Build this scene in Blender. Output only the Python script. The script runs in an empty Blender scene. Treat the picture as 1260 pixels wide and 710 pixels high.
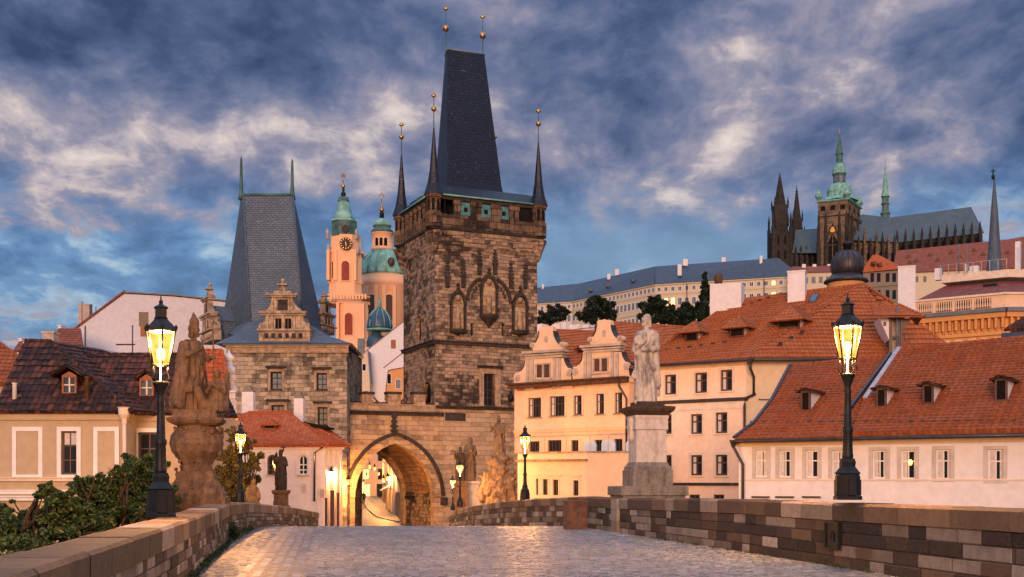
import bpy, bmesh, math, random
import numpy as np
from mathutils import Vector, Matrix, noise as mnoise
R = math.radians
SC = bpy.context.scene
COL = SC.collection
# ------------------------------------------------------------ camera
F, CX, HY, EZ = 1400.0, 630.0, 592.0, 1.35      # focal length in photo pixels, principal column, horizon row, eye height
cam_d = bpy.data.cameras.new('camera'); cam = bpy.data.objects.new('camera', cam_d); COL.objects.link(cam)
cam.location = (0, 0, EZ); cam.rotation_euler = (R(90), 0, 0)
cam_d.sensor_width = 36; cam_d.lens = 36*F/1260; cam_d.shift_y = (HY-355)/1260
cam_d.clip_start = 0.1; cam_d.clip_end = 6000
SC.camera = cam
# ------------------------------------------------------------ exposure
SC.view_settings.view_transform = 'Standard'; SC.view_settings.look = 'None'
SC.view_settings.gamma = 1; SC.view_settings.use_curve_mapping = False
SC.view_settings.exposure = 1.0
try:
    SC.cycles.use_denoising = True; SC.cycles.max_bounces = 5; SC.cycles.transparent_max_bounces = 8
    SC.cycles.sample_clamp_indirect = 4.0
except Exception: pass
# ------------------------------------------------------------ sun (low, behind the camera, veiled by cloud)
SUN_EL, SUN_DIR = 10.0, Vector((-0.12, -1.0, 0)).normalized()
sd = bpy.data.lights.new('sun', 'SUN'); sd.energy = 1.5; sd.angle = R(24); sd.color = (1.0, 0.55, 0.34)
sun = bpy.data.objects.new('sun', sd); COL.objects.link(sun)
sv = SUN_DIR*math.cos(R(SUN_EL)) + Vector((0, 0, math.sin(R(SUN_EL))))
sun.rotation_euler = sv.to_track_quat('Z', 'Y').to_euler(); sun.location = (20, -60, 60)

def S(r, g, b):
    f = lambda c: (c/255/12.92) if c <= 10 else ((c/255+.055)/1.055)**2.4
    return (f(r), f(g), f(b), 1)

# ------------------------------------------------------------ node helper
class NT:
    def __init__(s, tree): s.t = tree; s.t.nodes.clear()
    def n(s, typ, ins=None, **props):
        nd = s.t.nodes.new(typ)
        for k, v in props.items(): setattr(nd, k, v)
        for k, v in (ins or {}).items(): s.set(nd, k, v)
        return nd
    def set(s, nd, k, v):
        sock = nd.inputs[k]
        if hasattr(v, 'is_output'): s.t.links.new(v, sock)
        elif hasattr(v, 'outputs'): s.t.links.new(v.outputs[0], sock)
        else:
            if isinstance(v, (tuple, list)) and sock.type == 'RGBA' and len(v) == 3: v = (*v, 1)
            sock.default_value = v
    def m(s, op, a, b=0.0, c=None, clamp=False):
        ins = {0: a, 1: b}
        if c is not None: ins[2] = c
        return s.n('ShaderNodeMath', ins, operation=op, use_clamp=clamp).outputs[0]
    def mix(s, f, a, b, blend='MIX'):
        nd = s.n('ShaderNodeMix', None, data_type='RGBA', blend_type=blend)
        s.set(nd, 0, f); s.set(nd, 6, a); s.set(nd, 7, b)
        return nd.outputs[2]
    def ramp(s, f, stops, interp='LINEAR'):
        nd = s.n('ShaderNodeValToRGB', {0: f}); cr = nd.color_ramp; cr.interpolation = interp
        while len(cr.elements) < len(stops): cr.elements.new(0.5)
        for e, (p, c) in zip(cr.elements, stops):
            e.position = p; e.color = c if len(c) == 4 else (*c, 1)
        return nd.outputs[0]
    def sm(s, x, lo, hi):
        return s.n('ShaderNodeMapRange', {0: x, 1: lo, 2: hi, 3: 0.0, 4: 1.0}, interpolation_type='SMOOTHSTEP').outputs[0]
    def noise(s, vec, scale, detail=4, rough=.55, dist=0, dims='3D'):
        return s.n('ShaderNodeTexNoise', {'Vector': vec, 'Scale': scale, 'Detail': detail, 'Roughness': rough, 'Distortion': dist}, noise_dimensions=dims).outputs[0]

# ------------------------------------------------------------ sky: Nishita air with a broken deck of dusk cloud
w = bpy.data.worlds.new('World'); SC.world = w; w.use_nodes = True
T = NT(w.node_tree)
sky = T.n('ShaderNodeTexSky', None, sky_type='NISHITA'); sky.sun_disc = False
sky.sun_elevation = R(SUN_EL); sky.sun_rotation = math.atan2(SUN_DIR.x, SUN_DIR.y)
tc = T.n('ShaderNodeTexCoord').outputs['Generated']
sx = T.n('ShaderNodeSeparateXYZ', {0: tc})
X, Y, Z = sx.outputs
hor = T.m('SQRT', T.m('ADD', T.m('MULTIPLY', X, X), T.m('MULTIPLY', Y, Y)))
az = T.m('ARCTAN2', X, Y); el = T.m('DIVIDE', Z, T.m('MAXIMUM', hor, 1e-4))
den = T.m('ADD', T.m('MAXIMUM', Z, 0.0), 0.30)
pv = T.n('ShaderNodeCombineXYZ', {0: T.m('DIVIDE', X, den), 1: T.m('MULTIPLY', T.m('DIVIDE', Y, den), .8), 2: 0.0}).outputs[0]
def gauss(px, py, wx, wy, amp):
    a0 = math.atan((px-CX)/F); b0 = (HY-py)/F*math.cos(a0)
    da = T.m('DIVIDE', T.m('SUBTRACT', az, a0), wx/F); db = T.m('DIVIDE', T.m('SUBTRACT', el, b0), wy/F)
    return T.m('MULTIPLY', T.m('EXPONENT', T.m('MULTIPLY', T.m('ADD', T.m('MULTIPLY', da, da), T.m('MULTIPLY', db, db)), -1.0)), amp)
wob = T.n('ShaderNodeVectorMath', {0: pv, 1: T.n('ShaderNodeVectorMath', {0: T.n('ShaderNodeTexNoise', {'Vector': pv, 'Scale': 4.0, 'Detail': 3}).outputs[1], 1: (.10, .10, 0)}, operation='MULTIPLY').outputs[0]}, operation='ADD').outputs[0]
n1 = T.noise(wob, 2.9, 7, .50, 0); n2 = T.noise(wob, 8.5, 9, .58, 0); n3 = T.noise(pv, 2.0, 6, .52, .1); n4 = T.noise(wob, 19, 7, .62, 0)
bil = T.m('ABSOLUTE', T.m('SUBTRACT', T.m('MULTIPLY', T.noise(wob, 4.5, 6, .55, 0), 2.0), 1.0))
bias = 0.0
for g in ((310, 160, 270, 60, .062), (40, 215, 160, 50, .052), (150, 275, 150, 30, .045), (885, 120, 60, 70, .15), (890, 195, 90, 28, .05), (500, 165, 80, 50, .05), (720, 215, 90, 60, .05), (1110, 95, 110, 35, .04), (980, 50, 110, 28, .06),
          (110, 50, 260, 65, -.11), (440, 30, 150, 40, -.05), (1170, 40, 150, 45, -.08), (700, 60, 110, 50, -.03), (1040, 150, 100, 40, -.02), (230, 335, 220, 40, -.09), (790, 80, 50, 50, -.04), (620, 20, 100, 20, .04),
          (820, 330, 260, 40, -.05), (1160, 185, 120, 16, .06), (340, 225, 110, 26, .06), (745, 265, 90, 20, .05)):
    bias = T.m('ADD', gauss(*g), bias)
m_ = T.m('ADD', T.m('ADD', T.m('ADD', T.m('MULTIPLY', n1, .52), T.m('ADD', T.m('MULTIPLY', n2, .42), T.m('MULTIPLY', n4, .16))), T.m('MULTIPLY', T.m('SUBTRACT', bil, .22), .16)), bias)
cl = T.ramp(m_, [(.395, S(56, 72, 106)), (.475, S(80, 96, 132)), (.55, S(112, 120, 150)), (.61, S(150, 146, 164)), (.67, S(206, 192, 190)), (.745, S(246, 232, 218))])
# lower, the deck opens on deep blue air with pale streaks
low = T.m('SUBTRACT', 1.0, T.sm(el, .19, .29))
gapn = T.m('ADD', T.m('MULTIPLY', n3, .45), T.m('MULTIPLY', n2, .55))
blue = T.ramp(gapn, [(.38, S(36, 74, 128)), (.47, S(56, 104, 164)), (.54, S(98, 144, 196)), (.60, S(176, 200, 222))])
gap = T.m('MULTIPLY', low, T.m('SUBTRACT', 1.0, T.sm(m_, .52, .63)))
cloudcol = T.mix(T.m('MULTIPLY', gap, .9), cl, blue)
cloudcol = T.mix(gauss(800, 315, 220, 60, .72), cloudcol, S(122, 150, 182))
b1 = T.n('ShaderNodeBackground', {0: sky.outputs[0], 1: 0.05})
# unseen sky overhead brightened to add cool light on road and roofs
top_ = T.m('ADD', .54, T.m('MULTIPLY', T.sm(el, .50, .95), .75))
b2 = T.n('ShaderNodeBackground', {0: T.mix(T.sm(el, .5, .9), cloudcol, T.mix(.5, cloudcol, S(170, 190, 220))), 1: top_})
clear = T.m('MULTIPLY', gap, .25)
mx = T.n('ShaderNodeMixShader', {0: clear, 1: b2, 2: b1})
T.n('ShaderNodeOutputWorld', {0: mx})

# ------------------------------------------------------------ pixel geometry
def W(px, py, D): return Vector(((px-CX)/F*D, D, EZ+(HY-py)/F*D))
def XY(px, D): return ((px-CX)/F*D, D)
def ZZ(py, D): return EZ+(HY-py)/F*D
class Fr:
    """a vertical plane: origin on column px at distance D, u running right at angle ang"""
    def __init__(s, px, D, ang, o=None):
        s.o = Vector((*(XY(px, D) if o is None else o[:2]), 0)); a = R(ang); s.ang = ang
        s.t = Vector((math.cos(a), math.sin(a), 0)); s.n = Vector((math.sin(a), -math.cos(a), 0))
    def u(s, px):
        k = (px-CX)/F
        return (k*s.o.y-s.o.x)/(s.t.x-k*s.t.y)
    def z(s, px, py):
        y = s.o.y+s.u(px)*s.t.y
        return EZ+(HY-py)/F*y
    def uz(s, px, py): return (s.u(px), s.z(px, py))
    def rect(s, x0, y0, x1, y1):
        xm = (x0+x1)/2
        return s.u(x0), s.u(x1), s.z(xm, y1), s.z(xm, y0)
    def p(s, u, z, d=0): return s.o+s.t*u+s.n*d+Vector((0, 0, z))
    def off(s, d): return Fr(0, 0, s.ang, s.o+s.n*d)
class Pl:
    def __init__(s, p, n): s.p = Vector(p); s.n = Vector(n).normalized()
    def at(s, px, py):
        r = Vector(((px-CX)/F, 1, (HY-py)/F)); c = Vector((0, 0, EZ))
        return c+r*((s.p-c).dot(s.n)/r.dot(s.n))
    def zat(s, x, y): return s.p.z-((x-s.p.x)*s.n.x+(y-s.p.y)*s.n.y)/s.n.z
def roofpl(fr, z, pitch, over=.3): return Pl(fr.p(0, z, over), Vector((0, 0, math.cos(R(pitch))))+fr.n*math.sin(R(pitch)))

# ------------------------------------------------------------ mesh builder
WL = {}
def tag(o, label=None, cat=None, group=None, kind=None):
    if label: o['label'] = label
    if cat: o['category'] = cat
    if group: o['group'] = group
    if kind: o['kind'] = kind
    return o
def thing(name, label, cat, loc=(0, 0, 0), group=None):
    o = bpy.data.objects.new(name, None); COL.objects.link(o); o.location = loc; o.empty_display_size = .3
    WL[o.name] = Vector(loc)
    return tag(o, label, cat, group)
class MB:
    rr = random.Random(77)
    def __init__(s): s.v = []; s.f = []; s.mi = []; s.sm = []; s.c = []; s.cur = 0; s.col = None
    def add(s, vs, fs, smooth=False):
        b = len(s.v); s.v += [tuple(v) for v in vs]
        for f in fs: s.f.append(tuple(i+b for i in f)); s.mi.append(s.cur); s.sm.append(smooth); s.c.append(s.col)
        return s
    def m(s, i): s.cur = i; return s
    def face(s, *pts): return s.add(pts, [tuple(range(len(pts)))])
    def hexa(s, p):   # 8 pts: bottom ring 0-3, top ring 4-7
        return s.add(p, [(3, 2, 1, 0), (4, 5, 6, 7), (0, 1, 5, 4), (1, 2, 6, 5), (2, 3, 7, 6), (3, 0, 4, 7)])
    def fb(s, fr, u0, u1, z0, z1, d0, d1):   # box in a facade frame (d1 outer)
        P = fr.p
        return s.hexa([P(u0, z0, d1), P(u1, z0, d1), P(u1, z0, d0), P(u0, z0, d0), P(u0, z1, d1), P(u1, z1, d1), P(u1, z1, d0), P(u0, z1, d0)])
    def box(s, x0, x1, y0, y1, z0, z1):
        return s.hexa([(x0, y0, z0), (x1, y0, z0), (x1, y1, z0), (x0, y1, z0), (x0, y0, z1), (x1, y0, z1), (x1, y1, z1), (x0, y1, z1)])
    def prism(s, pts, ext):
        n = len(pts); pts = [Vector(p) for p in pts]; e = Vector(ext)
        s.add(pts+[p+e for p in pts], [tuple(range(n)), tuple(range(2*n-1, n-1, -1))]+[(i, i+n, (i+1) % n+n, (i+1) % n) for i in range(n)])
        return s
    def fp(s, fr, uz, d0, d1):               # polygon in a facade frame, extruded from d1 (outer) back to d0
        return s.prism([fr.p(u, z, d1) for u, z in uz], fr.n*(d0-d1))
    def slab(s, pts, th=.15):
        pts = [Vector(p) for p in pts]; n = Vector((0, 0, 0))
        for i in range(len(pts)): n += (pts[i]-pts[0]).cross(pts[(i+1) % len(pts)]-pts[0])
        n.normalize()
        if n.z < 0: n = -n
        return s.prism(pts, -n*th)
    def tiled(s, pts, course=.32, lift=.05, th=.15):
        """a roof pitch laid in real overlapping courses"""
        pts = [Vector(p) for p in pts]; n = Vector((0, 0, 0))
        for i in range(1, len(pts)-1): n += (pts[i]-pts[0]).cross(pts[i+1]-pts[0])
        n.normalize()
        if n.z < 0: n = -n
        s.slab(pts, th)
        t = Vector((-n.y, n.x, 0)).normalized(); up = n.cross(t)
        if up.z < 0: up = -up
        vs = [p.dot(up) for p in pts]; v0, v1 = min(vs), max(vs)
        def clip(poly, lim, sign):
            out = []
            for i in range(len(poly)):
                a, b = poly[i], poly[(i+1) % len(poly)]; da = (a.dot(up)-lim)*sign; db = (b.dot(up)-lim)*sign
                if da >= 0: out.append(a)
                if (da > 0) != (db > 0) and abs(da-db) > 1e-9: out.append(a+(b-a)*(da/(da-db)))
            return out
        def clipt(poly, lim, sign, ax):
            out = []
            for i in range(len(poly)):
                a, b = poly[i], poly[(i+1) % len(poly)]; da = (a.dot(ax)-lim)*sign; db = (b.dot(ax)-lim)*sign
                if da >= 0: out.append(a)
                if (da > 0) != (db > 0) and abs(da-db) > 1e-9: out.append(a+(b-a)*(da/(da-db)))
            return out
        v = v0
        while v < v1-.02:
            poly = clip(clip(pts, v, 1), min(v+course, v1), -1)
            if len(poly) >= 3:
                ts = [p.dot(t) for p in poly]; ta, tb = min(ts), max(ts); cut = ta
                while cut < tb-.02:           # laid in short runs that never sit quite level
                    nx = min(tb, cut+s.rr.uniform(.7, 1.7)*3.2*course)
                    pc = clipt(clipt(poly, cut, 1, t), nx, -1, t); k1, k2 = s.rr.uniform(.65, 1.35), s.rr.uniform(-.006, .006)
                    if len(pc) >= 3:
                        q = [p+n*(.010+k2+lift*k1*(1-min(1, max(0, (p.dot(up)-v)/course)))) for p in pc]
                        s.add(q, [tuple(range(len(q)))])
                        low = [(p, a) for p, a in zip(pc, q) if p.dot(up) < v+1e-4]
                        if len(low) >= 2:
                            low.sort(key=lambda e: e[0].dot(t)); a, b = low[0], low[-1]
                            s.add([a[0], b[0], b[1], a[1]], [(0, 1, 2, 3)])
                    cut = nx
            v += course
        return s
    def lathe(s, prof, c, seg=16, smooth=True, ph=0, sx=1, sy=1):
        c = Vector(c); vs = []; fs = []
        for r, z in prof:
            for k in range(seg):
                a = 2*math.pi*(k+ph)/seg; vs.append((c.x+r*sx*math.cos(a), c.y+r*sy*math.sin(a), c.z+z))
        for i in range(len(prof)-1):
            for k in range(seg):
                k2 = (k+1) % seg; fs.append((i*seg+k, i*seg+k2, (i+1)*seg+k2, (i+1)*seg+k))
        fs.append(tuple(range(seg-1, -1, -1))); fs.append(tuple((len(prof)-1)*seg+k for k in range(seg)))
        return s.add(vs, fs, smooth)
    def ball(s, c, r, seg=12, sz=1):
        return s.lathe([(max(.001, r*math.sin(math.pi*i/8)), -r*sz*math.cos(math.pi*i/8)) for i in range(9)], c, seg)
    def tube(s, pts, r, seg=8, r2=None):
        pts = [Vector(p) for p in pts]; vs = []; fs = []; N = len(pts)
        for i, p in enumerate(pts):
            d = (pts[min(i+1, N-1)]-pts[max(i-1, 0)]).normalized()
            a = d.cross(Vector((0, 0, 1)) if abs(d.z) < .9 else Vector((1, 0, 0))).normalized(); b = d.cross(a)
            rr = r if r2 is None else r+(r2-r)*i/(N-1)
            for k in range(seg):
                th = 2*math.pi*k/seg; vs.append(p+(a*math.cos(th)+b*math.sin(th))*rr)
        for i in range(N-1):
            for k in range(seg): k2 = (k+1) % seg; fs.append((i*seg+k, i*seg+k2, (i+1)*seg+k2, (i+1)*seg+k))
        fs.append(tuple(range(seg-1, -1, -1))); fs.append(tuple((N-1)*seg+k for k in range(seg)))
        return s.add(vs, fs, True)
    def frustum(s, lo, hi):
        return s.hexa(list(lo)+list(hi))
    def loops(s, rings, cap=True):
        n = len(rings[0]); vs = [p for r_ in rings for p in r_]; fs = []
        for i in range(len(rings)-1):
            for k in range(n): k2 = (k+1) % n; fs.append((i*n+k, i*n+k2, (i+1)*n+k2, (i+1)*n+k))
        if cap: fs.append(tuple(range(n-1, -1, -1))); fs.append(tuple((len(rings)-1)*n+k for k in range(n)))
        return s.add(vs, fs)
    def build(s, name, mat, parent=None, base=None, fix=True):
        me = bpy.data.meshes.new(name)
        if parent is not None: L = WL[parent.name]
        elif base is not None: L = Vector(base)
        else:
            a = np.array(s.v); L = Vector(((a[:, 0].min()+a[:, 0].max())/2, (a[:, 1].min()+a[:, 1].max())/2, a[:, 2].min()))
        V = [(v[0]-L.x, v[1]-L.y, v[2]-L.z) for v in s.v]
        me.from_pydata(V, [], s.f)
        mats = mat if isinstance(mat, (list, tuple)) else [mat]
        for m in mats: me.materials.append(m)
        me.polygons.foreach_set('material_index', s.mi); me.polygons.foreach_set('use_smooth', s.sm)
        if fix:
            bm = bmesh.new(); bm.from_mesh(me); bmesh.ops.recalc_face_normals(bm, faces=bm.faces[:]); bm.to_mesh(me); bm.free()
        me.update()
        uv = me.uv_layers.new(name='UVMap').data; buf = np.zeros(len(me.loops)*2)
        for p in me.polygons:
            n = p.normal
            if abs(n.z) > .96: t = (1, 0, 0); b = (0, 1, 0)
            else:
                q = math.hypot(n.x, n.y); t = (-n.y/q, n.x/q, 0); b = (n.y*t[2]-n.z*t[1], n.z*t[0]-n.x*t[2], n.x*t[1]-n.y*t[0])
            for li in p.loop_indices:
                v = s.v[me.loops[li].vertex_index]
                buf[2*li] = v[0]*t[0]+v[1]*t[1]; buf[2*li+1] = v[0]*b[0]+v[1]*b[1]+v[2]*b[2]
        uv.foreach_set('uv', buf)
        if any(c is not None for c in s.c):
            ca = me.color_attributes.new('Col', 'FLOAT_COLOR', 'CORNER'); cb = np.ones(len(me.loops)*4)
            for p in me.polygons:
                c = s.c[p.index] or (1, 1, 1)
                for li in p.loop_indices: cb[4*li:4*li+3] = c[:3]
            ca.data.foreach_set('color', cb)
        o = bpy.data.objects.new(name, me); COL.objects.link(o)
        if parent is not None: o.parent = parent; WL[o.name] = L
        else: o.location = L; WL[o.name] = L
        return o
def copy_tree(o, parent=None):
    c = o.copy(); COL.objects.link(c)
    if parent is not None: c.parent = parent
    for ch in list(o.children): copy_tree(ch, c)
    return c
def place(root, loc, rz=0, sc=1, label=None):
    c = copy_tree(root); c.location = loc; c.rotation_euler = (0, 0, rz); c.scale = (sc, sc, sc); WL[c.name] = Vector(loc)
    if label: c['label'] = label
    return c
def grid_mesh(name, verts, quads, mat, smooth=False, parent=None, rnd=None):
    me = bpy.data.meshes.new(name); verts = np.asarray(verts, 'f'); quads = np.asarray(quads, 'i')
    me.vertices.add(len(verts)); me.vertices.foreach_set('co', verts.ravel())
    k = quads.shape[1]
    me.loops.add(quads.size); me.loops.foreach_set('vertex_index', quads.ravel())
    me.polygons.add(len(quads)); me.polygons.foreach_set('loop_start', np.arange(len(quads), dtype='i')*k)
    me.polygons.foreach_set('use_smooth', np.full(len(quads), smooth))
    me.materials.append(mat); me.update(calc_edges=True); me.validate()
    o = bpy.data.objects.new(name, me); COL.objects.link(o)
    if parent is not None: o.parent = parent
    return o

# ------------------------------------------------------------ materials
def mk(name):
    m = bpy.data.materials.new(name); m.use_nodes = True; return m, NT(m.node_tree)
def fin(t, col, rough=.8, bump=None, bd=.02, bs=1.0, metal=0, spec=.3, emit=None, es=0, sub=None):
    ins = {'Base Color': col, 'Roughness': rough, 'Metallic': metal, 'Specular IOR Level': spec}
    if emit is not None: ins['Emission Color'] = emit; ins['Emission Strength'] = es
    p = t.n('ShaderNodeBsdfPrincipled', ins)
    if bump is not None: t.set(p, 'Normal', t.n('ShaderNodeBump', {'Height': bump, 'Distance': bd, 'Strength': bs}))
    t.n('ShaderNodeOutputMaterial', {0: p})
def pos(t): return t.n('ShaderNodeNewGeometry').outputs['Position']
def plain(name, col, rough=.6, metal=0, var=.12, sc=3.0, spec=.4, bump=.0):
    m, t = mk(name); n = t.noise(pos(t), sc, 5, .6)
    c = t.mix(t.sm(n, .3, .7), tuple(x*(1-var) for x in col[:3])+(1,), tuple(min(1, x*(1+var)) for x in col[:3])+(1,))
    fin(t, c, rough, n if bump else None, bump or .01, 1, metal, spec); return m
def plaster(name, col, stain=.42, dirt=(.30, .24, .19), sc=.35):
    m, t = mk(name); P = pos(t)
    a = t.noise(P, sc, 6, .62); b = t.noise(P, 2.6, 5, .65); f = t.noise(P, 14, 4, .6)
    st = t.n('ShaderNodeVectorMath', {0: P, 1: (1.6, 1.6, .16)}, operation='MULTIPLY').outputs[0]
    streak = t.noise(st, 1.3, 6, .65)
    k = t.m('MULTIPLY', t.sm(t.m('ADD', t.m('MULTIPLY', a, .6), t.m('MULTIPLY', streak, .4)), .48, .72), stain)
    c = t.mix(k, t.mix(t.sm(b, .25, .75), tuple(x*.90 for x in col[:3])+(1,), tuple(min(1, x*1.06) for x in col[:3])+(1,)), (col[0]*dirt[0]*2, col[1]*dirt[1]*2, col[2]*dirt[2]*2, 1))
    fin(t, c, .9, t.m('ADD', t.m('MULTIPLY', b, .4), t.m('MULTIPLY', f, .2)), .02, .6, 0, .2); return m
def blocks(name, c1, c2, mortar, bw=.62, bh=.36, stain=.6, dark=(.03, .025, .022, 1), bias=0, sc=.28, mort=.018, spots=.5, warp=1.0):
    m, t = mk(name); P = pos(t); uv = t.n('ShaderNodeUVMap').outputs[0]
    wv = t.n('ShaderNodeVectorMath', {0: uv, 1: t.n('ShaderNodeVectorMath', {0: t.n('ShaderNodeTexNoise', {'Vector': P, 'Scale': .8}).outputs[1], 1: (.26*warp, .16*warp, 0)}, operation='MULTIPLY').outputs[0]}, operation='ADD').outputs[0]
    br = t.n('ShaderNodeTexBrick', {'Vector': wv, 'Color1': c1, 'Color2': c2, 'Mortar': mortar, 'Scale': 1.0, 'Mortar Size': mort, 'Mortar Smooth': .3, 'Bias': bias, 'Brick Width': bw, 'Row Height': bh})
    br2 = t.n('ShaderNodeTexBrick', {'Vector': wv, 'Color1': (0, 0, 0, 1), 'Color2': (1, 1, 1, 1), 'Mortar': (.5, .5, .5, 1), 'Scale': 1.0, 'Mortar Size': 0.0, 'Bias': 0, 'Brick Width': bw, 'Row Height': bh}, offset_frequency=2, squash=1.0)
    a = t.noise(P, sc, 7, .66, .4); b = t.noise(P, 3.2, 6, .65); f = t.noise(P, 11, 4, .6)
    sv_ = t.n('ShaderNodeVectorMath', {0: P, 1: (1.2, 1.2, .22)}, operation='MULTIPLY').outputs[0]
    streak = t.noise(sv_, 1.0, 6, .68)
    # whole blocks blackened at random, more where the wall is weathered
    pick = t.m('ADD', t.m('MULTIPLY', br2.outputs[0], .20), t.m('ADD', t.m('MULTIPLY', a, .95), t.m('MULTIPLY', b, .40)))
    kblk = t.m('MULTIPLY', t.sm(pick, .70, .98), spots)
    c = t.mix(kblk, br.outputs[0], tuple(x*.9 for x in dark[:3])+(1,))
    k = t.m('MULTIPLY', t.sm(t.m('ADD', t.m('MULTIPLY', a, .5), t.m('MULTIPLY', streak, .5)), .47, .68), stain)
    c = t.mix(k, c, dark)
    c = t.mix(t.m('MULTIPLY', t.sm(b, .3, .75), .5), c, t.mix(.5, c, (.02, .017, .015, 1)))
    h = t.m('ADD', t.m('MULTIPLY', br.outputs[1], -.8), t.m('ADD', t.m('MULTIPLY', b, .7), t.m('MULTIPLY', f, .3)))
    fin(t, c, .92, h, .05, 1, 0, .15); return m
def tiles(name, c1, c2, c3, course=.32, colw=.24, dirt=.42, barrel=.5, moss=None):
    m, t = mk(name); P = pos(t); uv = t.n('ShaderNodeSeparateXYZ', {0: t.n('ShaderNodeUVMap').outputs[0]})
    V = t.m('DIVIDE', uv.outputs[1], course); row = t.m('FLOOR', V)
    U = t.m('DIVIDE', uv.outputs[0], colw); cidx = t.m('FLOOR', U); fu = t.m('FRACT', U); fv = t.m('FRACT', V)
    wn = t.n('ShaderNodeTexWhiteNoise', {'Vector': t.n('ShaderNodeCombineXYZ', {0: cidx, 1: row, 2: 0.0}).outputs[0]}, noise_dimensions='2D').outputs[0]
    a = t.noise(P, .45, 6, .65); b = t.noise(P, 4, 5, .6)
    c = t.ramp(t.m('ADD', t.m('MULTIPLY', wn, .6), t.m('MULTIPLY', a, .4)), [(.2, c1), (.5, c2), (.82, c3)])
    c = t.mix(t.m('MULTIPLY', t.sm(t.m('ADD', t.m('MULTIPLY', a, .6), t.m('MULTIPLY', b, .4)), .46, .70), dirt), c, (.045, .028, .024, 1))
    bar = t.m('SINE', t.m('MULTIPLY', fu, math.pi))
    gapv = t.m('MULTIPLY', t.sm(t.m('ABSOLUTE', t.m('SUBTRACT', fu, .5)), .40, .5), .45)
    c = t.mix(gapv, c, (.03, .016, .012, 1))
    h = t.m('ADD', t.m('MULTIPLY', bar, barrel), t.m('MULTIPLY', b, .35))
    fin(t, c, .78, h, .06, 1, 0, .25); return m
def slate(name, c1, c2, bw=.34, bh=.22, rough=.5, light=None):
    m, t = mk(name); P = pos(t); uv = t.n('ShaderNodeUVMap').outputs[0]
    br = t.n('ShaderNodeTexBrick', {'Vector': uv, 'Color1': c1, 'Color2': c2, 'Mortar': tuple(x*.45 for x in c1[:3])+(1,), 'Scale': 1.0, 'Mortar Size': .022, 'Mortar Smooth': .2, 'Brick Width': bw, 'Row Height': bh})
    a = t.noise(P, .5, 6, .65); b = t.noise(P, 5, 4, .7)
    c = t.mix(t.m('MULTIPLY', t.sm(a, .4, .7), .35), br.outputs[0], tuple(x*.5 for x in c1[:3])+(1,))
    if light: c = t.mix(t.m('MULTIPLY', t.sm(t.noise(P, 3.4, 3, .8), .62, .70), .75), c, light)
    r = t.m('ADD', rough-.12, t.m('MULTIPLY', b, .3))
    fin(t, c, r, t.m('ADD', t.m('MULTIPLY', br.outputs[1], -.8), t.m('MULTIPLY', b, .5)), .03, 1, 0, .4); return m
def vcol(name, rough=.85, stain=.5):
    m, t = mk(name); P = pos(t); at = t.n('ShaderNodeVertexColor', layer_name='Col').outputs[0]
    a = t.noise(P, 1.1, 6, .68); b = t.noise(P, 7, 6, .66); f = t.noise(P, 30, 5, .65)
    c = t.mix(t.m('MULTIPLY', t.sm(a, .42, .68), stain), at, t.mix(.65, at, (.018, .015, .014, 1)))
    c = t.mix(t.m('MULTIPLY', t.sm(b, .35, .7), .55), c, t.mix(.5, c, (.02, .016, .013, 1)))
    c = t.mix(t.m('MULTIPLY', t.sm(f, .56, .72), .35), c, t.mix(.5, c, (.5, .45, .38, 1)))
    fin(t, c, rough, t.m('ADD', t.m('MULTIPLY', b, 1.0), t.m('MULTIPLY', f, .6)), .02, 1, 0, .3); return m
def statue_mat(name, c1, c2, dark):
    m, t = mk(name); P = pos(t); ge = t.n('ShaderNodeNewGeometry')
    Ps = t.n('ShaderNodeVectorMath', {0: P, 1: (1.6, 1.6, .55)}, operation='MULTIPLY').outputs[0]
    a = t.noise(Ps, 2.6, 8, .72, .3); b = t.noise(P, 9, 6, .66)
    c = t.mix(t.sm(b, .3, .7), c1, c2)
    c = t.mix(t.m('MULTIPLY', t.sm(a, .44, .70), .8), c, dark)
    fin(t, c, .9, b, .015, .9, 0, .2); return m
def glass(name, col=(.02, .022, .028, 1), rough=.06, spec=.12):
    m, t = mk(name); n = t.noise(pos(t), 1.6, 3)
    fin(t, t.mix(n, tuple(x*.6 for x in col[:3])+(1,), col), rough, n, .01, .15, 0, spec); return m
def emis(name, col, st, base=(.8, .6, .3, 1)):
    m, t = mk(name); n = t.noise(pos(t), 5, 3)
    fin(t, base, .4, None, 0, 0, 0, .3, t.mix(n, col, tuple(x*.7 for x in col[:3])+(1,)), st); return m
def leafm(name, cols, trans=.25):
    m, t = mk(name); g = t.n('ShaderNodeNewGeometry')
    c = t.ramp(g.outputs['Random Per Island'], [(i/(len(cols)-1), c) for i, c in enumerate(cols)])
    c = t.mix(t.m('MULTIPLY', t.sm(t.noise(g.outputs['Position'], 1.7, 4), .35, .65), .5), c, t.mix(.5, c, (.01, .02, .008, 1)))
    p = t.n('ShaderNodeBsdfPrincipled', {'Base Color': c, 'Roughness': .55, 'Specular IOR Level': .3})
    tr = t.n('ShaderNodeBsdfTranslucent', {0: c})
    t.n('ShaderNodeOutputMaterial', {0: t.n('ShaderNodeMixShader', {0: trans, 1: p, 2: tr})}); return m

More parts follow.
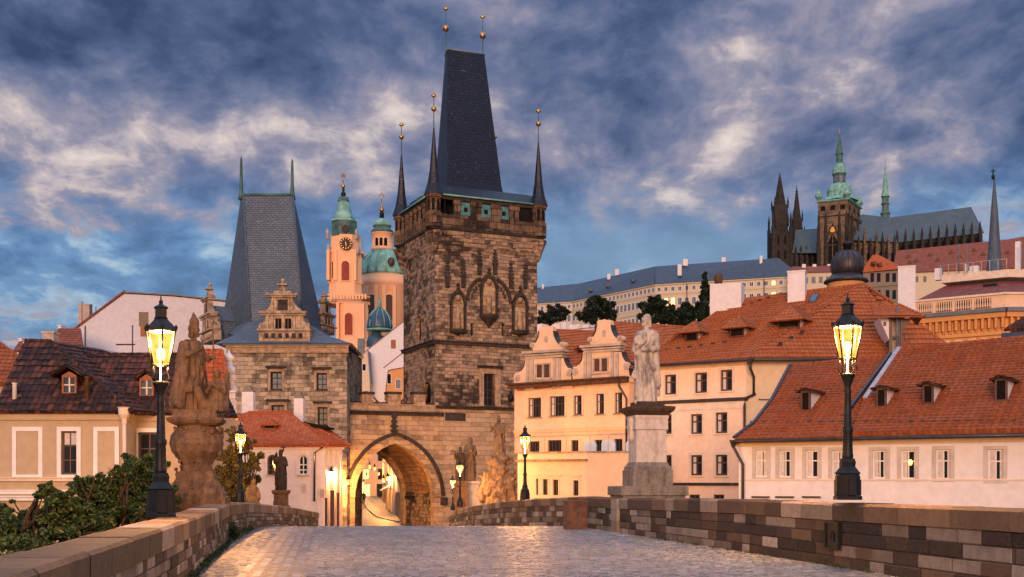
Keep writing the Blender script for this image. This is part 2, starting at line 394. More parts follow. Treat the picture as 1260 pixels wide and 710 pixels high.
M = {}
M['tower'] = blocks('sandstone_blocks', (.46, .315, .205, 1), (.22, .16, .118, 1), (.14, .105, .082, 1), .56, .31, .8, (.026, .021, .020, 1), 0, .20, .014, .85)
M['tower_side'] = M['tower']
M['tower_low'] = blocks('pale_sandstone_blocks', (.52, .37, .23, 1), (.38, .25, .15, 1), (.30, .20, .13, 1), .95, .42, .40, (.09, .062, .045, 1), -.1, .25, .010, .4, 1.5)
M['gate'] = blocks('gate_sandstone', (.54, .37, .22, 1), (.38, .25, .145, 1), (.32, .21, .135, 1), 1.0, .42, .45, (.10, .066, .045, 1), -.1, .25, .010, .4, 1.5)
M['judith'] = blocks('weathered_ashlar', (.50, .40, .28, 1), (.27, .21, .15, 1), (.16, .125, .09, 1), .66, .36, .95, (.040, .034, .030, 1), -.1, .2, .012, .8, 2.2)
M['darkstone'] = plain('blackened_stone', (.045, .035, .03), .9, 0, .4, 3, .2, .03)
M['trim'] = plain('trim_sandstone', (.33, .23, .15), .9, 0, .35, 2.5, .2, .03)
M['gablestone'] = plain('dormer_sandstone', (.36, .27, .19), .9, 0, .45, 1.8, .2, .04)
M['slate_blue'] = slate('blue_grey_slate', (.070, .105, .145, 1), (.105, .145, .19, 1), .40, .20, .5, (.30, .33, .36, 1))
M['slate_navy'] = slate('navy_slate', (.006, .009, .024, 1), (.010, .015, .034, 1), .42, .3, .42, (.10, .11, .15, 1))
M['copper'] = plain('green_copper', (.17, .37, .30), .6, 0, .35, .5, .4)
M['copper_dk'] = plain('dark_green_copper', (.055, .13, .115), .6, 0, .4, .6, .4)
M['copper_blue'] = slate('blue_copper_sheet', (.03, .075, .13, 1), (.04, .09, .15, 1), .6, 2.2, .4)
M['cath_roof'] = slate('grey_green_roof_sheet', (.048, .075, .085, 1), (.065, .095, .105, 1), 3.2, 2.4, .5)
M['castle_roof'] = slate('castle_blue_slate', (.045, .075, .12, 1), (.055, .09, .14, 1), 1.5, .8, .5)
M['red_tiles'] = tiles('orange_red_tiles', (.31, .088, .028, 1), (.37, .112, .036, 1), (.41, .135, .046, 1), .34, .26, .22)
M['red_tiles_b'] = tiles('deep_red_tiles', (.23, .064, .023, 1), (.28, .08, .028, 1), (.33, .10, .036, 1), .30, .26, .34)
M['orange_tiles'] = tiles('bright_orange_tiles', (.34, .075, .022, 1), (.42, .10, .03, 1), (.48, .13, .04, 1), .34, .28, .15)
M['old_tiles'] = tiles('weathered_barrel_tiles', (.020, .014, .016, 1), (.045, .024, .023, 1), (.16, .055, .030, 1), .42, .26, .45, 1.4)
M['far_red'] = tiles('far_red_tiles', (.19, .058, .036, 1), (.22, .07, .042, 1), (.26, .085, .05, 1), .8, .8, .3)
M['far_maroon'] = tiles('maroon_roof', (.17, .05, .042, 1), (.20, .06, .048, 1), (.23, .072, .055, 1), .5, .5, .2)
M['white'] = plaster('white_plaster', (.70, .67, .67), .14)
M['pinkwhite'] = plaster('cream_plaster', (.80, .60, .44), .12)
M['ochre'] = plaster('ochre_plaster', (.76, .52, .34), .26)
M['cream'] = plaster('pale_yellow_plaster', (.66, .52, .35), .2)
M['yellow'] = plaster('yellow_plaster', (.46, .35, .225), .22)
M['orange'] = plaster('orange_plaster', (.66, .32, .12), .2)
M['church'] = plaster('salmon_church_plaster', (.88, .50, .28), .25, sc=.12)
M['castle'] = plaster('castle_cream_plaster', (.58, .50, .36), .15, sc=.05)
M['greystone'] = plaster('grey_brown_stone', (.24, .2, .16), .5, sc=.1)
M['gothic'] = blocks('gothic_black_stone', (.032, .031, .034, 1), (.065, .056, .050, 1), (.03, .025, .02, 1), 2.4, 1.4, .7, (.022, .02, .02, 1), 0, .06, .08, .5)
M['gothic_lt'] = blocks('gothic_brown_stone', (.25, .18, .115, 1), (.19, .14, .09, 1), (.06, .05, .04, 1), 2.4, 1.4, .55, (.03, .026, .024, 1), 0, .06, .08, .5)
M['whitetrim'] = plain('white_painted_trim', (.70, .68, .66), .6, 0, .08, 2, .3)
M['creamtrim'] = plain('cream_trim', (.68, .56, .44), .7, 0, .1, 2, .3)
M['greytrim'] = plain('grey_stucco_trim', (.42, .35, .29), .8, 0, .2, 2, .3)
M['brown'] = plain('brown_painted_wood', (.075, .038, .024), .5, 0, .3, 6, .4)
M['orange_wood'] = plain('orange_brown_wood', (.26, .09, .035), .6, 0, .3, 5, .4)
M['redwood'] = plain('red_painted_shutter', (.25, .035, .02), .6, 0, .25, 1, .3)
M['iron'] = plain('black_cast_iron', (.010, .011, .012), .5, .1, .3, 8, .3, .004)
M['gutter'] = plain('dark_sheet_metal', (.045, .04, .045), .45, .4, .3, 3, .5)
M['lead'] = plain('blue_grey_lead', (.13, .16, .20), .5, .2, .2, 1, .4)
M['gold'] = plain('gilded_copper', (.55, .30, .09), .35, .9, .25, 3, .5)
M['glass'] = glass('window_glass')
M['glass_blue'] = glass('sky_lit_glass', (.06, .10, .16, 1), .06, .10)
M['curtain'] = plain('white_curtain', (.55, .50, .47), .9, 0, .12, 6, .1)
M['dark'] = plain('dark_interior', (.012, .010, .010), .9, 0, .3, 2, .1)
M['teal'] = plain('teal_shutter', (.07, .20, .21), .5, 0, .25, 3, .4)
M['litwin'] = emis('lit_window', (1, .62, .16, 1), 1.6)
M['lamp_glass'] = None
M['parapet'] = vcol('parapet_stone')
M['coping'] = vcol('coping_stone', .8, .3)
M['statue_pale'] = statue_mat('pale_statue_stone', (.52, .48, .43, 1), (.38, .34, .30, 1), (.09, .078, .07, 1))
M['statue_brown'] = statue_mat('brown_statue_stone', (.19, .115, .068, 1), (.11, .068, .042, 1), (.022, .017, .014, 1))
M['statue_dark'] = statue_mat('black_statue_stone', (.07, .05, .036, 1), (.045, .033, .025, 1), (.018, .014, .012, 1))
M['ped_pale'] = statue_mat('pale_pedestal_stone', (.54, .49, .45, 1), (.46, .42, .38, 1), (.26, .23, .20, 1))
M['leaf_dark'] = leafm('shrub_leaves', [(.012, .035, .012, 1), (.025, .06, .018, 1), (.05, .085, .022, 1), (.10, .12, .03, 1)])
M['leaf_lamplit'] = leafm('lamplit_leaves', [(.035, .045, .012, 1), (.10, .09, .02, 1), (.24, .15, .03, 1), (.06, .065, .018, 1)])  # yellow lamplight on the tree put into the leaf colours
M['leaf_far'] = leafm('distant_leaves', [(.007, .015, .009, 1), (.012, .024, .012, 1), (.022, .036, .016, 1)], .1)
M['bark'] = plain('bark', (.05, .035, .025), .95, 0, .4, 8, .1, .03)
M['rust'] = plain('rusty_sheet_steel', (.10, .052, .034), .75, .2, .4, 4, .3, .01)
M['cover'] = plain('pale_blue_cover', (.42, .50, .58), .6, 0, .08, 2, .3)
def lampglass():
    m, t = mk('lamp_glass'); P = t.n('ShaderNodeTexCoord').outputs['Object']
    s_ = t.n('ShaderNodeSeparateXYZ', {0: P}); n = t.noise(P, 9, 3)
    em = t.n('ShaderNodeEmission', {0: t.mix(t.sm(n, .35, .6), (1, .27, .02, 1), (1, .45, .08, 1)), 1: 1.25})
    tr = t.n('ShaderNodeBsdfTransparent', {0: (1, .9, .75, 1)})
    t.n('ShaderNodeOutputMaterial', {0: t.n('ShaderNodeMixShader', {0: .55, 1: tr, 2: em})}); return m
M['lamp_glass'] = lampglass()
M['flame'] = emis('lamp_mantle', (1, .72, .32, 1), 14)
M['statue_tan'] = statue_mat('tan_statue_stone', (.20, .14, .092, 1), (.12, .083, .056, 1), (.03, .023, .018, 1))

M['gallery'] = blocks('smoky_gallery_stone', (.22, .14, .085, 1), (.11, .07, .048, 1), (.04, .03, .025, 1), .8, .6, .85, (.022, .018, .016, 1), 0, .5, .02, .9)
M['flash'] = plain('weathered_zinc_flashing', (.36, .37, .40), .6, .1, .2, 3, .4)
M['winsur'] = plain('grey_beige_surround', (.50, .45, .40), .8, 0, .12, 2, .2)
M['ped_grey'] = statue_mat('grey_pedestal_stone', (.22, .20, .18, 1), (.15, .135, .12, 1), (.05, .045, .04, 1))
# ============================================================ GROUND, BRIDGE, WALLS
rnd = random.Random(7); nrs = np.random.RandomState(11)
TH = math.atan2(230, F); BD = Vector((-math.sin(TH), math.cos(TH), 0)); BN = Vector((math.cos(TH), math.sin(TH), 0))
def roadz(y):                      # level, then over the crest and down to the gate
    if y < 30: return 0.0
    if y < 38: return -.0026*(y-30)**2
    if y < 98: return -.1664-.0416*(y-38)*1.02
    if y < 118: return -2.72
    return -2.72+.02*(y-118)
def latpx(px, D): x = (px-CX)/F*D; return x*BN.x+D*BN.y
def B(lat, D, z=0):                # point with lateral offset from the bridge axis at depth D
    return Vector(((lat-BN.y*D)/BN.x, D, z))

def ground_material():
    m, t = mk('far_ground'); P = pos(t); a = t.noise(P, .03, 6, .6); b = t.noise(P, .6, 5, .6)
    fin(t, t.mix(t.sm(a, .4, .6), (.05, .055, .035, 1), (.09, .08, .06, 1)), .95, b, .1, .6); return m
g = MB(); g.face((-2500, -300, -6), (2500, -300, -6), (2500, 4000, -6), (-2500, 4000, -6))
tag(g.build('ground', ground_material()), kind='structure')
# castle hill
def hillz(x, y):
    s_ = lambda v, a, b: (lambda q: q*q*(3-2*q))(min(1, max(0, (v-a)/(b-a))))
    return -6.2+74*s_(y, 190, 500)*s_(x, -40, 30)*(1-s_(y, 900, 1500))
hv = []; hq = []; nx_, ny_ = 60, 60
for j in range(ny_+1):
    for i in range(nx_+1):
        x = -150+i*20; y = 150+j*25; hv.append((x, y, hillz(x, y)+mnoise.noise(Vector((x*.02, y*.02, 0)))*1.2))
for j in range(ny_):
    for i in range(nx_): a = j*(nx_+1)+i; hq.append((a, a+1, a+nx_+2, a+nx_+1))
hm, ht = mk('hillside_green'); hP = pos(ht)
fin(ht, ht.mix(ht.sm(ht.noise(hP, .08, 6, .65), .4, .6), (.018, .03, .014, 1), (.04, .05, .022, 1)), .95, ht.noise(hP, .5, 5), .5, 1)
tag(grid_mesh('hill', hv, hq, hm, True), kind='structure')

# road sheet: cobbles of the bridge deck, then the street beyond the gate
def sett_material():
    m, t = mk('granite_setts'); P = pos(t); g_ = t.n('ShaderNodeNewGeometry')
    a = t.noise(P, .55, 5, .6); b = t.noise(P, 22, 5, .65); c3 = t.noise(P, 4, 4, .6)
    c = t.ramp(g_.outputs['Random Per Island'], [(0, (.058, .078, .105, 1)), (.45, (.12, .15, .20, 1)), (.8, (.18, .215, .27, 1)), (1, (.10, .11, .13, 1))])
    c = t.mix(t.m('MULTIPLY', t.sm(a, .4, .66), .35), c, (.07, .065, .065, 1))
    r = t.m('ADD', .30, t.m('MULTIPLY', c3, .30))
    fin(t, c, r, b, .008, 1, 0, .55); return m
def joint_material():
    m, t = mk('sandy_joints'); P = pos(t); uv = t.n('ShaderNodeUVMap').outputs[0]
    a = t.noise(P, .7, 5, .6); b = t.noise(P, 16, 5, .65)
    br = t.n('ShaderNodeTexBrick', {'Vector': P, 'Color1': (.13, .125, .125, 1), 'Color2': (.20, .19, .18, 1), 'Mortar': (.05, .045, .04, 1), 'Scale': 1, 'Mortar Size': .02, 'Brick Width': .22, 'Row Height': .14})
    fin(t, t.mix(t.m('MULTIPLY', t.sm(a, .4, .66), .5), br.outputs[0], (.07, .06, .05, 1)), .5, t.m('ADD', b, br.outputs[1]), .02, .8, 0, .5); return m
M['joint'] = joint_material(); M['sett'] = sett_material()
def inner_left(D):
    pts = [(2, -1.75), (16, -1.9), (26, -2.16), (31.5, -2.1), (60, -.34), (70, .9)]
    for (a, la), (b, lb) in zip(pts, pts[1:]):
        if D <= b: return la+(lb-la)*(D-a)/(b-a)
    return pts[-1][1]
def inner_right(D):
    pts = [(2, 8.3), (16, 7.98), (21.7, 7.85), (29.8, 7.55), (80, 7.65)]
    for (a, la), (b, lb) in zip(pts, pts[1:]):
        if D <= b: return la+(lb-la)*(D-a)/(b-a)
    return pts[-1][1]
rv = []; rq = []; ys = [2, 6, 10, 14, 18, 22, 26, 30, 31, 32, 33, 34, 35, 36, 37, 38, 42, 46, 50, 55, 60, 66, 72, 80, 90, 98, 110, 130, 160, 200, 260, 330]
for y in ys:
    if y < 60: l0, l1 = inner_left(y)-.5, inner_right(y)+.4
    elif y < 98: l0, l1 = -8, 12
    else: l0, l1 = -40, 30
    for k in range(9): p = B(l0+(l1-l0)*k/8, y, roadz(y)); rv.append(tuple(p))
for j in range(len(ys)-1):
    for k in range(8): a = j*9+k; rq.append((a, a+1, a+10, a+9))
tag(grid_mesh('road', rv, rq, M['joint']), kind='structure')
# individual granite setts over the visible deck
sv_l = []; sq_l = []
def sett(l0, l1, d0, d1, zt):
    j = .006; tl = nrs.uniform(-.0045, .0045, 4)
    c = [(l0, d0), (l1, d0), (l1, d1), (l0, d1)]; b = len(sv_l)
    for (l, d) in c:
        p = B(l, d, roadz(d)-.03); sv_l.append((p.x, p.y, p.z))
    ins = .018
    for i, (l, d) in enumerate([(l0+ins, d0+ins), (l1-ins, d0+ins), (l1-ins, d1-ins), (l0+ins, d1-ins)]):
        p = B(l, d, roadz(d)+zt+tl[i]); sv_l.append((p.x, p.y, p.z))
    for f in ((4, 5, 6, 7), (0, 1, 5, 4), (1, 2, 6, 5), (2, 3, 7, 6), (3, 0, 4, 7)): sq_l.append(tuple(b+i for i in f))
D_ = 13.0
while D_ < 43:
    h_ = .125 if D_ < 33 else .18
    l = inner_left(D_)+.02
    end = inner_right(D_)-.02
    while l < end:
        wl = rnd.uniform(.12, .22)
        if not (-1.25 < l+wl/2 < -.28):
            sett(l, min(l+wl-.012, end), D_, D_+h_-.012, rnd.uniform(.004, .016))
        l += wl
    D_ += h_
for k in range(5):                 # bands of long drain slabs laid along the bridge
    d = 12.0+rnd.uniform(0, .3)
    while d < 43:
        ll = rnd.uniform(.35, .6); sett(-1.24+k*.19, -1.24+k*.19+.15, d, d+ll-.015, rnd.uniform(.0, .008)); d += ll
tag(grid_mesh('cobbled_road', sv_l, sq_l, M['sett']), kind='structure')

# parapets ----------------------------------------------------
DK = [(.030, .024, .021), (.045, .033, .026), (.060, .040, .028), (.085, .055, .036), (.11, .075, .048)]
LT = [(.20, .168, .14), (.26, .225, .19), (.16, .13, .108), (.30, .265, .23)]
def chamf(mb, a, b, n, z0a, z0b, z1a, z1b, out, back=.12, ch=.016):
    """one squared block in a wall face from ground points a to b (z at either end), its face standing out along n"""
    def q(p, z, d): return Vector((p.x, p.y, z))+n*d
    t = (b-a).normalized()*ch
    ring0 = [q(a, z0a, -back), q(b, z0b, -back), q(b, z1b, -back), q(a, z1a, -back)]
    ring1 = [q(a, z0a, out-ch), q(b, z0b, out-ch), q(b, z1b, out-ch), q(a, z1a, out-ch)]
    ring2 = [q(a+t, z0a+ch, out), q(b-t, z0b+ch, out), q(b-t, z1b-ch, out), q(a+t, z1a-ch, out)]
    fs = [(8, 9, 10, 11)]
    for o in (0, 4):
        for k in range(4): fs.append((o+k, o+(k+1) % 4, o+4+(k+1) % 4, o+4+k))
    mb.add(ring0+ring1+ring2, fs)
def parapet(path, h, side, label, seed, dark, name='stone_parapet', lens=(.32, .8), thick=.46, courses=4, cop=.27, coplens=(.7, 1.3), copk=1.0):
    """path: list of (point, ground z, top z) along the inner face; side = +1 when the wall mass lies to the right of the path direction"""
    r = random.Random(seed); pts = [Vector((p.x, p.y, 0)) for p, _, _ in path]
    cum = [0]
    for a, b in zip(pts, pts[1:]): cum.append(cum[-1]+(b-a).length)
    def at(s):
        s = min(max(s, 0), cum[-1]-1e-6)
        for i in range(len(pts)-1):
            if s <= cum[i+1]:
                f = (s-cum[i])/(cum[i+1]-cum[i]); d = (pts[i+1]-pts[i]).normalized()
                nn = Vector((-d.y, d.x, 0))*side
                return pts[i].lerp(pts[i+1], f), path[i][1]+(path[i+1][1]-path[i][1])*f, path[i][2]+(path[i+1][2]-path[i][2])*f, nn
    root = thing(name, label, 'stone wall', tuple(path[0][0].xy)+(path[0][1],))
    core = MB(); core.col = (.05, .042, .036); out = MB()
    k = 24; S_ = [cum[-1]*i/k for i in range(k+1)]; S_ = sorted(set(S_+cum[1:-1]))
    for s0, s1 in zip(S_, S_[1:]):
        p0, g0, t0, n0 = at(s0+1e-5); p1, g1, t1, n1_ = at(s1-1e-5)
        f = lambda p, z, d, n: Vector((p.x, p.y, z))+n*d
        core.hexa([f(p0, g0-.4, -.015, n0), f(p1, g1-.4, -.015, n0), f(p1, g1-.4, -thick, n0), f(p0, g0-.4, -thick, n0),
                   f(p0, t0-cop*.98, -.015, n0), f(p1, t1-cop*.98, -.015, n0), f(p1, t1-cop*.98, -thick, n0), f(p0, t0-cop*.98, -thick, n0)])
    bl = MB()
    for c in range(courses):
        s = -r.uniform(0, .4)
        while s < cum[-1]:
            L = r.uniform(*lens)
            if r.random() < .18: L *= 1.5
            s0, s1 = max(0, s), min(cum[-1], s+L)
            for q in cum[1:-1]:
                if s0 < q < s1: s1 = q; L = s1-s
            if s1-s0 > .04:
                p0, g0, t0, n0 = at(s0+1e-4); p1, g1, t1, n1_ = at(s1-1e-4)
                def lv(g, tt, e): return g-.03+(tt-cop-g+.03)*e
                bl.col = r.choice(DK) if r.random() < dark(s0/cum[-1], c) else r.choice(LT)
                kk = r.uniform(.75, 1.25); bl.col = tuple(x*kk for x in bl.col)
                d = (p1-p0).normalized()*.004
                chamf(bl, p0+d, p1-d, n0, lv(g0, t0, c/courses)+.004, lv(g1, t1, c/courses)+.004, lv(g0, t0, (c+1)/courses)-.004, lv(g1, t1, (c+1)/courses)-.004, r.uniform(-.008, .012))
            s += L
    cp = MB(); s = 0
    while s < cum[-1]-.02:
        L = r.uniform(*coplens); s1 = min(cum[-1], s+L)
        for q in cum[1:-1]:
            if s+.01 < q < s1: s1 = q
        if cum[-1]-s1 < .3: s1 = cum[-1]
        p0, g0, t0, n0 = at(s+1e-4); p1, g1, t1, n1_ = at(s1-1e-4); d = (p1-p0).normalized()*.003; p0 = p0+d; p1 = p1-d
        kk = r.uniform(.75, 1.3)*copk; cp.col = tuple(x*kk for x in (r.choice([(.12, .08, .052), (.09, .06, .042), (.16, .11, .07), (.06, .045, .035)]) if r.random() < .85 else (.25, .21, .17)))
        dz = r.uniform(-.006, .006); o_ = r.uniform(.015, .03)
        sec = [(o_, -cop), (o_+.004, -.035), (o_-.03, dz), (-thick-.02, dz+.005), (-thick-.05, -.04), (-thick-.05, -cop)]
        f = lambda p, z, q: Vector((p.x, p.y, z+q[1]))+n0*q[0]
        A = [f(p0, t0, q) for q in sec]; E = [f(p1, t1, q) for q in sec]; n_ = len(sec)
        cp.add(A+E, [tuple(range(n_)), tuple(range(2*n_-1, n_-1, -1))]+[(i, i+n_, (i+1) % n_+n_, (i+1) % n_) for i in range(n_)])
        s = s1
    core.build('core', M['parapet'], root); bl.build('masonry', M['parapet'], root, fix=False); cp.build('coping', M['coping'], root)
    return root
pR = [(B(inner_right(D), D), 0, tz) for D, tz in ((9, 1.03), (13.5, 1.02), (18, 1.0), (21.7, 1.0), (26, .95), (29.6, .90))]
right_wall = parapet(pR, 1, 1, 'dark block parapet at the right edge, under the largest lamp on the right', 5, lambda f, c: .74 if f < .68 else .42, lens=(.38, .85))
def rw(D, top=1.0): return (B(inner_right(D), D), roadz(D), roadz(D)+top)
parapet([rw(30.4, .90), (B(7.6, 34.5), roadz(34.5), .88), rw(41, .92+.1), rw(50, 1.12), rw(60, 1.12), rw(66, 1.05), rw(71, .72)], 1, 1,
        'receding block parapet in front of the two-gabled ochre house', 9, lambda f, c: .85 if c == 3 else .45, lens=(.5, 1.2), coplens=(1.0, 1.8))
pL = [(B(inner_left(D), D), 0, tz) for D, tz in ((6, .80), (12, .81), (16, .815), (21, .82), (25.8, .83))]
parapet(pL, 1, -1, 'low block parapet at the left edge, between shrubs and roadway', 21, lambda f, c: .62, lens=(.3, .75), copk=1.25)
pL2 = [(B(inner_left(D), D), roadz(D), roadz(D)+h_) for D, h_ in ((25.9, .83), (31.5, .76), (38, .72), (48, .78), (60, .78))]
parapet(pL2, 1, -1, 'brown stone wall running from the bishop statue to the white tollhouse', 33, lambda f, c: .7, lens=(.5, 1.3), coplens=(1.1, 2))
# coat-of-arms plate on the right wall
pf = Fr(1028, 19.0, 0); 
def wall_frame(Da, Db, lat):
    a, b = B(lat(Da), Da), B(lat(Db), Db); t = b-a
    return Fr(0, 0, math.degrees(math.atan2(t.y, t.x)), a)
wf = wall_frame(20, 17.5, inner_right)
u0, u1 = wf.u(1019), wf.u(1036); zc0, zc1 = wf.z(1028, 676), wf.z(1028, 642)
pm = MB(); pm.fb(wf, u0, u1, zc0, zc1, .02, .05)
for a, b, c, d in ((u0, u1, zc1-.03, zc1), (u0, u1, zc0, zc0+.03), (u0, u0+.03, zc0+.03, zc1-.03), (u1-.03, u1, zc0+.03, zc1-.03)): pm.fb(wf, a, b, c, d, .05, .075)
um = (u0+u1)/2; zm = (zc0+zc1)/2
for k in (-1, 0, 1): pm.fb(wf, um+k*.055-.014, um+k*.055+.014, zm-.06, zm+.05+.03*(k == 0), .05, .07)
pm.fb(wf, um-.08, um+.08, zm-.085, zm-.065, .05, .07)
pm.build('plaque', M['iron'], right_wall)
# pier quoin between the two right walls, carrying the statue
pier = MB(); pier.col = (.26, .23, .2)
pb = B(7.5, 29.75)
for k, (z0, z1) in enumerate(((-.05, .3), (.305, .6), (.605, .88))):
    pier.col = random.Random(k).choice([(.30, .27, .23), (.22, .19, .16)]); q = BN*.0
    fr_p = Fr(0, 0, math.degrees(TH), B(7.5, 29.65)); pier.fb(fr_p, 0, .62, z0, z1, -.62, 0)
tag(pier.build('stone_pier', M['parapet']), 'pale squared stone pier at the wall corner below the pale robed statue', 'pier')
# rusty box set against the right wall
fr_b = Fr(0, 0, math.degrees(TH), B(6.55, 31.6)); bx = MB()
ub0, ub1 = fr_b.u(698), fr_b.u(723); zb1 = fr_b.z(710, 616)
bx.fb(fr_b, ub0, ub1, -.02, zb1-.04, -.55, 0)
bxo = bx.build('utility_box', M['rust']); tag(bxo, 'rust brown steel box standing against the bridge parapet', 'utility box')
l_ = MB(); l_.fb(fr_b, ub0-.02, ub1+.02, zb1-.04, zb1, -.57, .02); l_.build('lid', M['rust'], bxo)
l_ = MB(); l_.fb(fr_b, (ub0+ub1)/2-.008, (ub0+ub1)/2+.008, .04, zb1-.08, 0, .008); l_.fb(fr_b, (ub0+ub1)/2+.03, (ub0+ub1)/2+.05, .4, .5, 0, .02); l_.build('door_edge', M['gutter'], bxo)
# moss along the foot of the left wall
ms = MB()
def leaves(name, blobs, n, size, mat, parent=None, seed=1, shell=.35, flat=.0):
    """leaf-sized quads through ellipsoid clumps: blobs = [(centre, (rx,ry,rz), weight)]"""
    r = np.random.RandomState(seed); wts = np.array([b[2] for b in blobs], float); wts /= wts.sum()
    idx = r.choice(len(blobs), n, p=wts); C = np.array([tuple(b[0]) for b in blobs])[idx]; Rr = np.array([b[1] for b in blobs])[idx]
    d = r.normal(size=(n, 3)); d /= np.linalg.norm(d, axis=1)[:, None]; rad = (shell+(1-shell)*r.rand(n)**.6)[:, None]
    P = C+d*rad*Rr*(1+.18*r.normal(size=(n, 1)))
    a = r.normal(size=(n, 3)); a[:, 2] *= (1-flat); a /= np.linalg.norm(a, axis=1)[:, None]; b = np.cross(a, r.normal(size=(n, 3))); b /= np.linalg.norm(b, axis=1)[:, None]
    s_ = (size*(.55+.9*r.rand(n)))[:, None]
    L = WL[parent.name] if parent is not None else Vector((0, 0, 0))
    P = P-np.array(tuple(L))
    V = np.stack([P-a*s_, P-b*s_*.5+a*s_*.1, P+a*s_, P+b*s_*.5+a*s_*.1], 1).reshape(-1, 3)
    return grid_mesh(name, V, np.arange(4*n).reshape(-1, 4), mat, False, parent)
bl_ = []
for k in range(40):
    D = 14+k*.45; p = B(inner_left(D)+.06, D, 0.02); bl_.append((p, (.10, .25, .05), 1))
for D in (26.0, 26.2): p = B(inner_left(D)+.1, D, .18); bl_.append((p, (.16, .16, .22), 5))
for k in range(8):
    D = 27+k*.6; p = B(inner_left(D)+.08, D, .04); bl_.append((p, (.14, .3, .1), 1.6))
for k in range(14):
    D = 15+k*.9; p = B(inner_right(D)-.05, D, .01); bl_.append((p, (.06, .3, .03), .5))
tag(leaves('grass', bl_, 5200, .026, M['leaf_dark'], None, 3), 'green moss and grass tufts along the foot of the parapets', 'grass', kind='stuff')
# ============================================================ FACADES, WINDOWS, DORMERS
class Facade:
    """a wall with real openings in a facade frame"""
    def __init__(s, th, fr, u0, u1, z0, z1, mat, depth=8, rev=.2, name='wall'):
        s.th, s.fr, s.u0, s.u1, s.z0, s.z1, s.mat, s.depth, s.rev, s.name = th, fr, u0, u1, z0, z1, mat, depth, rev, name
        s.op = []
    def opening(s, u0, u1, z0, z1, arch=False): s.op.append((u0, u1, z0, z1, arch))
    def build(s, sides=True):
        fr = s.fr; mb = MB(); us = sorted({s.u0, s.u1, *[o[0] for o in s.op], *[o[1] for o in s.op]}); zs = sorted({s.z0, s.z1, *[o[2] for o in s.op], *[o[3] for o in s.op]})
        us = [u for u in us if s.u0 <= u <= s.u1]; zs = [z for z in zs if s.z0 <= z <= s.z1]
        for a, b in zip(us, us[1:]):
            for c, d in zip(zs, zs[1:]):
                um, zm = (a+b)/2, (c+d)/2
                if any(o[0] < um < o[1] and o[2] < zm < o[3] for o in s.op): continue
                mb.face(fr.p(a, c), fr.p(b, c), fr.p(b, d), fr.p(a, d))
        for u0, u1, z0, z1, arch in s.op:
            rv_ = -s.rev
            if not arch:
                mb.face(fr.p(u0, z1), fr.p(u1, z1), fr.p(u1, z1, rv_), fr.p(u0, z1, rv_))
                zt = z1
            else:
                r = (u1-u0)/2; um = (u0+u1)/2; zt = z1-r; N = 10
                arc = [(um-r*math.cos(math.pi*k/N), zt+r*math.sin(math.pi*k/N)) for k in range(N+1)]
                for (a, b), (c, d) in zip(arc, arc[1:]):
                    mb.face(fr.p(a, b), fr.p(c, d), fr.p(c, d, rv_), fr.p(a, b, rv_))
                    mb.face(fr.p(a, b), fr.p(a, z1), fr.p(c, z1), fr.p(c, d))
            mb.face(fr.p(u0, z0), fr.p(u0, zt), fr.p(u0, zt, rv_), fr.p(u0, z0, rv_)); mb.face(fr.p(u1, z0), fr.p(u1, zt), fr.p(u1, zt, rv_), fr.p(u1, z0, rv_))
            mb.face(fr.p(u0, z0), fr.p(u1, z0), fr.p(u1, z0, rv_), fr.p(u0, z0, rv_))
        if sides:
            D = -s.depth
            mb.face(fr.p(s.u0, s.z0), fr.p(s.u0, s.z1), fr.p(s.u0, s.z1, D), fr.p(s.u0, s.z0, D)); mb.face(fr.p(s.u1, s.z0), fr.p(s.u1, s.z1), fr.p(s.u1, s.z1, D), fr.p(s.u1, s.z0, D))
            mb.face(fr.p(s.u0, s.z0, D), fr.p(s.u0, s.z1, D), fr.p(s.u1, s.z1, D), fr.p(s.u1, s.z0, D))
            mb.face(fr.p(s.u0, s.z1), fr.p(s.u1, s.z1), fr.p(s.u1, s.z1, D), fr.p(s.u0, s.z1, D))
        s.obj = mb.build(s.name, s.mat, s.th, fix=False); return s.obj
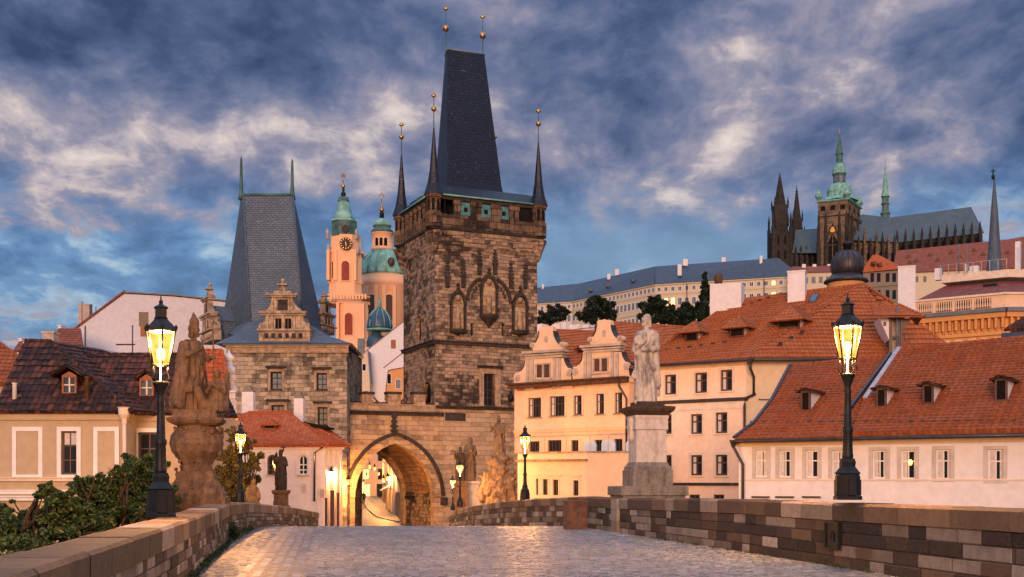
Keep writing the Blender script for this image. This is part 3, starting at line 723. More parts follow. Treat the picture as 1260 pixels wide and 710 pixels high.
def add_window(fac, box, frame='brown', nx=2, nz=2, fw=.07, bar=.04, surround=None, sw=.14, sp=.03, sill=None, arch=False, gl='glass', curtain=None, name='window', px=True, pin=None, lab=None):
    fr = fac.fr; u0, u1, z0, z1 = fr.rect(*box) if px else box
    fac.opening(u0, u1, z0, z1, arch); dd = -fac.rev*.72 if pin is None else pin
    mb = MB(); r = (u1-u0)/2; zt = z1-r if arch else z1; e = .002
    mb.fb(fr, u0+e, u0+fw, z0+e, zt, dd-.05, dd); mb.fb(fr, u1-fw, u1-e, z0+e, zt, dd-.05, dd); mb.fb(fr, u0+fw, u1-fw, z0+e, z0+fw, dd-.05, dd)
    if not arch: mb.fb(fr, u0+fw, u1-fw, z1-fw, z1-e, dd-.05, dd)
    else:
        N = 10; um = (u0+u1)/2
        for k in range(N):
            a0, a1 = math.pi*k/N, math.pi*(k+1)/N
            mb.fp(fr, [(um-(r-e)*math.cos(a0), zt+(r-e)*math.sin(a0)), (um-(r-e)*math.cos(a1), zt+(r-e)*math.sin(a1)), (um-(r-fw)*math.cos(a1), zt+(r-fw)*math.sin(a1)), (um-(r-fw)*math.cos(a0), zt+(r-fw)*math.sin(a0))], dd-.05, dd)
    for k in range(1, nx):
        u = u0+(u1-u0)*k/nx; mb.fb(fr, u-bar/2, u+bar/2, z0+fw, z1-(fw if not arch else fw+.02), dd-.045, dd-.004)
    for k in range(1, nz):
        z = z0+(zt-z0)*(k/nz if nz != 2 else .62); mb.fb(fr, u0+fw, u1-fw, z-bar/2, z+bar/2, dd-.043, dd-.006)
    o = mb.build(name, M[frame], fac.th); g = MB()
    if lab: o['label'] = lab
    if arch:
        N = 10; um = (u0+u1)/2; rr = r-fw*.5
        pts = [fr.p(u0+fw*.5, z0+fw*.5, dd-.03), fr.p(u1-fw*.5, z0+fw*.5, dd-.03)]+[fr.p(um+rr*math.cos(math.pi*k/N), zt+rr*math.sin(math.pi*k/N), dd-.03) for k in range(N+1)]
        g.face(*pts)
    else: g.face(fr.p(u0+fw*.5, z0+fw*.5, dd-.03), fr.p(u1-fw*.5, z0+fw*.5, dd-.03), fr.p(u1-fw*.5, z1-fw*.5, dd-.03), fr.p(u0+fw*.5, z1-fw*.5, dd-.03))
    g.build('pane', M[gl], o, fix=False)
    if curtain:
        c = MB()
        for a, b in curtain:
            ua, ub = u0+(u1-u0)*a, u0+(u1-u0)*b; c.face(fr.p(ua, z0+fw*.6, dd-.026), fr.p(ub, z0+fw*.6, dd-.026), fr.p(ub, z1-fw*.6, dd-.026), fr.p(ua, z1-fw*.6, dd-.026))
        c.build('curtain', M['curtain'], o, fix=False)
    if surround:
        s_ = MB()
        if not arch:
            s_.fb(fr, u0-sw, u0-.003, z0-sw*.6, z1+sw, -.02, sp); s_.fb(fr, u1+.003, u1+sw, z0-sw*.6, z1+sw, -.02, sp); s_.fb(fr, u0-.003, u1+.003, z1+.003, z1+sw, -.02, sp-.002)
            s_.fb(fr, u0-.003, u1+.003, z0-sw*.6, z0-.003, -.02, sp-.002)
        else:
            s_.fb(fr, u0-sw, u0-.003, z0, zt, -.02, sp); s_.fb(fr, u1+.003, u1+sw, z0, zt, -.02, sp); N = 10; um = (u0+u1)/2
            for k in range(N):
                a0, a1 = math.pi*k/N, math.pi*(k+1)/N; ro, ri = r+sw, r+.003
                s_.fp(fr, [(um-ro*math.cos(a0), zt+ro*math.sin(a0)), (um-ro*math.cos(a1), zt+ro*math.sin(a1)), (um-ri*math.cos(a1), zt+ri*math.sin(a1)), (um-ri*math.cos(a0), zt+ri*math.sin(a0))], -.02, sp)
        s_.build('surround', M[surround], o)
    if sill:
        s_ = MB(); s_.fb(fr, u0-.1, u1+.1, z0-.09, z0-.004, -.05, .10); s_.build('sill', M[sill], o)
    return o
def band(th, fr, u0, u1, z0, z1, proud, mat, name='cornice', lip=True):
    mb = MB(); mb.fb(fr, u0, u1, z0, z1, -.03, proud)
    if lip: mb.fb(fr, u0-.03, u1+.03, z1, z1+(z1-z0)*.35, -.03, proud*1.5)
    return mb.build(name, mat, th)
def pipe(th, pts, r=.055, mat='gutter', name='downpipe', hopper=None):
    mb = MB(); mb.tube(pts, r, 8)
    if hopper is not None:
        p = Vector(pts[0]); mb.lathe([(r*1.1, -.28), (r*2.4, 0), (r*2.6, .06)], p, 10, False)
    return mb.build(name, M[mat] if isinstance(mat, str) else mat, th)
def dormer(th, fr, pl, pitch, box, style='gable', rp=24, roof='red_tiles', front='brown', cheek='white', over=.22, win=True, glass_='dark', frame='brown', hip=.6, back_only=False, label=None):
    """box = photo rectangle of the front wall; it stands where its foot meets the roof plane"""
    x0, y0, x1, y1 = box; Bp = pl.at((x0+x1)/2, y1); f2 = Fr(0, 0, fr.ang, Bp)
    u0, u1 = f2.u(x0), f2.u(x1); z0 = Bp.z; z1 = z0+(y1-y0)/F*Bp.y; tp = math.tan(R(pitch))
    h = z1-z0; um = (u0+u1)/2; fl = -.25*tp; L = h/tp
    b = MB()
    # front wall as a frame round the opening, then cheeks running back into the roof
    e = .08 if win else .0
    if win:
        b.fb(f2, u0, u0+e, z0-.2, z1, -.1, 0); b.fb(f2, u1-e, u1, z0-.2, z1, -.1, 0); b.fb(f2, u0+e, u1-e, z1-e, z1, -.1, 0); b.fb(f2, u0+e, u1-e, z0-.2, z0+e, -.1, 0)
    else: b.fb(f2, u0, u1, z0-.2, z1, -.1, 0)
    o = b.build('dormer', M[front], th)
    if label: o['label'] = label
    c = MB()
    for u, du in ((u0, .06), (u1, -.06)):
        c.prism([f2.p(u, z0-.02, -.1), f2.p(u, z1, -.1), f2.p(u, z1, -L), ], f2.t*du)
    c.build('cheek', M[cheek], o)
    hw = (u1-u0)/2+over; zr = z1+hw*math.tan(R(rp)); Lr = (zr-z0)/tp+.1; ze = z1-.02
    r_ = MB(); P = f2.p
    if style == 'hip':
        A = [P(u1+over, ze, over), P(u1+over, ze, -L-.1), P(um, zr, -Lr), P(um, zr, over-hip)]; C = [P(u0-over, ze, over), P(um, zr, over-hip), P(um, zr, -Lr), P(u0-over, ze, -L-.1)]
        for q in (A, C, [P(u0-over, ze, over), P(u1+over, ze, over), P(um, zr, over-hip)]):
            if 'tiles' in M[roof].name: r_.tiled(q, .26, .03, .06)
            else: r_.slab(q, .06)
    else:
        A = [P(u1+over, ze, over), P(u1+over, ze, -L-.1), P(um, zr, -Lr), P(um, zr, over)]; C = [P(u0-over, ze, over), P(um, zr, over), P(um, zr, -Lr), P(u0-over, ze, -L-.1)]
        for q in (A, C):
            if 'tiles' in M[roof].name: r_.tiled(q, .26, .03, .06)
            else: r_.slab(q, .06)
        gb = MB(); gb.fp(f2, [(u0, z1), (u1, z1), (um, z1+(u1-u0)/2*math.tan(R(rp)))], -.08, 0); gb.build('gable', M[front], o)
    r_.build('dormer_roof', M[roof], o)
    if win:
        w_ = MB(); w_.face(f2.p(u0+e, z0+e, -.07), f2.p(u1-e, z0+e, -.07), f2.p(u1-e, z1-e, -.07), f2.p(u0+e, z1-e, -.07)); w_.build('pane', M[glass_], o, fix=False)
        if frame:
            w_ = MB(); w_.fb(f2, um-.03, um+.03, z0+e, z1-e, -.066, -.03); w_.fb(f2, u0+e, u1-e, (z0+z1)/2-.025, (z0+z1)/2+.025, -.066, -.032); w_.build('glazing_bar', M[frame], o)
    return o
def chimney(th, fr, px0, py0, px1, py1, D, dep=.9, mat='white', cap=True, name='chimney', down=1.5, pots=0):
    f2 = Fr((px0+px1)/2, D, fr.ang); u0, u1 = f2.u(px0), f2.u(px1); z0, z1 = ZZ(py1, D), ZZ(py0, D); b = MB()
    b.fb(f2, u0, u1, z0-down, z1, -dep, 0); h = z1-z0
    o = b.build(name, M[mat], th)
    if cap:
        c = MB(); c.fb(f2, u0-.04, u1+.04, z1, z1+.09, -dep-.04, .04); c.build('cap', M[mat], o)
    for k in range(pots):
        c = MB(); uu = u0+(u1-u0)*(k+.5)/pots; c.lathe([(.11, 0), (.09, .35), (.11, .38)], f2.p(uu, z1+(.09 if cap else 0), -dep/2), 8); c.build('chimney_pot', M['rust'], o)
    return o
def ridge_cap(mb, a, b, r=.11, step=.34):
    a, b = Vector(a), Vector(b); n = max(1, int((b-a).length/step)); d = (b-a)/n
    for k in range(n): mb.tube([a+d*k, a+d*(k+1.06)], r*.86, 6, r)
def tile_roof(th, polys, mat, course=.32, lift=.05, name='roof', ridges=(), parent=None, th_=.15):
    mb = MB()
    for q in polys: mb.tiled(q, course, lift, th_)
    o = mb.build(name, M[mat], parent or th)
    for a, b in ridges: r_ = MB(); ridge_cap(r_, a, b); r_.build('ridge_tiles', M[mat], o)
    return o

# ============================================================ RIGHT BANK: long low white house
fr = Fr(905, 51.7, -33.5); fr_G = fr; zG = fr.z(910, 540); ph = 28
H = thing('low_house', 'long low white house with dormered red roof behind the largest lamp on the right', 'house', fr.p(0, -6))
fa = Facade(H, fr, fr.u(909), fr.u(1418), -6, zG+.05, M['white'], 9, .12)
for x0, x1, y0, y1 in ((931, 942.5, 555, 586), (960, 972, 555, 586.5), (993, 1005, 555, 587), (1025, 1037, 555.5, 587.5), (1075, 1089, 555, 588), (1110, 1124.5, 555, 588.5), (1153, 1168, 554, 589), (1217, 1233, 554, 590.5)):
    lit = x0 == 1110
    add_window(fa, (x0-1.6, y0-1, x1+1.6, y1+1), 'whitetrim', 2, 2, .065, .05, 'winsur', .15, .03, None, gl='litwin' if False else 'glass', curtain=((.06, rnd.choice((.45, .40, .47))),)+(((rnd.choice((.74, .8, .62)), .95),) if rnd.random() < .6 else ()) if not lit else ((.06, .42),), lab='window with a warm reflection in its glass' if lit else None)
    if lit:
        u = fr.u(1120); z = fr.z(1120, 569); b = MB(); b.ball(fr.p(u, z, -.04), .085, 10, 1.5)  # glowing ball put in for the warm reflection on the pane
        lm = b.build('warm_reflection', M['litwin'], H)
for x0, x1 in ((926, 947), (955, 977), (988, 1010)):
    b = MB(); a0, a1, zz0, zz1 = *[fr.u(x) for x in (x0, x1)], 0, 0
    zz0, zz1 = fr.z((x0+x1)/2, 612.5), fr.z((x0+x1)/2, 610.5); b.fb(fr, a0, a1, zz0, zz1, .0, .14); b.build('window_hood', M['gutter'], H)
fa.build()
band(H, fr, fr.u(909)-.02, fr.u(1418), fr.z(1000, 591.3), fr.z(1000, 589.3), .035, M['creamtrim'], 'string_course', False)
c_ = MB(); zc = zG; c_.fb(fr, fr.u(909)-.1, fr.u(1418), zc-.34, zc-.10, -.02, .10); c_.fb(fr, fr.u(909)-.14, fr.u(1418), zc-.10, zc+.02, -.02, .24); c_.build('cornice', plaster('warm_eaves_plaster', (.70, .50, .28), .1), H)
pl = roofpl(fr, zG+.06, ph, .42); plL = pl
A = lambda x, y: pl.at(x, y)
foot = [(904, 541), (1300, 534)]
e0, e1 = A(905, 540), pl.at(1300, 534.3)
zeave = e0.z
def onp(pl_, px, z):   # point of a plane on column px at height z
    lo, hi = 100, 620
    for _ in range(50):
        m_2 = (lo+hi)/2
        if pl_.at(px, m_2).z > z: lo = m_2
        else: hi = m_2
    return pl_.at(px, (lo+hi)/2)
eL, eM, eR = onp(pl, 905, zeave), onp(pl, 1048, zeave), onp(pl, 1420, zeave)
left_poly = [eL, onp(pl, 1060, zeave), A(1064, 492), A(1098, 437.5), A(974, 450), A(952, 492), A(930, 521)]
pl2 = Pl(pl.p+Vector((0, 0, .14)), pl.n)
B2 = lambda x, y: pl2.at(x, y)
right_poly = [onp(pl2, 1048, zeave+.14), onp(pl2, 1420, zeave+.14), B2(1420, 399.6), B2(1104, 430), B2(1062, 492)]
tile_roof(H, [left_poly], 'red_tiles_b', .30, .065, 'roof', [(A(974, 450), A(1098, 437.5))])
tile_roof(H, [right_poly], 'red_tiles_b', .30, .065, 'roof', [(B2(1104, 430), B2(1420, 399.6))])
v_ = MB(); q0, q1, q2 = B2(1104, 429), B2(1062, 491), B2(1049, 503); q3 = onp(pl2, 1046, zeave+.3)
def strip(mb, a, b, wd, up, pl_):
    a, b = Vector(a)+pl_.n*.02, Vector(b)+pl_.n*.02; s_ = (b-a).cross(pl_.n).normalized()*wd
    mb.hexa([a, a+s_, b+s_, b, a+pl_.n*up, a+s_+pl_.n*up, b+s_+pl_.n*up, b+pl_.n*up])
strip(v_, q1, q0, .20, .08, pl2); v_.build('verge_flashing', M['flash'], H)
for a, c2, wd, up, p_ in ((q2, B2(1098, 436), -.12, .14, pl2), (A(1046, 505), q2, -.10, .08, pl2), (A(1036, 512), A(1046, 505), -.08, .05, pl), (A(905, 540), A(930, 521), -.14, .10, pl), (A(930, 521), A(952, 492), -.14, .10, pl), (A(952, 492), A(974, 450), -.14, .10, pl)):
    v_ = MB(); strip(v_, a, c2, wd, up, p_); v_.build('verge_board', M['gutter'], H)
gm = MB(); gm.tube([onp(pl, 905, zeave)+fr.n*.06-Vector((0, 0, .1)), onp(pl, 1420, zeave)+fr.n*.06-Vector((0, 0, .1))], .085, 8); gm.build('gutter', M['gutter'], H)
p0 = fr.p(fr.u(905.5), zG-.12, .3)
pipe(H, [p0, p0+Vector((0, 0, -.25)), fr.p(fr.u(915), zG-1.15, .09), fr.p(fr.u(915), -4, .09)], .07, hopper=1)
for bx_, (gl_) in (((985, 481, 997, 506.5), 'dark'), ((1078, 477.5, 1090.5, 501.5), 'dark'), ((1135, 473, 1148.5, 498.5), 'dark'), ((1224, 466, 1239.5, 494.5), 'dark')):
    P_ = pl if bx_[0] < 1060 else pl2
    dormer(H, fr, P_, ph, bx_, 'gable', 16, 'old_tiles', 'brown', 'white', .20, True, gl_, None)
# snow guards / vents: small knobs in a row
for k in range(24):
    kn = MB()
    x = 925+k*14; 
    P_ = pl if x < 1050 else pl2
    q = P_.at(x, 521-.05*k); kn.fb(Fr(0, 0, fr.ang, q), -.08, .08, q.z, q.z+.12, -.1, .0); kn.build('snow_guard', M['gutter'], H)

# ============================================================ three-storey cream house
fr = Fr(918, 70, -36); zF = fr.z(918, 440); zS = fr.z(918, 491)
H = thing('corner_house', 'three storey cream house with broad orange roof and three white chimneys', 'house', fr.p(0, -6))
fa = Facade(H, fr, fr.u(783), 0, -6, zF, M['pinkwhite'], 9, .16)
cols = ((818, 832), (855, 870), (886.5, 901)); cols2 = ((814.5, 826.5), (850, 864), (880.5, 895))
for (xa, xb), y0, y1 in ((cols[0], 461, 485.5), (cols[1], 458.5, 483.5), (cols[2], 455, 481), (cols2[0], 510, 534), (cols2[1], 509.5, 534), (cols2[2], 507.5, 533), (cols2[0], 560, 585), (cols2[1], 560, 585), (cols2[2], 559.5, 585)):
    add_window(fa, (xa, y0, xb, y1), 'brown', 2, 2, .11, .09, 'creamtrim', .16, .02, 'creamtrim', curtain=((.08, .40),) if y0 < 500 or xa > 840 else None)
for xa, xb in ((848, 861), (878, 891)): add_window(fa, (xa, 608.5, xb, 626), 'brown', 2, 2, .11, .09)
fa.build(False)
# the wing round the corner runs parallel to the picture
frw = Fr(918, 70, 0); wv = MB()
wv.face(frw.p(0, -6), frw.p(9.4, -6), frw.p(9.4, zF), frw.p(0, zF)); wv.face(frw.p(9.4, -6), frw.p(9.4, -6, -12), frw.p(9.4, zF, -12), frw.p(9.4, zF))
a_ = fr.p(fr.u(783), 0); wv.face(a_+Vector((0, 0, -6)), a_+Vector((3, 14, -6)), a_+Vector((3, 14, zF)), a_+Vector((0, 0, zF)))
wv.build('wall', M['cream'], H, fix=False)
band(H, fr, fr.u(783), .12, zS-.10, zS+.12, .14, M['gutter'], 'string_course', False)
band(H, fr, fr.u(783), .02, zS-.55, zS-.1, .05, M['creamtrim'], 'frieze', False)
zS2 = fr.z(913, 596); band(H, fr, fr.u(783), -.15, zS2-.08, zS2+.1, .12, M['gutter'], 'string_course', False)
band(H, fr, fr.u(783), .12, zF-.42, zF-.05, .16, plaster('warm_cornice_plaster', (.74, .52, .33), .1), 'cornice', False)
b = MB(); b.fb(frw, .75, 3.1, frw.z(935, 492.5), frw.z(935, 491), -.02, .05); b.build('string_course', M['gutter'], H)
pitch = 28
plF = roofpl(fr, zF, pitch, .45); C0 = plF.at(920, 440); apex = plF.at(1063, 349.5)
eaveL = onp(plF, 783, C0.z); rl = plF.at(905, 369.5)
# hip line points, then the second facet round the corner and the third beyond the apex
hipm = plF.at(938, 411.5)
eaveR = Vector((XY(1112, C0.y)[0], C0.y, C0.z))
polyA = [eaveL, C0, hipm, apex, rl]
plM = Pl(C0, (eaveR-C0).cross(apex-C0)); 
endR = apex+Vector((6.5, 2.0, -3.6))
endR = plM.at(1118, 428)
polyB = [C0, eaveR, endR, apex]
polyB2 = [C0, apex, hipm]
right_low = W(1166, 426, 70.5)
polyC = [apex, endR, right_low, right_low+Vector((6, 12, 0)), ]
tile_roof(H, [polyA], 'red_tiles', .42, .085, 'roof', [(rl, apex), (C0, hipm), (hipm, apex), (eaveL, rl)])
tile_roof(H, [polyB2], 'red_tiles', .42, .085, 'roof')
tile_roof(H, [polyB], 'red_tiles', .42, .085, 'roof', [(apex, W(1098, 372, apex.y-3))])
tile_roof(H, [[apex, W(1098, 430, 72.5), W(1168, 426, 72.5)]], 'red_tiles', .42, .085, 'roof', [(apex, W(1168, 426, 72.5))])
gm = MB(); gm.tube([eaveL-fr.n*(-.05)-Vector((0, 0, .12)), C0-Vector((0, .05, .12)), eaveR-Vector((0, .05, .12))], .10, 8); gm.build('gutter', M['gutter'], H)
c1 = C0+Vector((.15, -.12, -.15))
pipe(H, [c1, c1+Vector((0, .05, -.5)), frw.p(.45, zF-1.2, .12), frw.p(.45, zS+.35, .12)], .085, hopper=1)
pipe(H, [frw.p(.55, zS+.3, .12), frw.p(-.1, zS+.02, .3), frw.p(-.15, zS-.4, .3), frw.p(-.15, -4, .3)], .085)
for bx_ in ((843, 409, 858, 420), (898, 403.5, 915, 415), (957, 394.5, 984, 404)):
    dormer(H, fr, plF, pitch, bx_, 'hip', 40, 'red_tiles', 'brown', 'white', .5, True, 'dark', None, .9)
# chimneys
def on(pl_, px, py): return pl_.at(px, py).y
o = chimney(H, Fr(890, 80, -20), 873.5, 348.5, 912, 381, on(plF, 893, 384)+.3, 1.6, 'white', False)
b = MB(); p_ = W(884, 348.5, on(plF, 893, 384)+1); b.lathe([(.28, -.1), (.30, .5), (.24, .62)], p_, 10); b.build('chimney_pot', M['rust'], o)
chimney(H, Fr(980, 80, -20), 969, 334.5, 990.5, 373, on(plF, 978, 374)+.2, 1.2, 'white', True)
chimney(H, Fr(1115, 86, -20), 1105, 328.5, 1126.5, 378, 86, 1.3, 'white', True)
# roof window
b = MB(); q = [plF.at(994, 374), plF.at(1003, 373.5), plF.at(1009, 363), plF.at(1000, 363.5)]; b.slab([x+plF.n*.12 for x in q], .14); sk = b.build('roof_window', M['gutter'], H)
b = MB(); cc = sum(q, Vector())/4; b.face(*[cc+(x-cc)*.8+plF.n*.128 for x in q]); b.build('pane', M['glass_blue'], sk, fix=False)
for row_, (x0, y0, x1, y1, n_) in enumerate(((820, 432, 905, 421, 6), (915, 377, 955, 365, 4), (960, 424, 1000, 402, 3))):
    for k in range(n_):
        kn = MB(); q = plF.at(x0+(x1-x0)*k/n_, y0+(y1-y0)*k/n_); kn.fb(Fr(0, 0, -36, q), -.12, .12, q.z, q.z+.16, -.1, .02); kn.build('snow_guard', M['gutter'], H)
# timber loading turret on the roof
ft = Fr(1096, 68.6, -10); tz0, tz1 = ft.z(1096, 434), ft.z(1096, 390)
T_ = MB()
ua, ub, uc, ud = ft.u(1080), ft.u(1094), ft.u(1098), ft.u(1111)
T_.fb(ft, ub, uc, tz0, tz1, -.2, 0); T_.fb(ft, ud-.14, ud, tz0+.2, tz1, -.2, 0); T_.fb(ft, ub-.1, ud+.1, tz1-.12, tz1, -2.2, .05); T_.fb(ft, ub, ud, tz0+.9, tz0+1.02, -.18, -.02)
T_.prism([ft.p(ud, tz1-.12, -.02), ft.p(ud, tz1-.8, -.02), ft.p(ft.u(1122), tz1-.12, -.02)], ft.n*-.1)
tu = T_.build('loading_turret', M['brown'], H)
b = MB(); b.fp(ft, [(ft.u(1082), ft.z(1082, 391)), (ub, ft.z(1094, 391)), (ub, ft.z(1094, 418))], -2.5, -.03); b.build('cheek', M['white'], tu)
b = MB(); b.fb(ft, ub+.2, ud-.15, tz0, tz1-.13, -1.2, -.5); b.build('back_wall', M['greytrim'], tu)
b = MB(); b.fb(ft, ft.u(1087), ft.u(1090.5), ft.z(1089, 401), ft.z(1089, 396), -.5, -.005); b.build('hatch', M['brown'], tu)
b = MB(); b.tube([ft.p(ft.u(1103.5), tz0-.1, .12), ft.p(ft.u(1103.5), ft.z(1103, 376), .12)], .05, 6); b.tube([ft.p(ft.u(1106), tz0, .1), ft.p(ft.u(1106), tz1, .1)], .035, 6); b.build('vent_pipe', M['lead'], tu)
ra, rb_, rc, rd = ft.p(ft.u(1073), ft.z(1073, 391), .7), ft.p(ft.u(1134), ft.z(1134, 391), .7), ft.p(ft.u(1111), ft.z(1111, 371.5), -1.2), ft.p(ft.u(1076), ft.z(1076, 373), -1.2)
re = ft.p(ft.u(1140), ft.z(1140, 391), -3.0)
tile_roof(H, [[ra, rb_, rc, rd], [rb_, re, rc]], 'red_tiles', .3, .04, 'turret_roof', [(rc, rb_), (rd, rc)], tu, .08)
# ============================================================ ochre house with two scrolled gables
fr = Fr(765, 74.5, -38); zc = fr.z(700, 475)
zE = (fr.z(640, 480)+fr.z(765, 468))/2
H = thing('gabled_house', 'ochre house with two scrolled baroque gables beside the great tower', 'house', fr.p(-3, -6))
uL, uR = fr.u(633), fr.u(774)
fa = Facade(H, fr, uL, uR, fr.z(700, 556.5), zE, M['ochre'], 9, .16)
for x0, x1, y0, y1, nx in ((650, 666, 489.5, 513.5, 2), (676.5, 695, 487.5, 512, 2), (706, 716, 486.5, 510.5, 1), (733.5, 743.5, 484.5, 509.5, 1), (756.5, 766, 483, 508.5, 1)):
    add_window(fa, (x0, y0, x1, y1), 'brown', nx*2, 2, .07, .05, 'ochre', .14, .04, 'trim', curtain=((.05, .3),))
for x0, x1, y0, y1, nx in ((651, 664, 543, 556, 2), (674, 691, 541.5, 556, 2), (703, 712, 541.5, 556, 1), (732, 741, 541, 556, 1), (756, 766, 540, 556, 1)):
    add_window(fa, (x0, y0, x1, y1), 'brown', nx*2, 1, .08, .05, 'ochre', .12, .03, None)
fa.build()
band(H, fr, uL, uR, fr.z(700, 531), fr.z(700, 528.5), .12, M['ochre'], 'string_course')
band(H, fr, uL, uR, fr.z(700, 536.5), fr.z(700, 535.2), .06, M['greytrim'], 'string_course', False)
band(H, fr, uL-.2, uR+.1, zE-.05, zE+.22, .55, M['rust'], 'cornice')
b = MB()
for x in (668.5, 695, 724, 747, 770): b.fb(fr, fr.u(x)-.13, fr.u(x)+.13, fr.z(700, 556), fr.z(700, 537), -.02, .10)
for k, x in enumerate((668.5, 695, 724, 747, 770)):
    b = MB(); b.fb(fr, fr.u(x)-.14, fr.u(x)+.14, fr.z(700, 556), fr.z(700, 537), -.02, .10); b.build('pilaster', M['ochre'], H)
pipe(H, [fr.p(fr.u(766.5), zE+.1, .5), fr.p(fr.u(767), zE-.3, .5), fr.p(fr.u(772), fr.z(772, 490), .12), fr.p(fr.u(772), fr.z(772, 560), .12)], .07, hopper=1)
def px_poly(f, pts): return [f.uz(x, y) for x, y in pts]
def arcpts(cx, cy, r, a0, a1, n=6): return [(cx+r*math.cos(R(a0+(a1-a0)*k/n)), cy-r*math.sin(R(a0+(a1-a0)*k/n))) for k in range(n+1)]
fg = fr.off(.15)
def scrolled_gable(dx, dy, wl=0):
    q = lambda pts: px_poly(fg, [(x+dx, y+dy) for x, y in pts])
    low = [(703.5, 472)]+arcpts(708, 456, 5, 200, 80)+[(713, 448.5), (716, 443.5), (717.2, 437), (717.5, 433)]+[(764.5, 433), (766, 438)]+[(768.5, 443)]+arcpts(771.5, 450, 5, 110, -60)+[(775, 462), (776, 470)]
    g = MB(); g.fp(fg, q(low[::-1]), -.45, 0)
    top = [(727, 424)]+arcpts(726, 417.5, 3.4, 250, 60)+[(730, 414), (733, 408), (734.5, 400), (735, 396)]+arcpts(737.5, 395.5, 2.2, 180, 40, 4)+arcpts(743, 395.5, 2.8, 150, 30, 4)+arcpts(748.8, 395.5, 2.2, 140, 0, 4)+[(751.5, 400), (753, 407), (756, 413), (759, 416)]+arcpts(762.5, 416, 3.4, 140, -80)+[(762, 424)]
    g.fp(fg, q(top[::-1]), -.4, -.03)
    o = g.build('gable', M['ochre'], H)
    f = fg; U = lambda x: f.u(x+dx); Zz = lambda x, y: f.z(x+dx, y+dy)
    for nm, y0, y1, pr, e in (('gable_cornice', 433.5, 430.5, .10, 0), ('gable_cornice', 430, 428, .18, .1), ('gable_cornice', 427, 424, .30, .2)):
        b = MB(); b.fp(f, [(U(719)-e, Zz(719, y0+1.2)), (U(763.5)+e, Zz(763.5, y0-1.6)), (U(763.5)+e, Zz(763.5, y1-1.6)), (U(719)-e, Zz(719, y1+1.2))], -.43, pr); b.build(nm, M['greytrim'], o)
    for x in (719, 724.5, 752, 758):
        b = MB(); sl = -.07*(x-741); b.fb(f, U(x), U(x+3.6), Zz(x, 471+sl), Zz(x, 434+sl*.6), -.02, .10); b.fb(f, U(x-.6), U(x+4.2), Zz(x, 471+sl), Zz(x, 467+sl), -.02, .15); b.build('pilaster', M['greytrim'], o)
    for cx_, cy_ in ((708, 457), (771.5, 451), (726, 417.5), (762.5, 416)):
        c_ = f.p(U(cx_), Zz(cx_, cy_), -.25); rr = (4.2 if cy_ > 430 else 3.0)/F*75; b = MB()
        pts = [c_+f.t*rr*math.cos(2*math.pi*k/14)+Vector((0, 0, rr*math.sin(2*math.pi*k/14))) for k in range(14)]
        b.prism([p+f.n*.35 for p in pts], f.n*-.65); ps = [c_+(p-c_)*.45 for p in pts]; b.prism([p+f.n*.42 for p in ps], f.n*-.1); b.build('volute', M['greytrim'], o)
    c_ = f.p(U(743), Zz(743, 410), 0); b = MB(); b.prism([c_+f.t*.13*math.cos(k*math.pi/6)+Vector((0, 0, .22*math.sin(k*math.pi/6)))+f.n*.05 for k in range(12)], f.n*-.1); b.build('medallion', M['greytrim'], o)
    # dark copper capping along the right-hand scroll
    def cap(pts):
        b = MB(); w3 = [f.p(*f.uz(x+dx, y+dy), .04) for x, y in pts]
        for a, c in zip(w3, w3[1:]):
            nrm = Vector((0, 0, 1)); s_ = (c-a).cross(f.n).normalized()*.07
            if s_.z < 0: s_ = -s_
            b.hexa([a, c, c-f.n*.55, a-f.n*.55, a+s_, c+s_, c+s_-f.n*.55, a+s_-f.n*.55])
        b.build('capping', M['gutter'], o)
    cap([(751.5, 400), (753, 407), (756, 413), (759, 416)]); cap([(764.8, 433), (766, 438), (768.5, 443), (771, 445)]); cap([(771, 445)]+arcpts(771.5, 450, 5, 70, -60)+[(775, 462)])
    cap([(730, 414), (733, 408), (734.5, 400)]); cap([(713, 448.5), (716, 443.5), (717.2, 437)])
    for x0, x1 in ((731.5, 738), (740.5, 747)):
        b = MB(); u0, u1, z0, z1 = f.rect(x0+dx, 441+dy, x1+dx, 457+dy); b.fb(f, u0, u1, z0, z1, -.02, .012); w_ = b.build('window', M['brown'], o)
    u0, u1, z0, z1 = f.rect(729.5+dx, 439.5+dy, 749+dx, 458.5+dy)
    b = MB(); b.fb(f, u0, u0+.09, z0, z1, -.02, .06); b.fb(f, u1-.09, u1, z0, z1, -.02, .06); b.fb(f, u0+.09, u1-.09, z1-.09, z1, -.02, .06); b.fb(f, u0-.1, u1+.1, z0-.1, z0, -.02, .10); b.fb(f, (u0+u1)/2-.06, (u0+u1)/2+.06, z0, z1-.09, -.02, .06); b.build('window_surround', M['greytrim'], o)
scrolled_gable(0, 0); scrolled_gable(-71, 7.5)
ppt = 42; plE = roofpl(fr, zE+.1, ppt, .1)
E = lambda x, y: plE.at(x, y)
tile_roof(H, [[E(636, 479), E(776, 467), E(784, 455), E(842, 402), E(790, 399), E(752, 396), E(736, 396.5), E(732, 408), E(680, 406), E(655, 430)]], 'red_tiles', .36, .05, 'roof', [(E(680, 406), E(732, 408)), (E(752, 396.5), E(842, 402.5))])
dormer(H, fr, plE, ppt, (710, 429, 719, 436), 'gable', 20, 'red_tiles', 'brown', 'brown', .2, True, 'dark', None)
for k, (x0, x1, y0) in enumerate(((661, 667, 398.5), (680, 688.5, 398.5), (690.5, 696.5, 397), (698, 713, 399.5), (714.5, 724, 399.5))):
    chimney(H, fr, x0, y0, x1, 408, on(plE, 700, 407)+1.0, .8, 'white', False, down=1.0)
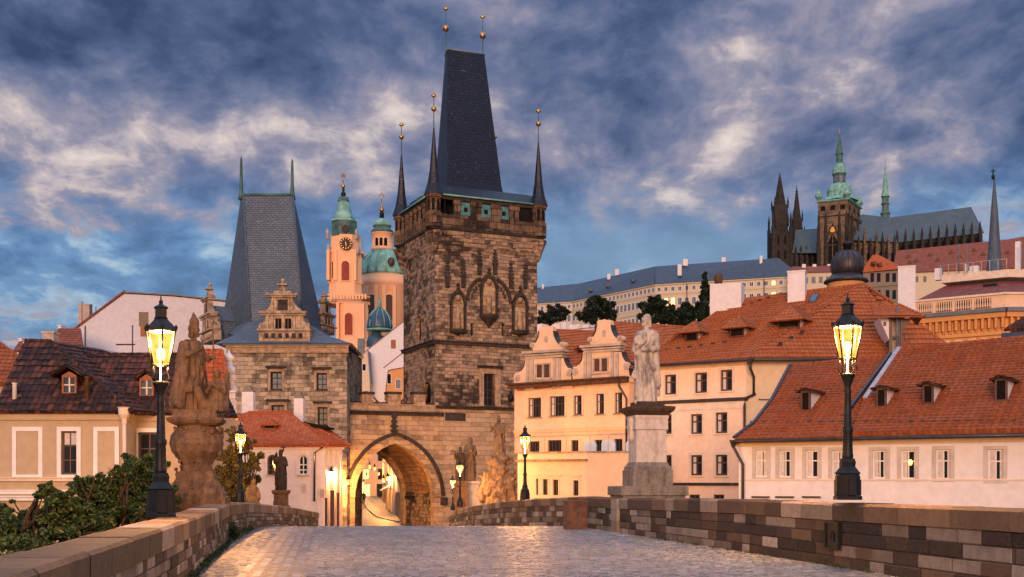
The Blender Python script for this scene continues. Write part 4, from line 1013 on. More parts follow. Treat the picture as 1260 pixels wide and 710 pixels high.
# low annex with a roof terrace in front of it
fa2f = Fr(722, 69, -32); zt = fa2f.z(700, 557.5)
H2 = thing('terrace_annex', 'low peach annex with a flat roof terrace behind the second lamp on the right', 'annex', fa2f.p(-2, -6))
ua = fa2f.u(637)
fa = Facade(H2, fa2f, ua, 0, -6, zt, M['ochre'], 5.5, .14)
for x0, x1, y0, y1 in ((659.5, 662.5, 589, 609), (668, 674, 589.5, 609), (680.5, 687, 590, 609.5), (705.5, 712, 591, 610)): add_window(fa, (x0, y0, x1, y1), 'brown', 2, 2, .05, .04, 'ochre', .10, .03, None)
fa.build()
band(H2, fa2f, ua, .05, fa2f.z(690, 568), fa2f.z(690, 566), .22, M['trim'], 'cornice')
band(H2, fa2f, fa2f.u(655), fa2f.u(691), fa2f.z(675, 586), fa2f.z(675, 584.3), .06, M['ochre'], 'window_hood'); band(H2, fa2f, fa2f.u(702), fa2f.u(715), fa2f.z(708, 587), fa2f.z(708, 585.3), .06, M['ochre'], 'window_hood')
b = MB(); b.fb(fa2f, fa2f.u(657), fa2f.u(689), fa2f.z(675, 615), fa2f.z(675, 613), -.02, .05); b.build('sill', M['trim'], H2)
fa3 = Fr(722, 69, -3); b = MB(); b.face(fa3.p(0, -6), fa3.p(4.8, -6), fa3.p(4.8, zt), fa3.p(0, zt)); b.face(fa3.p(4.8, -6), fa3.p(4.8, -6, -6), fa3.p(4.8, zt, -6), fa3.p(4.8, zt)); b.face(fa3.p(0, zt), fa3.p(4.8, zt), fa3.p(4.8, zt, -6), fa3.p(0, zt, -6)); b.build('wall', M['ochre'], H2, fix=False)
b = MB(); b.fb(fa2f, ua, .03, zt, zt+.10, -.3, .08); b.fb(fa3, .03, 4.85, zt, zt+.10, -.3, .08); b.build('coping', M['trim'], H2)
fcv = Fr(740, 70.2, -10)
for x0, x1, y0, lb in ((718.5, 733.5, 542.5, 'pale blue covered stall on the terrace, nearest the second lamp on the right'), (740, 757, 541, 'middle pale blue covered stall on the terrace'), (770, 784, 541, 'pale blue covered stall half hidden behind the pale statue pedestal')):
    b = MB(); u0, u1, z0, z1 = fcv.rect(x0, y0, x1, 558); r_ = .22
    b.fp(fcv, [(u0, z0), (u1, z0), (u1, z1-r_), (u1-.12, z1-.05), (u1-r_, z1), (u0+r_, z1), (u0+.12, z1-.05), (u0, z1-r_)], -.7, 0); o = b.build('covered_stall', M['cover'])
    tag(o, lb, 'covered stall', 'covered stalls on the roof terrace')
    b = MB(); b.fb(fcv, (u0+u1)/2-.02, (u0+u1)/2+.02, z0, z1-.05, 0, .02); b.build('seam', M['greytrim'], o)

# ============================================================ LEFT BANK: yellow house with old tile roofs
fr = Fr(60, 48, 0); zA = fr.z(60, 507.5)
H = thing('yellow_house', 'yellow plaster house with dark weathered tile roof left of the bishop statue', 'house', fr.p(0, -6))
uR = fr.u(157); fa = Facade(H, fr, fr.u(-40), uR, -6, zA, M['yellow'], 7, .2)
add_window(fa, (75.5, 530.5, 94.5, 584), 'brown', 2, 3, .07, .05, 'whitetrim', .18, .05, None, curtain=((.08, .92),) if False else None)
for x0, x1 in ((20.5, 47.5), (120.5, 141.5)):
    b = MB(); u0, u1, z0, z1 = fr.rect(x0, 530.5, x1, 584); sw = .18
    for a in ((u0-sw, u0, z0-.1, z1+sw), (u1, u1+sw, z0-.1, z1+sw), (u0, u1, z1, z1+sw), (u0, u1, z0-.1, z0)): b.fb(fr, *a, -.03, .05)
    o = b.build('blind_window', M['whitetrim'], H); b = MB(); b.fb(fr, u0+.01, u1-.01, z0+.01, z1-.01, -.02, .012); b.build('panel', M['yellow'], o)
fa.build()
# curtains in the tall window
b = MB(); u0, u1, z0, z1 = fr.rect(77, 532, 93, 547)
b.face(fr.p(u0, z0, -.172), fr.p(u1, z0, -.172), fr.p(u1, z1, -.172), fr.p(u0, z1, -.172)); b.build('curtain', M['curtain'], H, fix=False)
band(H, fr, fr.u(-40), uR, fr.z(60, 592), fr.z(60, 588.5), .16, M['creamtrim'], 'string_course'); band(H, fr, fr.u(-40), uR, fr.z(60, 608), fr.z(60, 604), .14, M['whitetrim'], 'string_course'); band(H, fr, fr.u(-40), uR, fr.z(60, 616), fr.z(60, 611.5), .22, M['whitetrim'], 'string_course')
b = MB(); b.fb(fr, fr.u(-40), uR+.08, zA-.32, zA-.02, -.02, .12); b.fb(fr, fr.u(-40), uR+.16, zA-.02, zA+.04, -.02, .3); b.build('cornice', M['yellow'], H)
px_ = 155.5; pipe(H, [fr.p(fr.u(px_), fr.z(px_, 512), .25), fr.p(fr.u(px_), fr.z(px_, 606), .25)], .085, 'creamtrim'); 
b = MB(); b.lathe([(.1, -.1), (.12, .1), (.24, .3), (.26, .55), (.3, .6)], fr.p(fr.u(px_), fr.z(px_, 519), .25), 10, False); b.build('rain_hopper', M['creamtrim'], H)
frb = Fr(220, 49.2, 0); 
fb_ = Facade(H, frb, frb.u(157.5), frb.u(258), -6, zA-.02, M['yellow'], 6, .2)
add_window(fb_, (170, 532, 196, 592), 'brown', 2, 3, .08, .06, 'whitetrim', .18, .05, None)
add_window(fb_, (236, 532, 256, 592), 'brown', 2, 3, .08, .06, 'whitetrim', .18, .05, None)
fb_.build()
b = MB(); b.fb(frb, frb.u(157.5), frb.u(258), zA-.3, zA, -.02, .12); b.build('cornice', M['yellow'], H)
pA = 45; plA = roofpl(fr, zA+.04, pA, .38); A = lambda x, y: plA.at(x, y)
eL, eR = onp(plA, -60, zA+.04), onp(plA, 162, zA+.04)
tL, tR = A(31, 419), A(62, 420)
side = eR+Vector((1.0, 6.0, 0))
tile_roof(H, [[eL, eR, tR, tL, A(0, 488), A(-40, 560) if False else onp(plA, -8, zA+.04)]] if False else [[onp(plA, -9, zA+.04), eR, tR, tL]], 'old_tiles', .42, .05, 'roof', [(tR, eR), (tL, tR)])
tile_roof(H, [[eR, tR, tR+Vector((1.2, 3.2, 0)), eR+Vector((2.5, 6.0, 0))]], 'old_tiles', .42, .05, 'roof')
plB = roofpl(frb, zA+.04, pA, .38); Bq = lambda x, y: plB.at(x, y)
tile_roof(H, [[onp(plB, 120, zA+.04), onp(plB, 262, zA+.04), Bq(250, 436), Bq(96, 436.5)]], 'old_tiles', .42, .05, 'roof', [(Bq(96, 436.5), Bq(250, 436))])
dormer(H, fr, plA, pA, (76, 462, 94, 485), 'gable', 30, 'old_tiles', 'orange_wood', 'brown', .42, True, 'glass_blue', 'creamtrim')
dormer(H, frb, plB, pA, (171.5, 466, 189, 488), 'gable', 34, 'old_tiles', 'orange_wood', 'brown', .22, True, 'glass_blue', 'creamtrim')
for x, y, h_ in ((107, 491, .9), (18, 490, .6)):
    b = MB(); q = A(x, y); b.lathe([(.1, -.3), (.09, h_), (.14, h_+.05)], q, 8); b.build('vent_pipe', M['rust' if x > 50 else 'white'], H)
chimney(H, fr, 52, 410, 66, 424, tR.y+.4, .6, 'greytrim', True)
chimney(H, fr, 84, 424, 96, 440, 53.8, .7, 'brown', False)
# left-edge neighbour with a red gable roof
fr = Fr(0, 56, 8); H = thing('red_roof_house', 'house with a plain red tile roof cut off by the left edge of the picture', 'house', fr.p(0, -6))
zz = fr.z(0, 472); fa = Facade(H, fr, -8, fr.u(24), -6, zz, M['yellow'], 9, .1); fa.build()
pq = roofpl(fr, zz, 40, .3)
tile_roof(H, [[onp(pq, -90, zz), onp(pq, 26, zz), pq.at(24, 440), pq.at(-4, 420), pq.at(-90, 420)]], 'red_tiles_b', .34, .05, 'roof', [(pq.at(24, 440), pq.at(-4, 420))])
# distant roofs over the ridge
for i, (x0, x1, ye, yt, D, mt, lb) in enumerate(((18, 40, 432, 420, 120, 'far_red', 'small distant red roof at the left edge, above the weathered roof'), (24, 34, 440, 425, 100, 'far_maroon', 'pale wall with maroon roof behind the weathered roof'), (66, 100, 426, 404, 105, 'far_red', 'distant red roof left of the big blank white wall'))):
    f = Fr(x0, D, -14); H = thing('distant_house', lb, 'house', f.p(0, -6)); zz = f.z(x0, ye)
    fa = Facade(H, f, 0, f.u(x1), -6, zz, M['white'], 8, .1)
    um = f.u(x1)/2; add_window(fa, (um-.4, um+.4, zz-1.6, zz-.5), 'brown', 2, 2, px=False); fa.build()
    p_ = roofpl(f, zz, 38, .3); tile_roof(H, [[onp(p_, x0-2, zz), onp(p_, x1+2, zz), p_.at(x1-1, yt), p_.at(x0+6, yt)]], mt, .4, .05)
    chimney(H, f, x0+5, yt-3, x0+9, yt+4, p_.at(x0+8, yt).y, .8, 'white', True)
# blank white fire-wall house
f = Fr(153, 112, 6); M['firewall'] = plaster('lilac_white_plaster', (.58, .56, .58), .2)
H = thing('white_firewall_house', 'house with a huge blank white gable wall behind the nearest lamp on the left', 'house', f.p(0, -6))
wp = px_poly(f, [(79, 470), (300, 470), (300, 374), (215, 365), (153, 361.5), (108, 394.5), (79, 417)])
b = MB(); b.fp(f, wp, -10, 0); b.build('wall', M['firewall'], H)
b = MB(); q = [f.p(*f.uz(x, y), .12) for x, y in ((76, 418.5), (108, 394), (153, 360.3))]
for a, c in zip(q, q[1:]): b.hexa([a, c, c-f.n*10.3, a-f.n*10.3, a+Vector((0, 0, .25)), c+Vector((0, 0, .25)), c-f.n*10.3+Vector((0, 0, .25)), a-f.n*10.3+Vector((0, 0, .25))])
b.build('roof', M['far_maroon'], H)
b = MB(); q = [f.p(*f.uz(x, y), .1) for x, y in ((153, 360.3), (215, 364), (300, 373))]
for a, c in zip(q, q[1:]): b.hexa([a, c, c-f.n*10.3, a-f.n*10.3, a+Vector((0, 0, .12)), c+Vector((0, 0, .12)), c-f.n*10.3+Vector((0, 0, .12)), a-f.n*10.3+Vector((0, 0, .12))])
b.build('wall_capping', M['gutter'], H)
b = MB(); u0, u1, z0, z1 = f.rect(171, 384, 182.5, 401.5); b.fb(f, u0, u1, z0, z1, -.1, .06); b.fb(f, u0+.15, u1-.1, z0-1.0, z0, -.05, .05); hb = b.build('hatch', M['orange_wood'], H)
b = MB(); b.fb(f, u0+.1, u1-.1, z0+.1, z1-.1, .06, .075); b.build('pane', M['glass'], hb)
chimney(H, f, 96.5, 375, 110, 400, 116, 1.0, 'greytrim', True); b = MB()
for x, y0, y1 in ((101, 385, 363), (113, 380, 366), (118, 382, 369)): b = MB(); b.tube([W(x, y0+14, 116), W(x, y1+8, 116)], .05, 5); b.build('aerial', M['gutter'], H)
b = MB(); b.tube([f.p(f.u(105), f.z(105, 401), .1), f.p(f.u(105), f.z(105, 440), .1)], .05, 6); b.build('downpipe', M['gutter'], H)
b = MB(); b.tube([W(163, 436, 86), W(163, 400, 86)], .05, 5); b.tube([W(143, 424, 86), W(166, 424, 86)], .06, 5); b.build('aerial', M['gutter'], H)
# steep orange roof right of the bishop
f = Fr(262, 62, 10); H = thing('steep_roof_house', 'narrow house with a steep bright orange roof just right of the bishop statue', 'house', f.p(0, -6))
zz = f.z(262, 482); fa = Facade(H, f, f.u(228), f.u(281), -6, zz, M['white'], 7, .1); fa.build(); p_ = roofpl(f, zz, 58, .25)
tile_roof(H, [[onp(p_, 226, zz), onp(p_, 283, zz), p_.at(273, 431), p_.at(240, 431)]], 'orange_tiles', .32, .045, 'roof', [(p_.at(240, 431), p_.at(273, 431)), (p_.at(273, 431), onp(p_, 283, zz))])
band(H, f, f.u(228), f.u(290), zz-.35, zz-.05, .3, M['white'], 'cornice'); 
for k, (x, y) in enumerate(((284, 470), (282, 446))): b = MB(); q = W(x, y, 64); b.lathe([(.35, -.6), (.38, -.3), (.22, -.2), (.22, .1), (.32, .15), (.28, .35), (.1, .5), (.02, .7)], q, 8); b.build('finial', M['white'], H)
p2 = roofpl(f.off(2.2), f.z(262, 512), 40, .2); zz2 = f.off(2.2).z(262, 512)
tile_roof(H, [[onp(p2, 236, zz2), onp(p2, 292, zz2), p2.at(282, 490), p2.at(244, 490)]], 'old_tiles', .36, .05, 'roof')
f2 = f.off(2.2); b = MB(); b.fb(f2, f2.u(240), f2.u(290), -6, zz2, -2.1, 0); b.build('wall', M['ochre'], H)

# ============================================================ white tollhouse with the orange hip roof
fr = Fr(399, 80, 0); zT = fr.z(399, 548.5)
H = thing('tollhouse', 'small white tollhouse with orange hipped roof and arched windows at the tower foot', 'house', fr.p(-3, -2.7))
M['toll'] = plaster('tollhouse_plaster', (.76, .66, .60), .08)
fa = Facade(H, fr, fr.u(268), 0, -3.2, zT, M['toll'], 6, .18)
add_window(fa, (367, 559.5, 379, 584.5), 'whitetrim', 2, 3, .10, .08, 'toll', .16, .05, 'greytrim', True)
add_window(fa, (329, 559.5, 341, 584.5), 'brown', 2, 3, .10, .08, 'toll', .16, .05, 'greytrim', True)
fa.build(False)
frs = Fr(399, 80, 52); us = frs.u(421); b = MB(); b.face(frs.p(0, -3.2), frs.p(us, -3.2), frs.p(us, zT), frs.p(0, zT)); b.face(frs.p(us, -3.2), frs.p(us, -3.2, -5), frs.p(us, zT, -5), frs.p(us, zT)); b.build('wall', M['toll'], H, fix=False)
for k in range(4): b = MB(); ux = us*(.05+.27*k); b.fb(frs, ux, ux+us*.10, -3.0, zT-.2, -.02, .10); b.build('pilaster', M['creamtrim'], H)
b = MB(); b.fb(fr, fr.u(268), .1, zT-.22, zT+.02, -.02, .18); b.fb(frs, .1, us+.05, zT-.22, zT+.02, -.02, .18); b.build('cornice', M['toll'], H)
C0 = fr.p(.35, zT+.02, .38); e0 = fr.p(fr.u(262), zT+.02, .38); e2 = frs.p(us+.5, zT+.1, .3)
rA, rB = W(306, 507, 84), W(355, 506.5, 84)
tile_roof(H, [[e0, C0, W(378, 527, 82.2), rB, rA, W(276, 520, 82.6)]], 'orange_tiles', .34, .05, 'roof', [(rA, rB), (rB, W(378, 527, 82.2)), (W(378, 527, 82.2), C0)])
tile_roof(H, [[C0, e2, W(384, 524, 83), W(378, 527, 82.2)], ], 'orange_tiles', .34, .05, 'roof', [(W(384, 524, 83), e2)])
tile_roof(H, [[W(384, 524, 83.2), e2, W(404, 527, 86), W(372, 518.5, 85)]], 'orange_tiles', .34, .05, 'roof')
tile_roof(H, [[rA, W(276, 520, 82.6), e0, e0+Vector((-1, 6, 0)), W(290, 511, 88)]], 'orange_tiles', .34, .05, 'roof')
plT = Pl(C0, (e0-C0).cross(rB-C0)); plT = plT if plT.n.z > 0 else Pl(C0, -plT.n)
dormer(H, fr, plT, math.degrees(math.acos(plT.n.z)), (324, 522.5, 339, 528), 'hip', 30, 'orange_tiles', 'brown', 'brown', .25, True, 'dark', None, .8)
b = MB(); b.prism([W(378, 519.5, 82.6), W(401, 524.5, 82.6), W(402, 527.5, 82.6), W(384, 526, 82.6)], Vector((.2, 2.5, 0))); b.build('dormer_opening', M['dark'], H)
pipe(H, [fr.p(-.05, zT-.1, .3), fr.p(fr.u(387.5), fr.z(387, 557), .1), fr.p(fr.u(387), fr.z(387, 617), .1)], .07)
for x0, x1, yt in ((297.5, 311.5, 474), (361.5, 373, 482)):
    D = 86.5; f = Fr((x0+x1)/2, D, 0); u0, u1 = f.u(x0), f.u(x1); z1 = f.z((x0+x1)/2, yt); b = MB()
    b.fb(f, u0, u1, 1, z1-.5, -.8, 0); o = b.build('chimney', M['white'], H); b = MB()
    b.fp(f, [(u0, z1-.5), (u1, z1-.5), ((u0+u1)/2+.12, z1), ((u0+u1)/2-.12, z1)], -.8, 0); b.build('cap', M['greystone'], o)
u0, u1, z0, z1 = fr.rect(370.5, 595, 377.5, 607); b = MB(); b.fb(fr, u0, u1, z0, z1, -.02, .03); pq = b.build('plaque', M['creamtrim'], H)
for k in range(4):
    b = MB(); zz = z1-.1-.15*k; b.fb(fr, u0+.06, u1-.06-(.06 if k == 3 else 0), zz-.05, zz, .03, .036); b.build('inscription_line', M['greytrim'], pq)
u0, u1, z0, z1 = fr.rect(394.5, 602, 399.5, 612.5); b = MB(); b.fb(fr, u0, u1, z0, z1, -.02, .16); b.fb(fr, u0+.03, u1-.03, z0+.42, z0+.46, .16, .17); b.build('letter_box', M['greytrim'], H)
for k, (x, yt, wd) in enumerate(((402, 614, .12), (409.5, 604.5, .24), (416.5, 607.5, .12))):
    D = 79.5+k*.5; f = Fr(x, D, 52); b = MB(); b.fb(f, -wd/2, wd/2, -2.9, ZZ(yt, D), -.12, .0); b.fb(f, -wd/2-.02, wd/2+.02, ZZ(yt, D), ZZ(yt, D)+.06, -.14, .02)
    tag(b.build('wooden_post', M['brown']), ('thin dark post by the tollhouse corner, under the wall lamp', 'thick tall dark post, middle of three beside the tollhouse', 'thin dark post nearest the gate pier')[k], 'post', 'dark posts beside the tollhouse')
# ============================================================ JUDITH TOWER (the lower one, slate roof)
fr = Fr(350, 95, 0); uL, uR = fr.u(281.5), fr.u(427); zJ = fr.z(350, 427)
H = thing('slate_roof_tower', 'lower stone tower with tall blue grey slate roof and two green spikes', 'tower', fr.p(0, -3))
fa = Facade(H, fr, uL, uR, -3, zJ, M['judith'], 9.5, .45)
for x0, x1, y0, y1 in ((333, 347, 457.5, 479.5), (389.5, 402.5, 459, 479.5), (334, 350, 498.5, 522), (391, 403, 501, 523.5)):
    o = add_window(fa, (x0, y0, x1, y1), 'darkstone', 2, 3, .10, .07, 'trim', .20, .06, 'darkstone', gl='glass_blue' if y0 < 490 else 'glass')
    u0, u1, z0, z1 = fr.rect(x0, y0, x1, y1); b = MB(); b.fb(fr, u0-.38, u1+.38, z1+.32, z1+.48, -.02, .28); b.build('hood', M['darkstone'], o)
fa.build()
band(H, fr, uL-.15, uR+.15, zJ-.50, zJ-.05, .22, M['trim'], 'cornice'); b = MB(); b.fb(fr, uL-.4, uR+.4, zJ+.1, zJ+.25, -.02, .42); b.build('gutter', M['gutter'], H)
def P3(px, D, z): x, y = XY(px, D); return Vector((x, y, z))
zf = ZZ(395, 97); zt = ZZ(239.5, 99.5); ze = zJ+.22
ea = [P3(263.5, 94.4, ze), P3(433.5, 94.4, ze), P3(433.5, 94.4, ze)+Vector((-.4, 11.4, 0)), P3(263.5, 94.4, ze)+Vector((.4, 11.4, 0))]
mid = [P3(308.5, 97, zf), P3(373, 97, zf), P3(399.5, 104, zf), P3(271.5, 104, zf)]
top = [P3(299.3, 99.5, zt), P3(360.2, 99.5, zt), P3(362, 101.2, zt), P3(296, 101.2, zt)]
sk1 = [a.lerp(b, .55)+Vector((0, 0, -.32)) for a, b in zip(ea, mid)]
m2 = [a.lerp(b, .30)+Vector((0, 0, -.0)) for a, b in zip(mid, top)]; m2 = [p+(sum(m2, Vector())/4-p)*.010 for p in m2]
rf = MB(); rf.loops([ea, sk1, mid, m2, top]); ro = rf.build('roof', M['slate_blue'], H)
b = MB()
for a, c in ((mid[0], top[0]), (mid[1], top[1])): b.tube([a, c], .10, 6)
b.build('hip_capping', M['slate_blue'], ro)
b = MB(); b.tube([top[3], top[0], top[1], top[2]], .13, 6); b.build('ridge_capping', M['copper_dk'], ro)
for x, D in ((296.8, 100.3), (359.6, 100.3)):
    yb, yt_ = 241, 192 if x < 320 else 195; b = MB(); q = W(x, yb, D); b.lathe([(.30, -.3), (.2, .2), (.15, 1), (.10, (yb-yt_)/F*D-.3), (.02, (yb-yt_)/F*D)], q, 8); b.build('spike', M['copper_dk'], ro)
def renaissance_gable(f, X, Yy, name='dormer', dk=1.0):
    """stepped sandstone gable; X, Yy map photo coordinates of the front gable to this frame"""
    q = lambda pts: [(X(x), Yy(y)) for x, y in pts]
    b = MB(); b.fp(f, q([(318.5, 420), (381.5, 420), (381.5, 407), (318.5, 407)][::-1]), -2.6*dk, 0)
    b.fp(f, q([(317.5, 406), (381, 406), (380.5, 400), (377, 397.5), (374, 395), (373.5, 389), (326.5, 389), (326, 395), (322, 398), (318, 400)][::-1]), -2.4*dk, -.02)
    b.fp(f, q([(327, 383), (371, 383), (369.5, 380), (364.5, 377), (361.5, 372), (360.8, 366.5), (334, 366.5), (333.2, 373), (331, 378), (327.5, 381)][::-1]), -1.2*dk, -.04)
    b.fp(f, q([(335.5, 362), (360, 362), (358.5, 357.5), (337, 357.5)][::-1]), -.6, -.06)
    b.fp(f, q([(343, 357), (351.5, 357), (349, 351), (345.5, 351)][::-1]), -.5, -.08)
    o = b.build(name, M['gablestone'], H)
    for nm, x0, x1, y0, y1, pr in (('cornice', 319.5, 376.5, 388.5, 386, .14), ('cornice', 318.5, 377.5, 385.9, 383.2, .28), ('cornice', 328, 365, 366, 363.9, .14), ('cornice', 327, 366, 363.8, 362.2, .26), ('cornice', 341, 353, 351, 349, .12), ('sill_course', 317, 382.5, 407.2, 405, .26)):
        c = MB(); c.fb(f, X(x0), X(x1), Yy(y0), Yy(y1), -.5, pr); c.build(nm, M['gablestone'], o)
    c = MB(); r_ = abs(X(349.2)-X(344.2))/2; c.ball(f.p(X(347), Yy(344.3), -.3), r_, 10); c.lathe([(.12, 0), (.1, .25)], f.p(X(347), Yy(349), -.3), 8); c.build('finial', M['gablestone'], o)
    for x0, x1 in ((338.8, 346.2), (350.8, 358.2)):
        c = MB(); c.fb(f, X(x0), X(x1), Yy(404.3), Yy(391.8), -.3, .012); w_ = c.build('window', M['dark'], o)
        c = MB(); xm = (X(x0)+X(x1))/2; c.fb(f, xm-.03, xm+.03, Yy(404.3), Yy(391.8), .012, .03); c.build('glazing_bar', M['brown'], o)
    for x in (328, 334, 347.2, 361, 367.5):
        c = MB(); c.fb(f, X(x), X(x+2.6), Yy(405), Yy(388.6), -.05, .10); c.build('pilaster', M['gablestone'], o)
    for x in (335, 339, 354.8, 358.5):
        c = MB(); c.fb(f, X(x), X(x+1.6), Yy(383), Yy(366), -.05, .07); c.build('pilaster', M['gablestone'], o)
    c = MB(); c.fb(f, X(341.5), X(353.8), Yy(381.5), Yy(368.5), -.05, .005); c.build('relief_panel', M['darkstone'], o)
    for k in range(7):
        c = MB(); x = 322+k*8.4; c.lathe([(.03, -.35), (.14, -.12), (.16, .1), (.1, .2)], f.p(X(x+2), Yy(412), .06), 7); c.build('corbel', M['gablestone'], o)
    for k in range(6):
        c = MB(); x = 326+k*8.4; c.fb(f, X(x), X(x+4.4), Yy(416.5), Yy(410), -.05, .008); c.build('arcade_niche', M['darkstone'], o)
    for x, y in ((329, 361.5), (364, 361.5), (321, 399), (378.5, 399)):
        c = MB(); c.ball(f.p(X(x), Yy(y), -.2), .17, 8); c.build('volute', M['gablestone'], o)
    c = MB(); c.fp(f, q([(320, 420), (380, 420), (372, 386), (327, 386)][::-1]), -3.2*dk, -2.4*dk); c.build('dormer_back', M['slate_blue'], o)
    return o
f = Fr(350, 94.7, 0); renaissance_gable(f, f.u, lambda y: f.z(350, y))
# smaller side dormers, facing left and right
def side_dormer(cx, cy, D, ang, sc, roofdir):
    f = Fr(cx, D, ang); X = lambda x: (x-350)*sc*.068; zb = ZZ(cy, D); Yy = lambda y: zb+(418-y)*sc*.068
    o = renaissance_gable(f, X, Yy, 'dormer', .28)
    r_ = MB(); P = f.p; zt_, zb_ = Yy(372), Yy(394)
    for s_ in (-1, 1): r_.slab([P(s_*X(376), zb_, -.5), P(s_*X(376), zb_, -4.5), P(0, zt_, -4.5), P(0, zt_, -.5)], .1)
    r_.fp(f, [(-X(374), Yy(420)), (X(374), Yy(420)), (X(374), zb_), (0, zt_-.1), (-X(374), zb_)], -4.5, -.6)
    r_.build('dormer_roof', M['slate_blue'], o)
side_dormer(255, 419, 101, -62, 1.0, 1)
side_dormer(403, 409, 104.5, 74, .72, -1)

# ============================================================ GREAT BRIDGE TOWER
aT = 24; fr = Fr(535, 100, aT); w_T = fr.u(661); left = Fr(0, 0, aT-90, fr.o)
# depth of the left side from its far edge at column 496.5
k_ = (496.5-CX)/F; bk = -fr.n
s_T = (k_*fr.o.y-fr.o.x)/(bk.x-k_*bk.y)
H = thing('bridge_tower', 'great gothic bridge tower with steep navy slate roof and corner turrets', 'tower', fr.p(w_T/2, -3, -s_T/2))
fl = Fr(0, 0, aT-90, fr.o-fr.n*s_T)   # left face frame: u from the far edge (0) to the front corner (s_T)
fr_l = fl
zs1, zs2 = fr.z(535, 419.5), fr.z(560, 503.5); zg = fr.z(535, 279); zcorb = fr.z(535, 300)
body = MB()
# front wall with openings, then other three sides
fa = Facade(H, fr, 0, w_T, zs2, zg-.3, M['tower'], s_T, .5)
u0, u1, z0, z1 = fr.rect(595, 460, 608.5, 499)
add_window(fa, (595, 460, 608.5, 499), 'brown', 2, 4, .08, .05, None, pin=-.40)
for x0 in (579, 617.2):
    a0, a1, b0, b1 = fr.rect(x0, 398, x0+3.8, 413.5); fa.opening(a0, a1, b0, b1)
fa.build(False)
for x0 in (579, 617.2):
    a0, a1, b0, b1 = fr.rect(x0, 398, x0+3.8, 413.5); b = MB(); b.face(fr.p(a0, b0, -.5), fr.p(a1, b0, -.5), fr.p(a1, b1, -.5), fr.p(a0, b1, -.5)); b.build('loophole', M['dark'], H, fix=False)
fb_ = Facade(H, fl, 0, s_T, -3, zg-.3, M['tower'], w_T, .45)
# narrow left-face window (photo columns 512-518) and the low arched door on the gate walk
def flu(px):
    k = (px-CX)/F; return (k*fl.o.y-fl.o.x)/(fl.t.x-k*fl.t.y)
add_window(fb_, (flu(512), flu(518), fl.z(515, 419), fl.z(515, 388)), 'brown', 1, 1, .06, arch=True, px=False, gl='dark')
add_window(fb_, (flu(521), flu(530), fl.z(525, 496), fl.z(525, 470)), 'brown', 1, 1, .06, arch=True, px=False, gl='dark')
fb_.build(False)
b = MB(); P = fr.p; b.face(P(w_T, -3), P(w_T, -3, -s_T), P(w_T, zg-.3, -s_T), P(w_T, zg-.3)); b.face(P(0, -3, -s_T), P(w_T, -3, -s_T), P(w_T, zg-.3, -s_T), P(0, zg-.3, -s_T)); b.face(P(0, zg-.3), P(w_T, zg-.3), P(w_T, zg-.3, -s_T), P(0, zg-.3, -s_T)); b.build('wall', M['tower'], H, fix=False)
# framed window surround
a0, a1, b0, b1 = fr.rect(589.5, 453.5, 615.5, 500); c0, c1, d0, d1 = fr.rect(595, 460, 608.5, 499); s_ = MB()
for q in ((a0, c0-.01, b0, b1), (c1+.01, a1, b0, b1), (c0-.01, c1+.01, d1+.01, b1)): s_.fb(fr, *q, -.04, .14)
s_.build('window_surround', M['trim'], H); band(H, fr, a0-.15, a1+.15, b1, b1+.16, .28, M['darkstone'], 'window_hood'); band(H, fr, a0-.05, a1+.05, b0-.2, b0-.02, .22, M['darkstone'], 'window_sill', False)
# string courses
for z, h_, pr in ((zs1, .26, .20),):
    band(H, fr, -.2, w_T+.15, z-h_, z, pr, M['darkstone'], 'string_course'); band(H, fl, -.1, s_T+.0, z-h_, z, pr, M['darkstone'], 'string_course')
# pale smooth base
zb_ = zs2; bs = MB(); bs.fb(fr, .72, w_T+.12, -3, zb_-.02, -s_T*.5, .12); bs.build('base', M['tower_low'], H); band(H, fr, .05, w_T+.2, zb_, zb_+.2, .24, M['darkstone'], 'string_course')
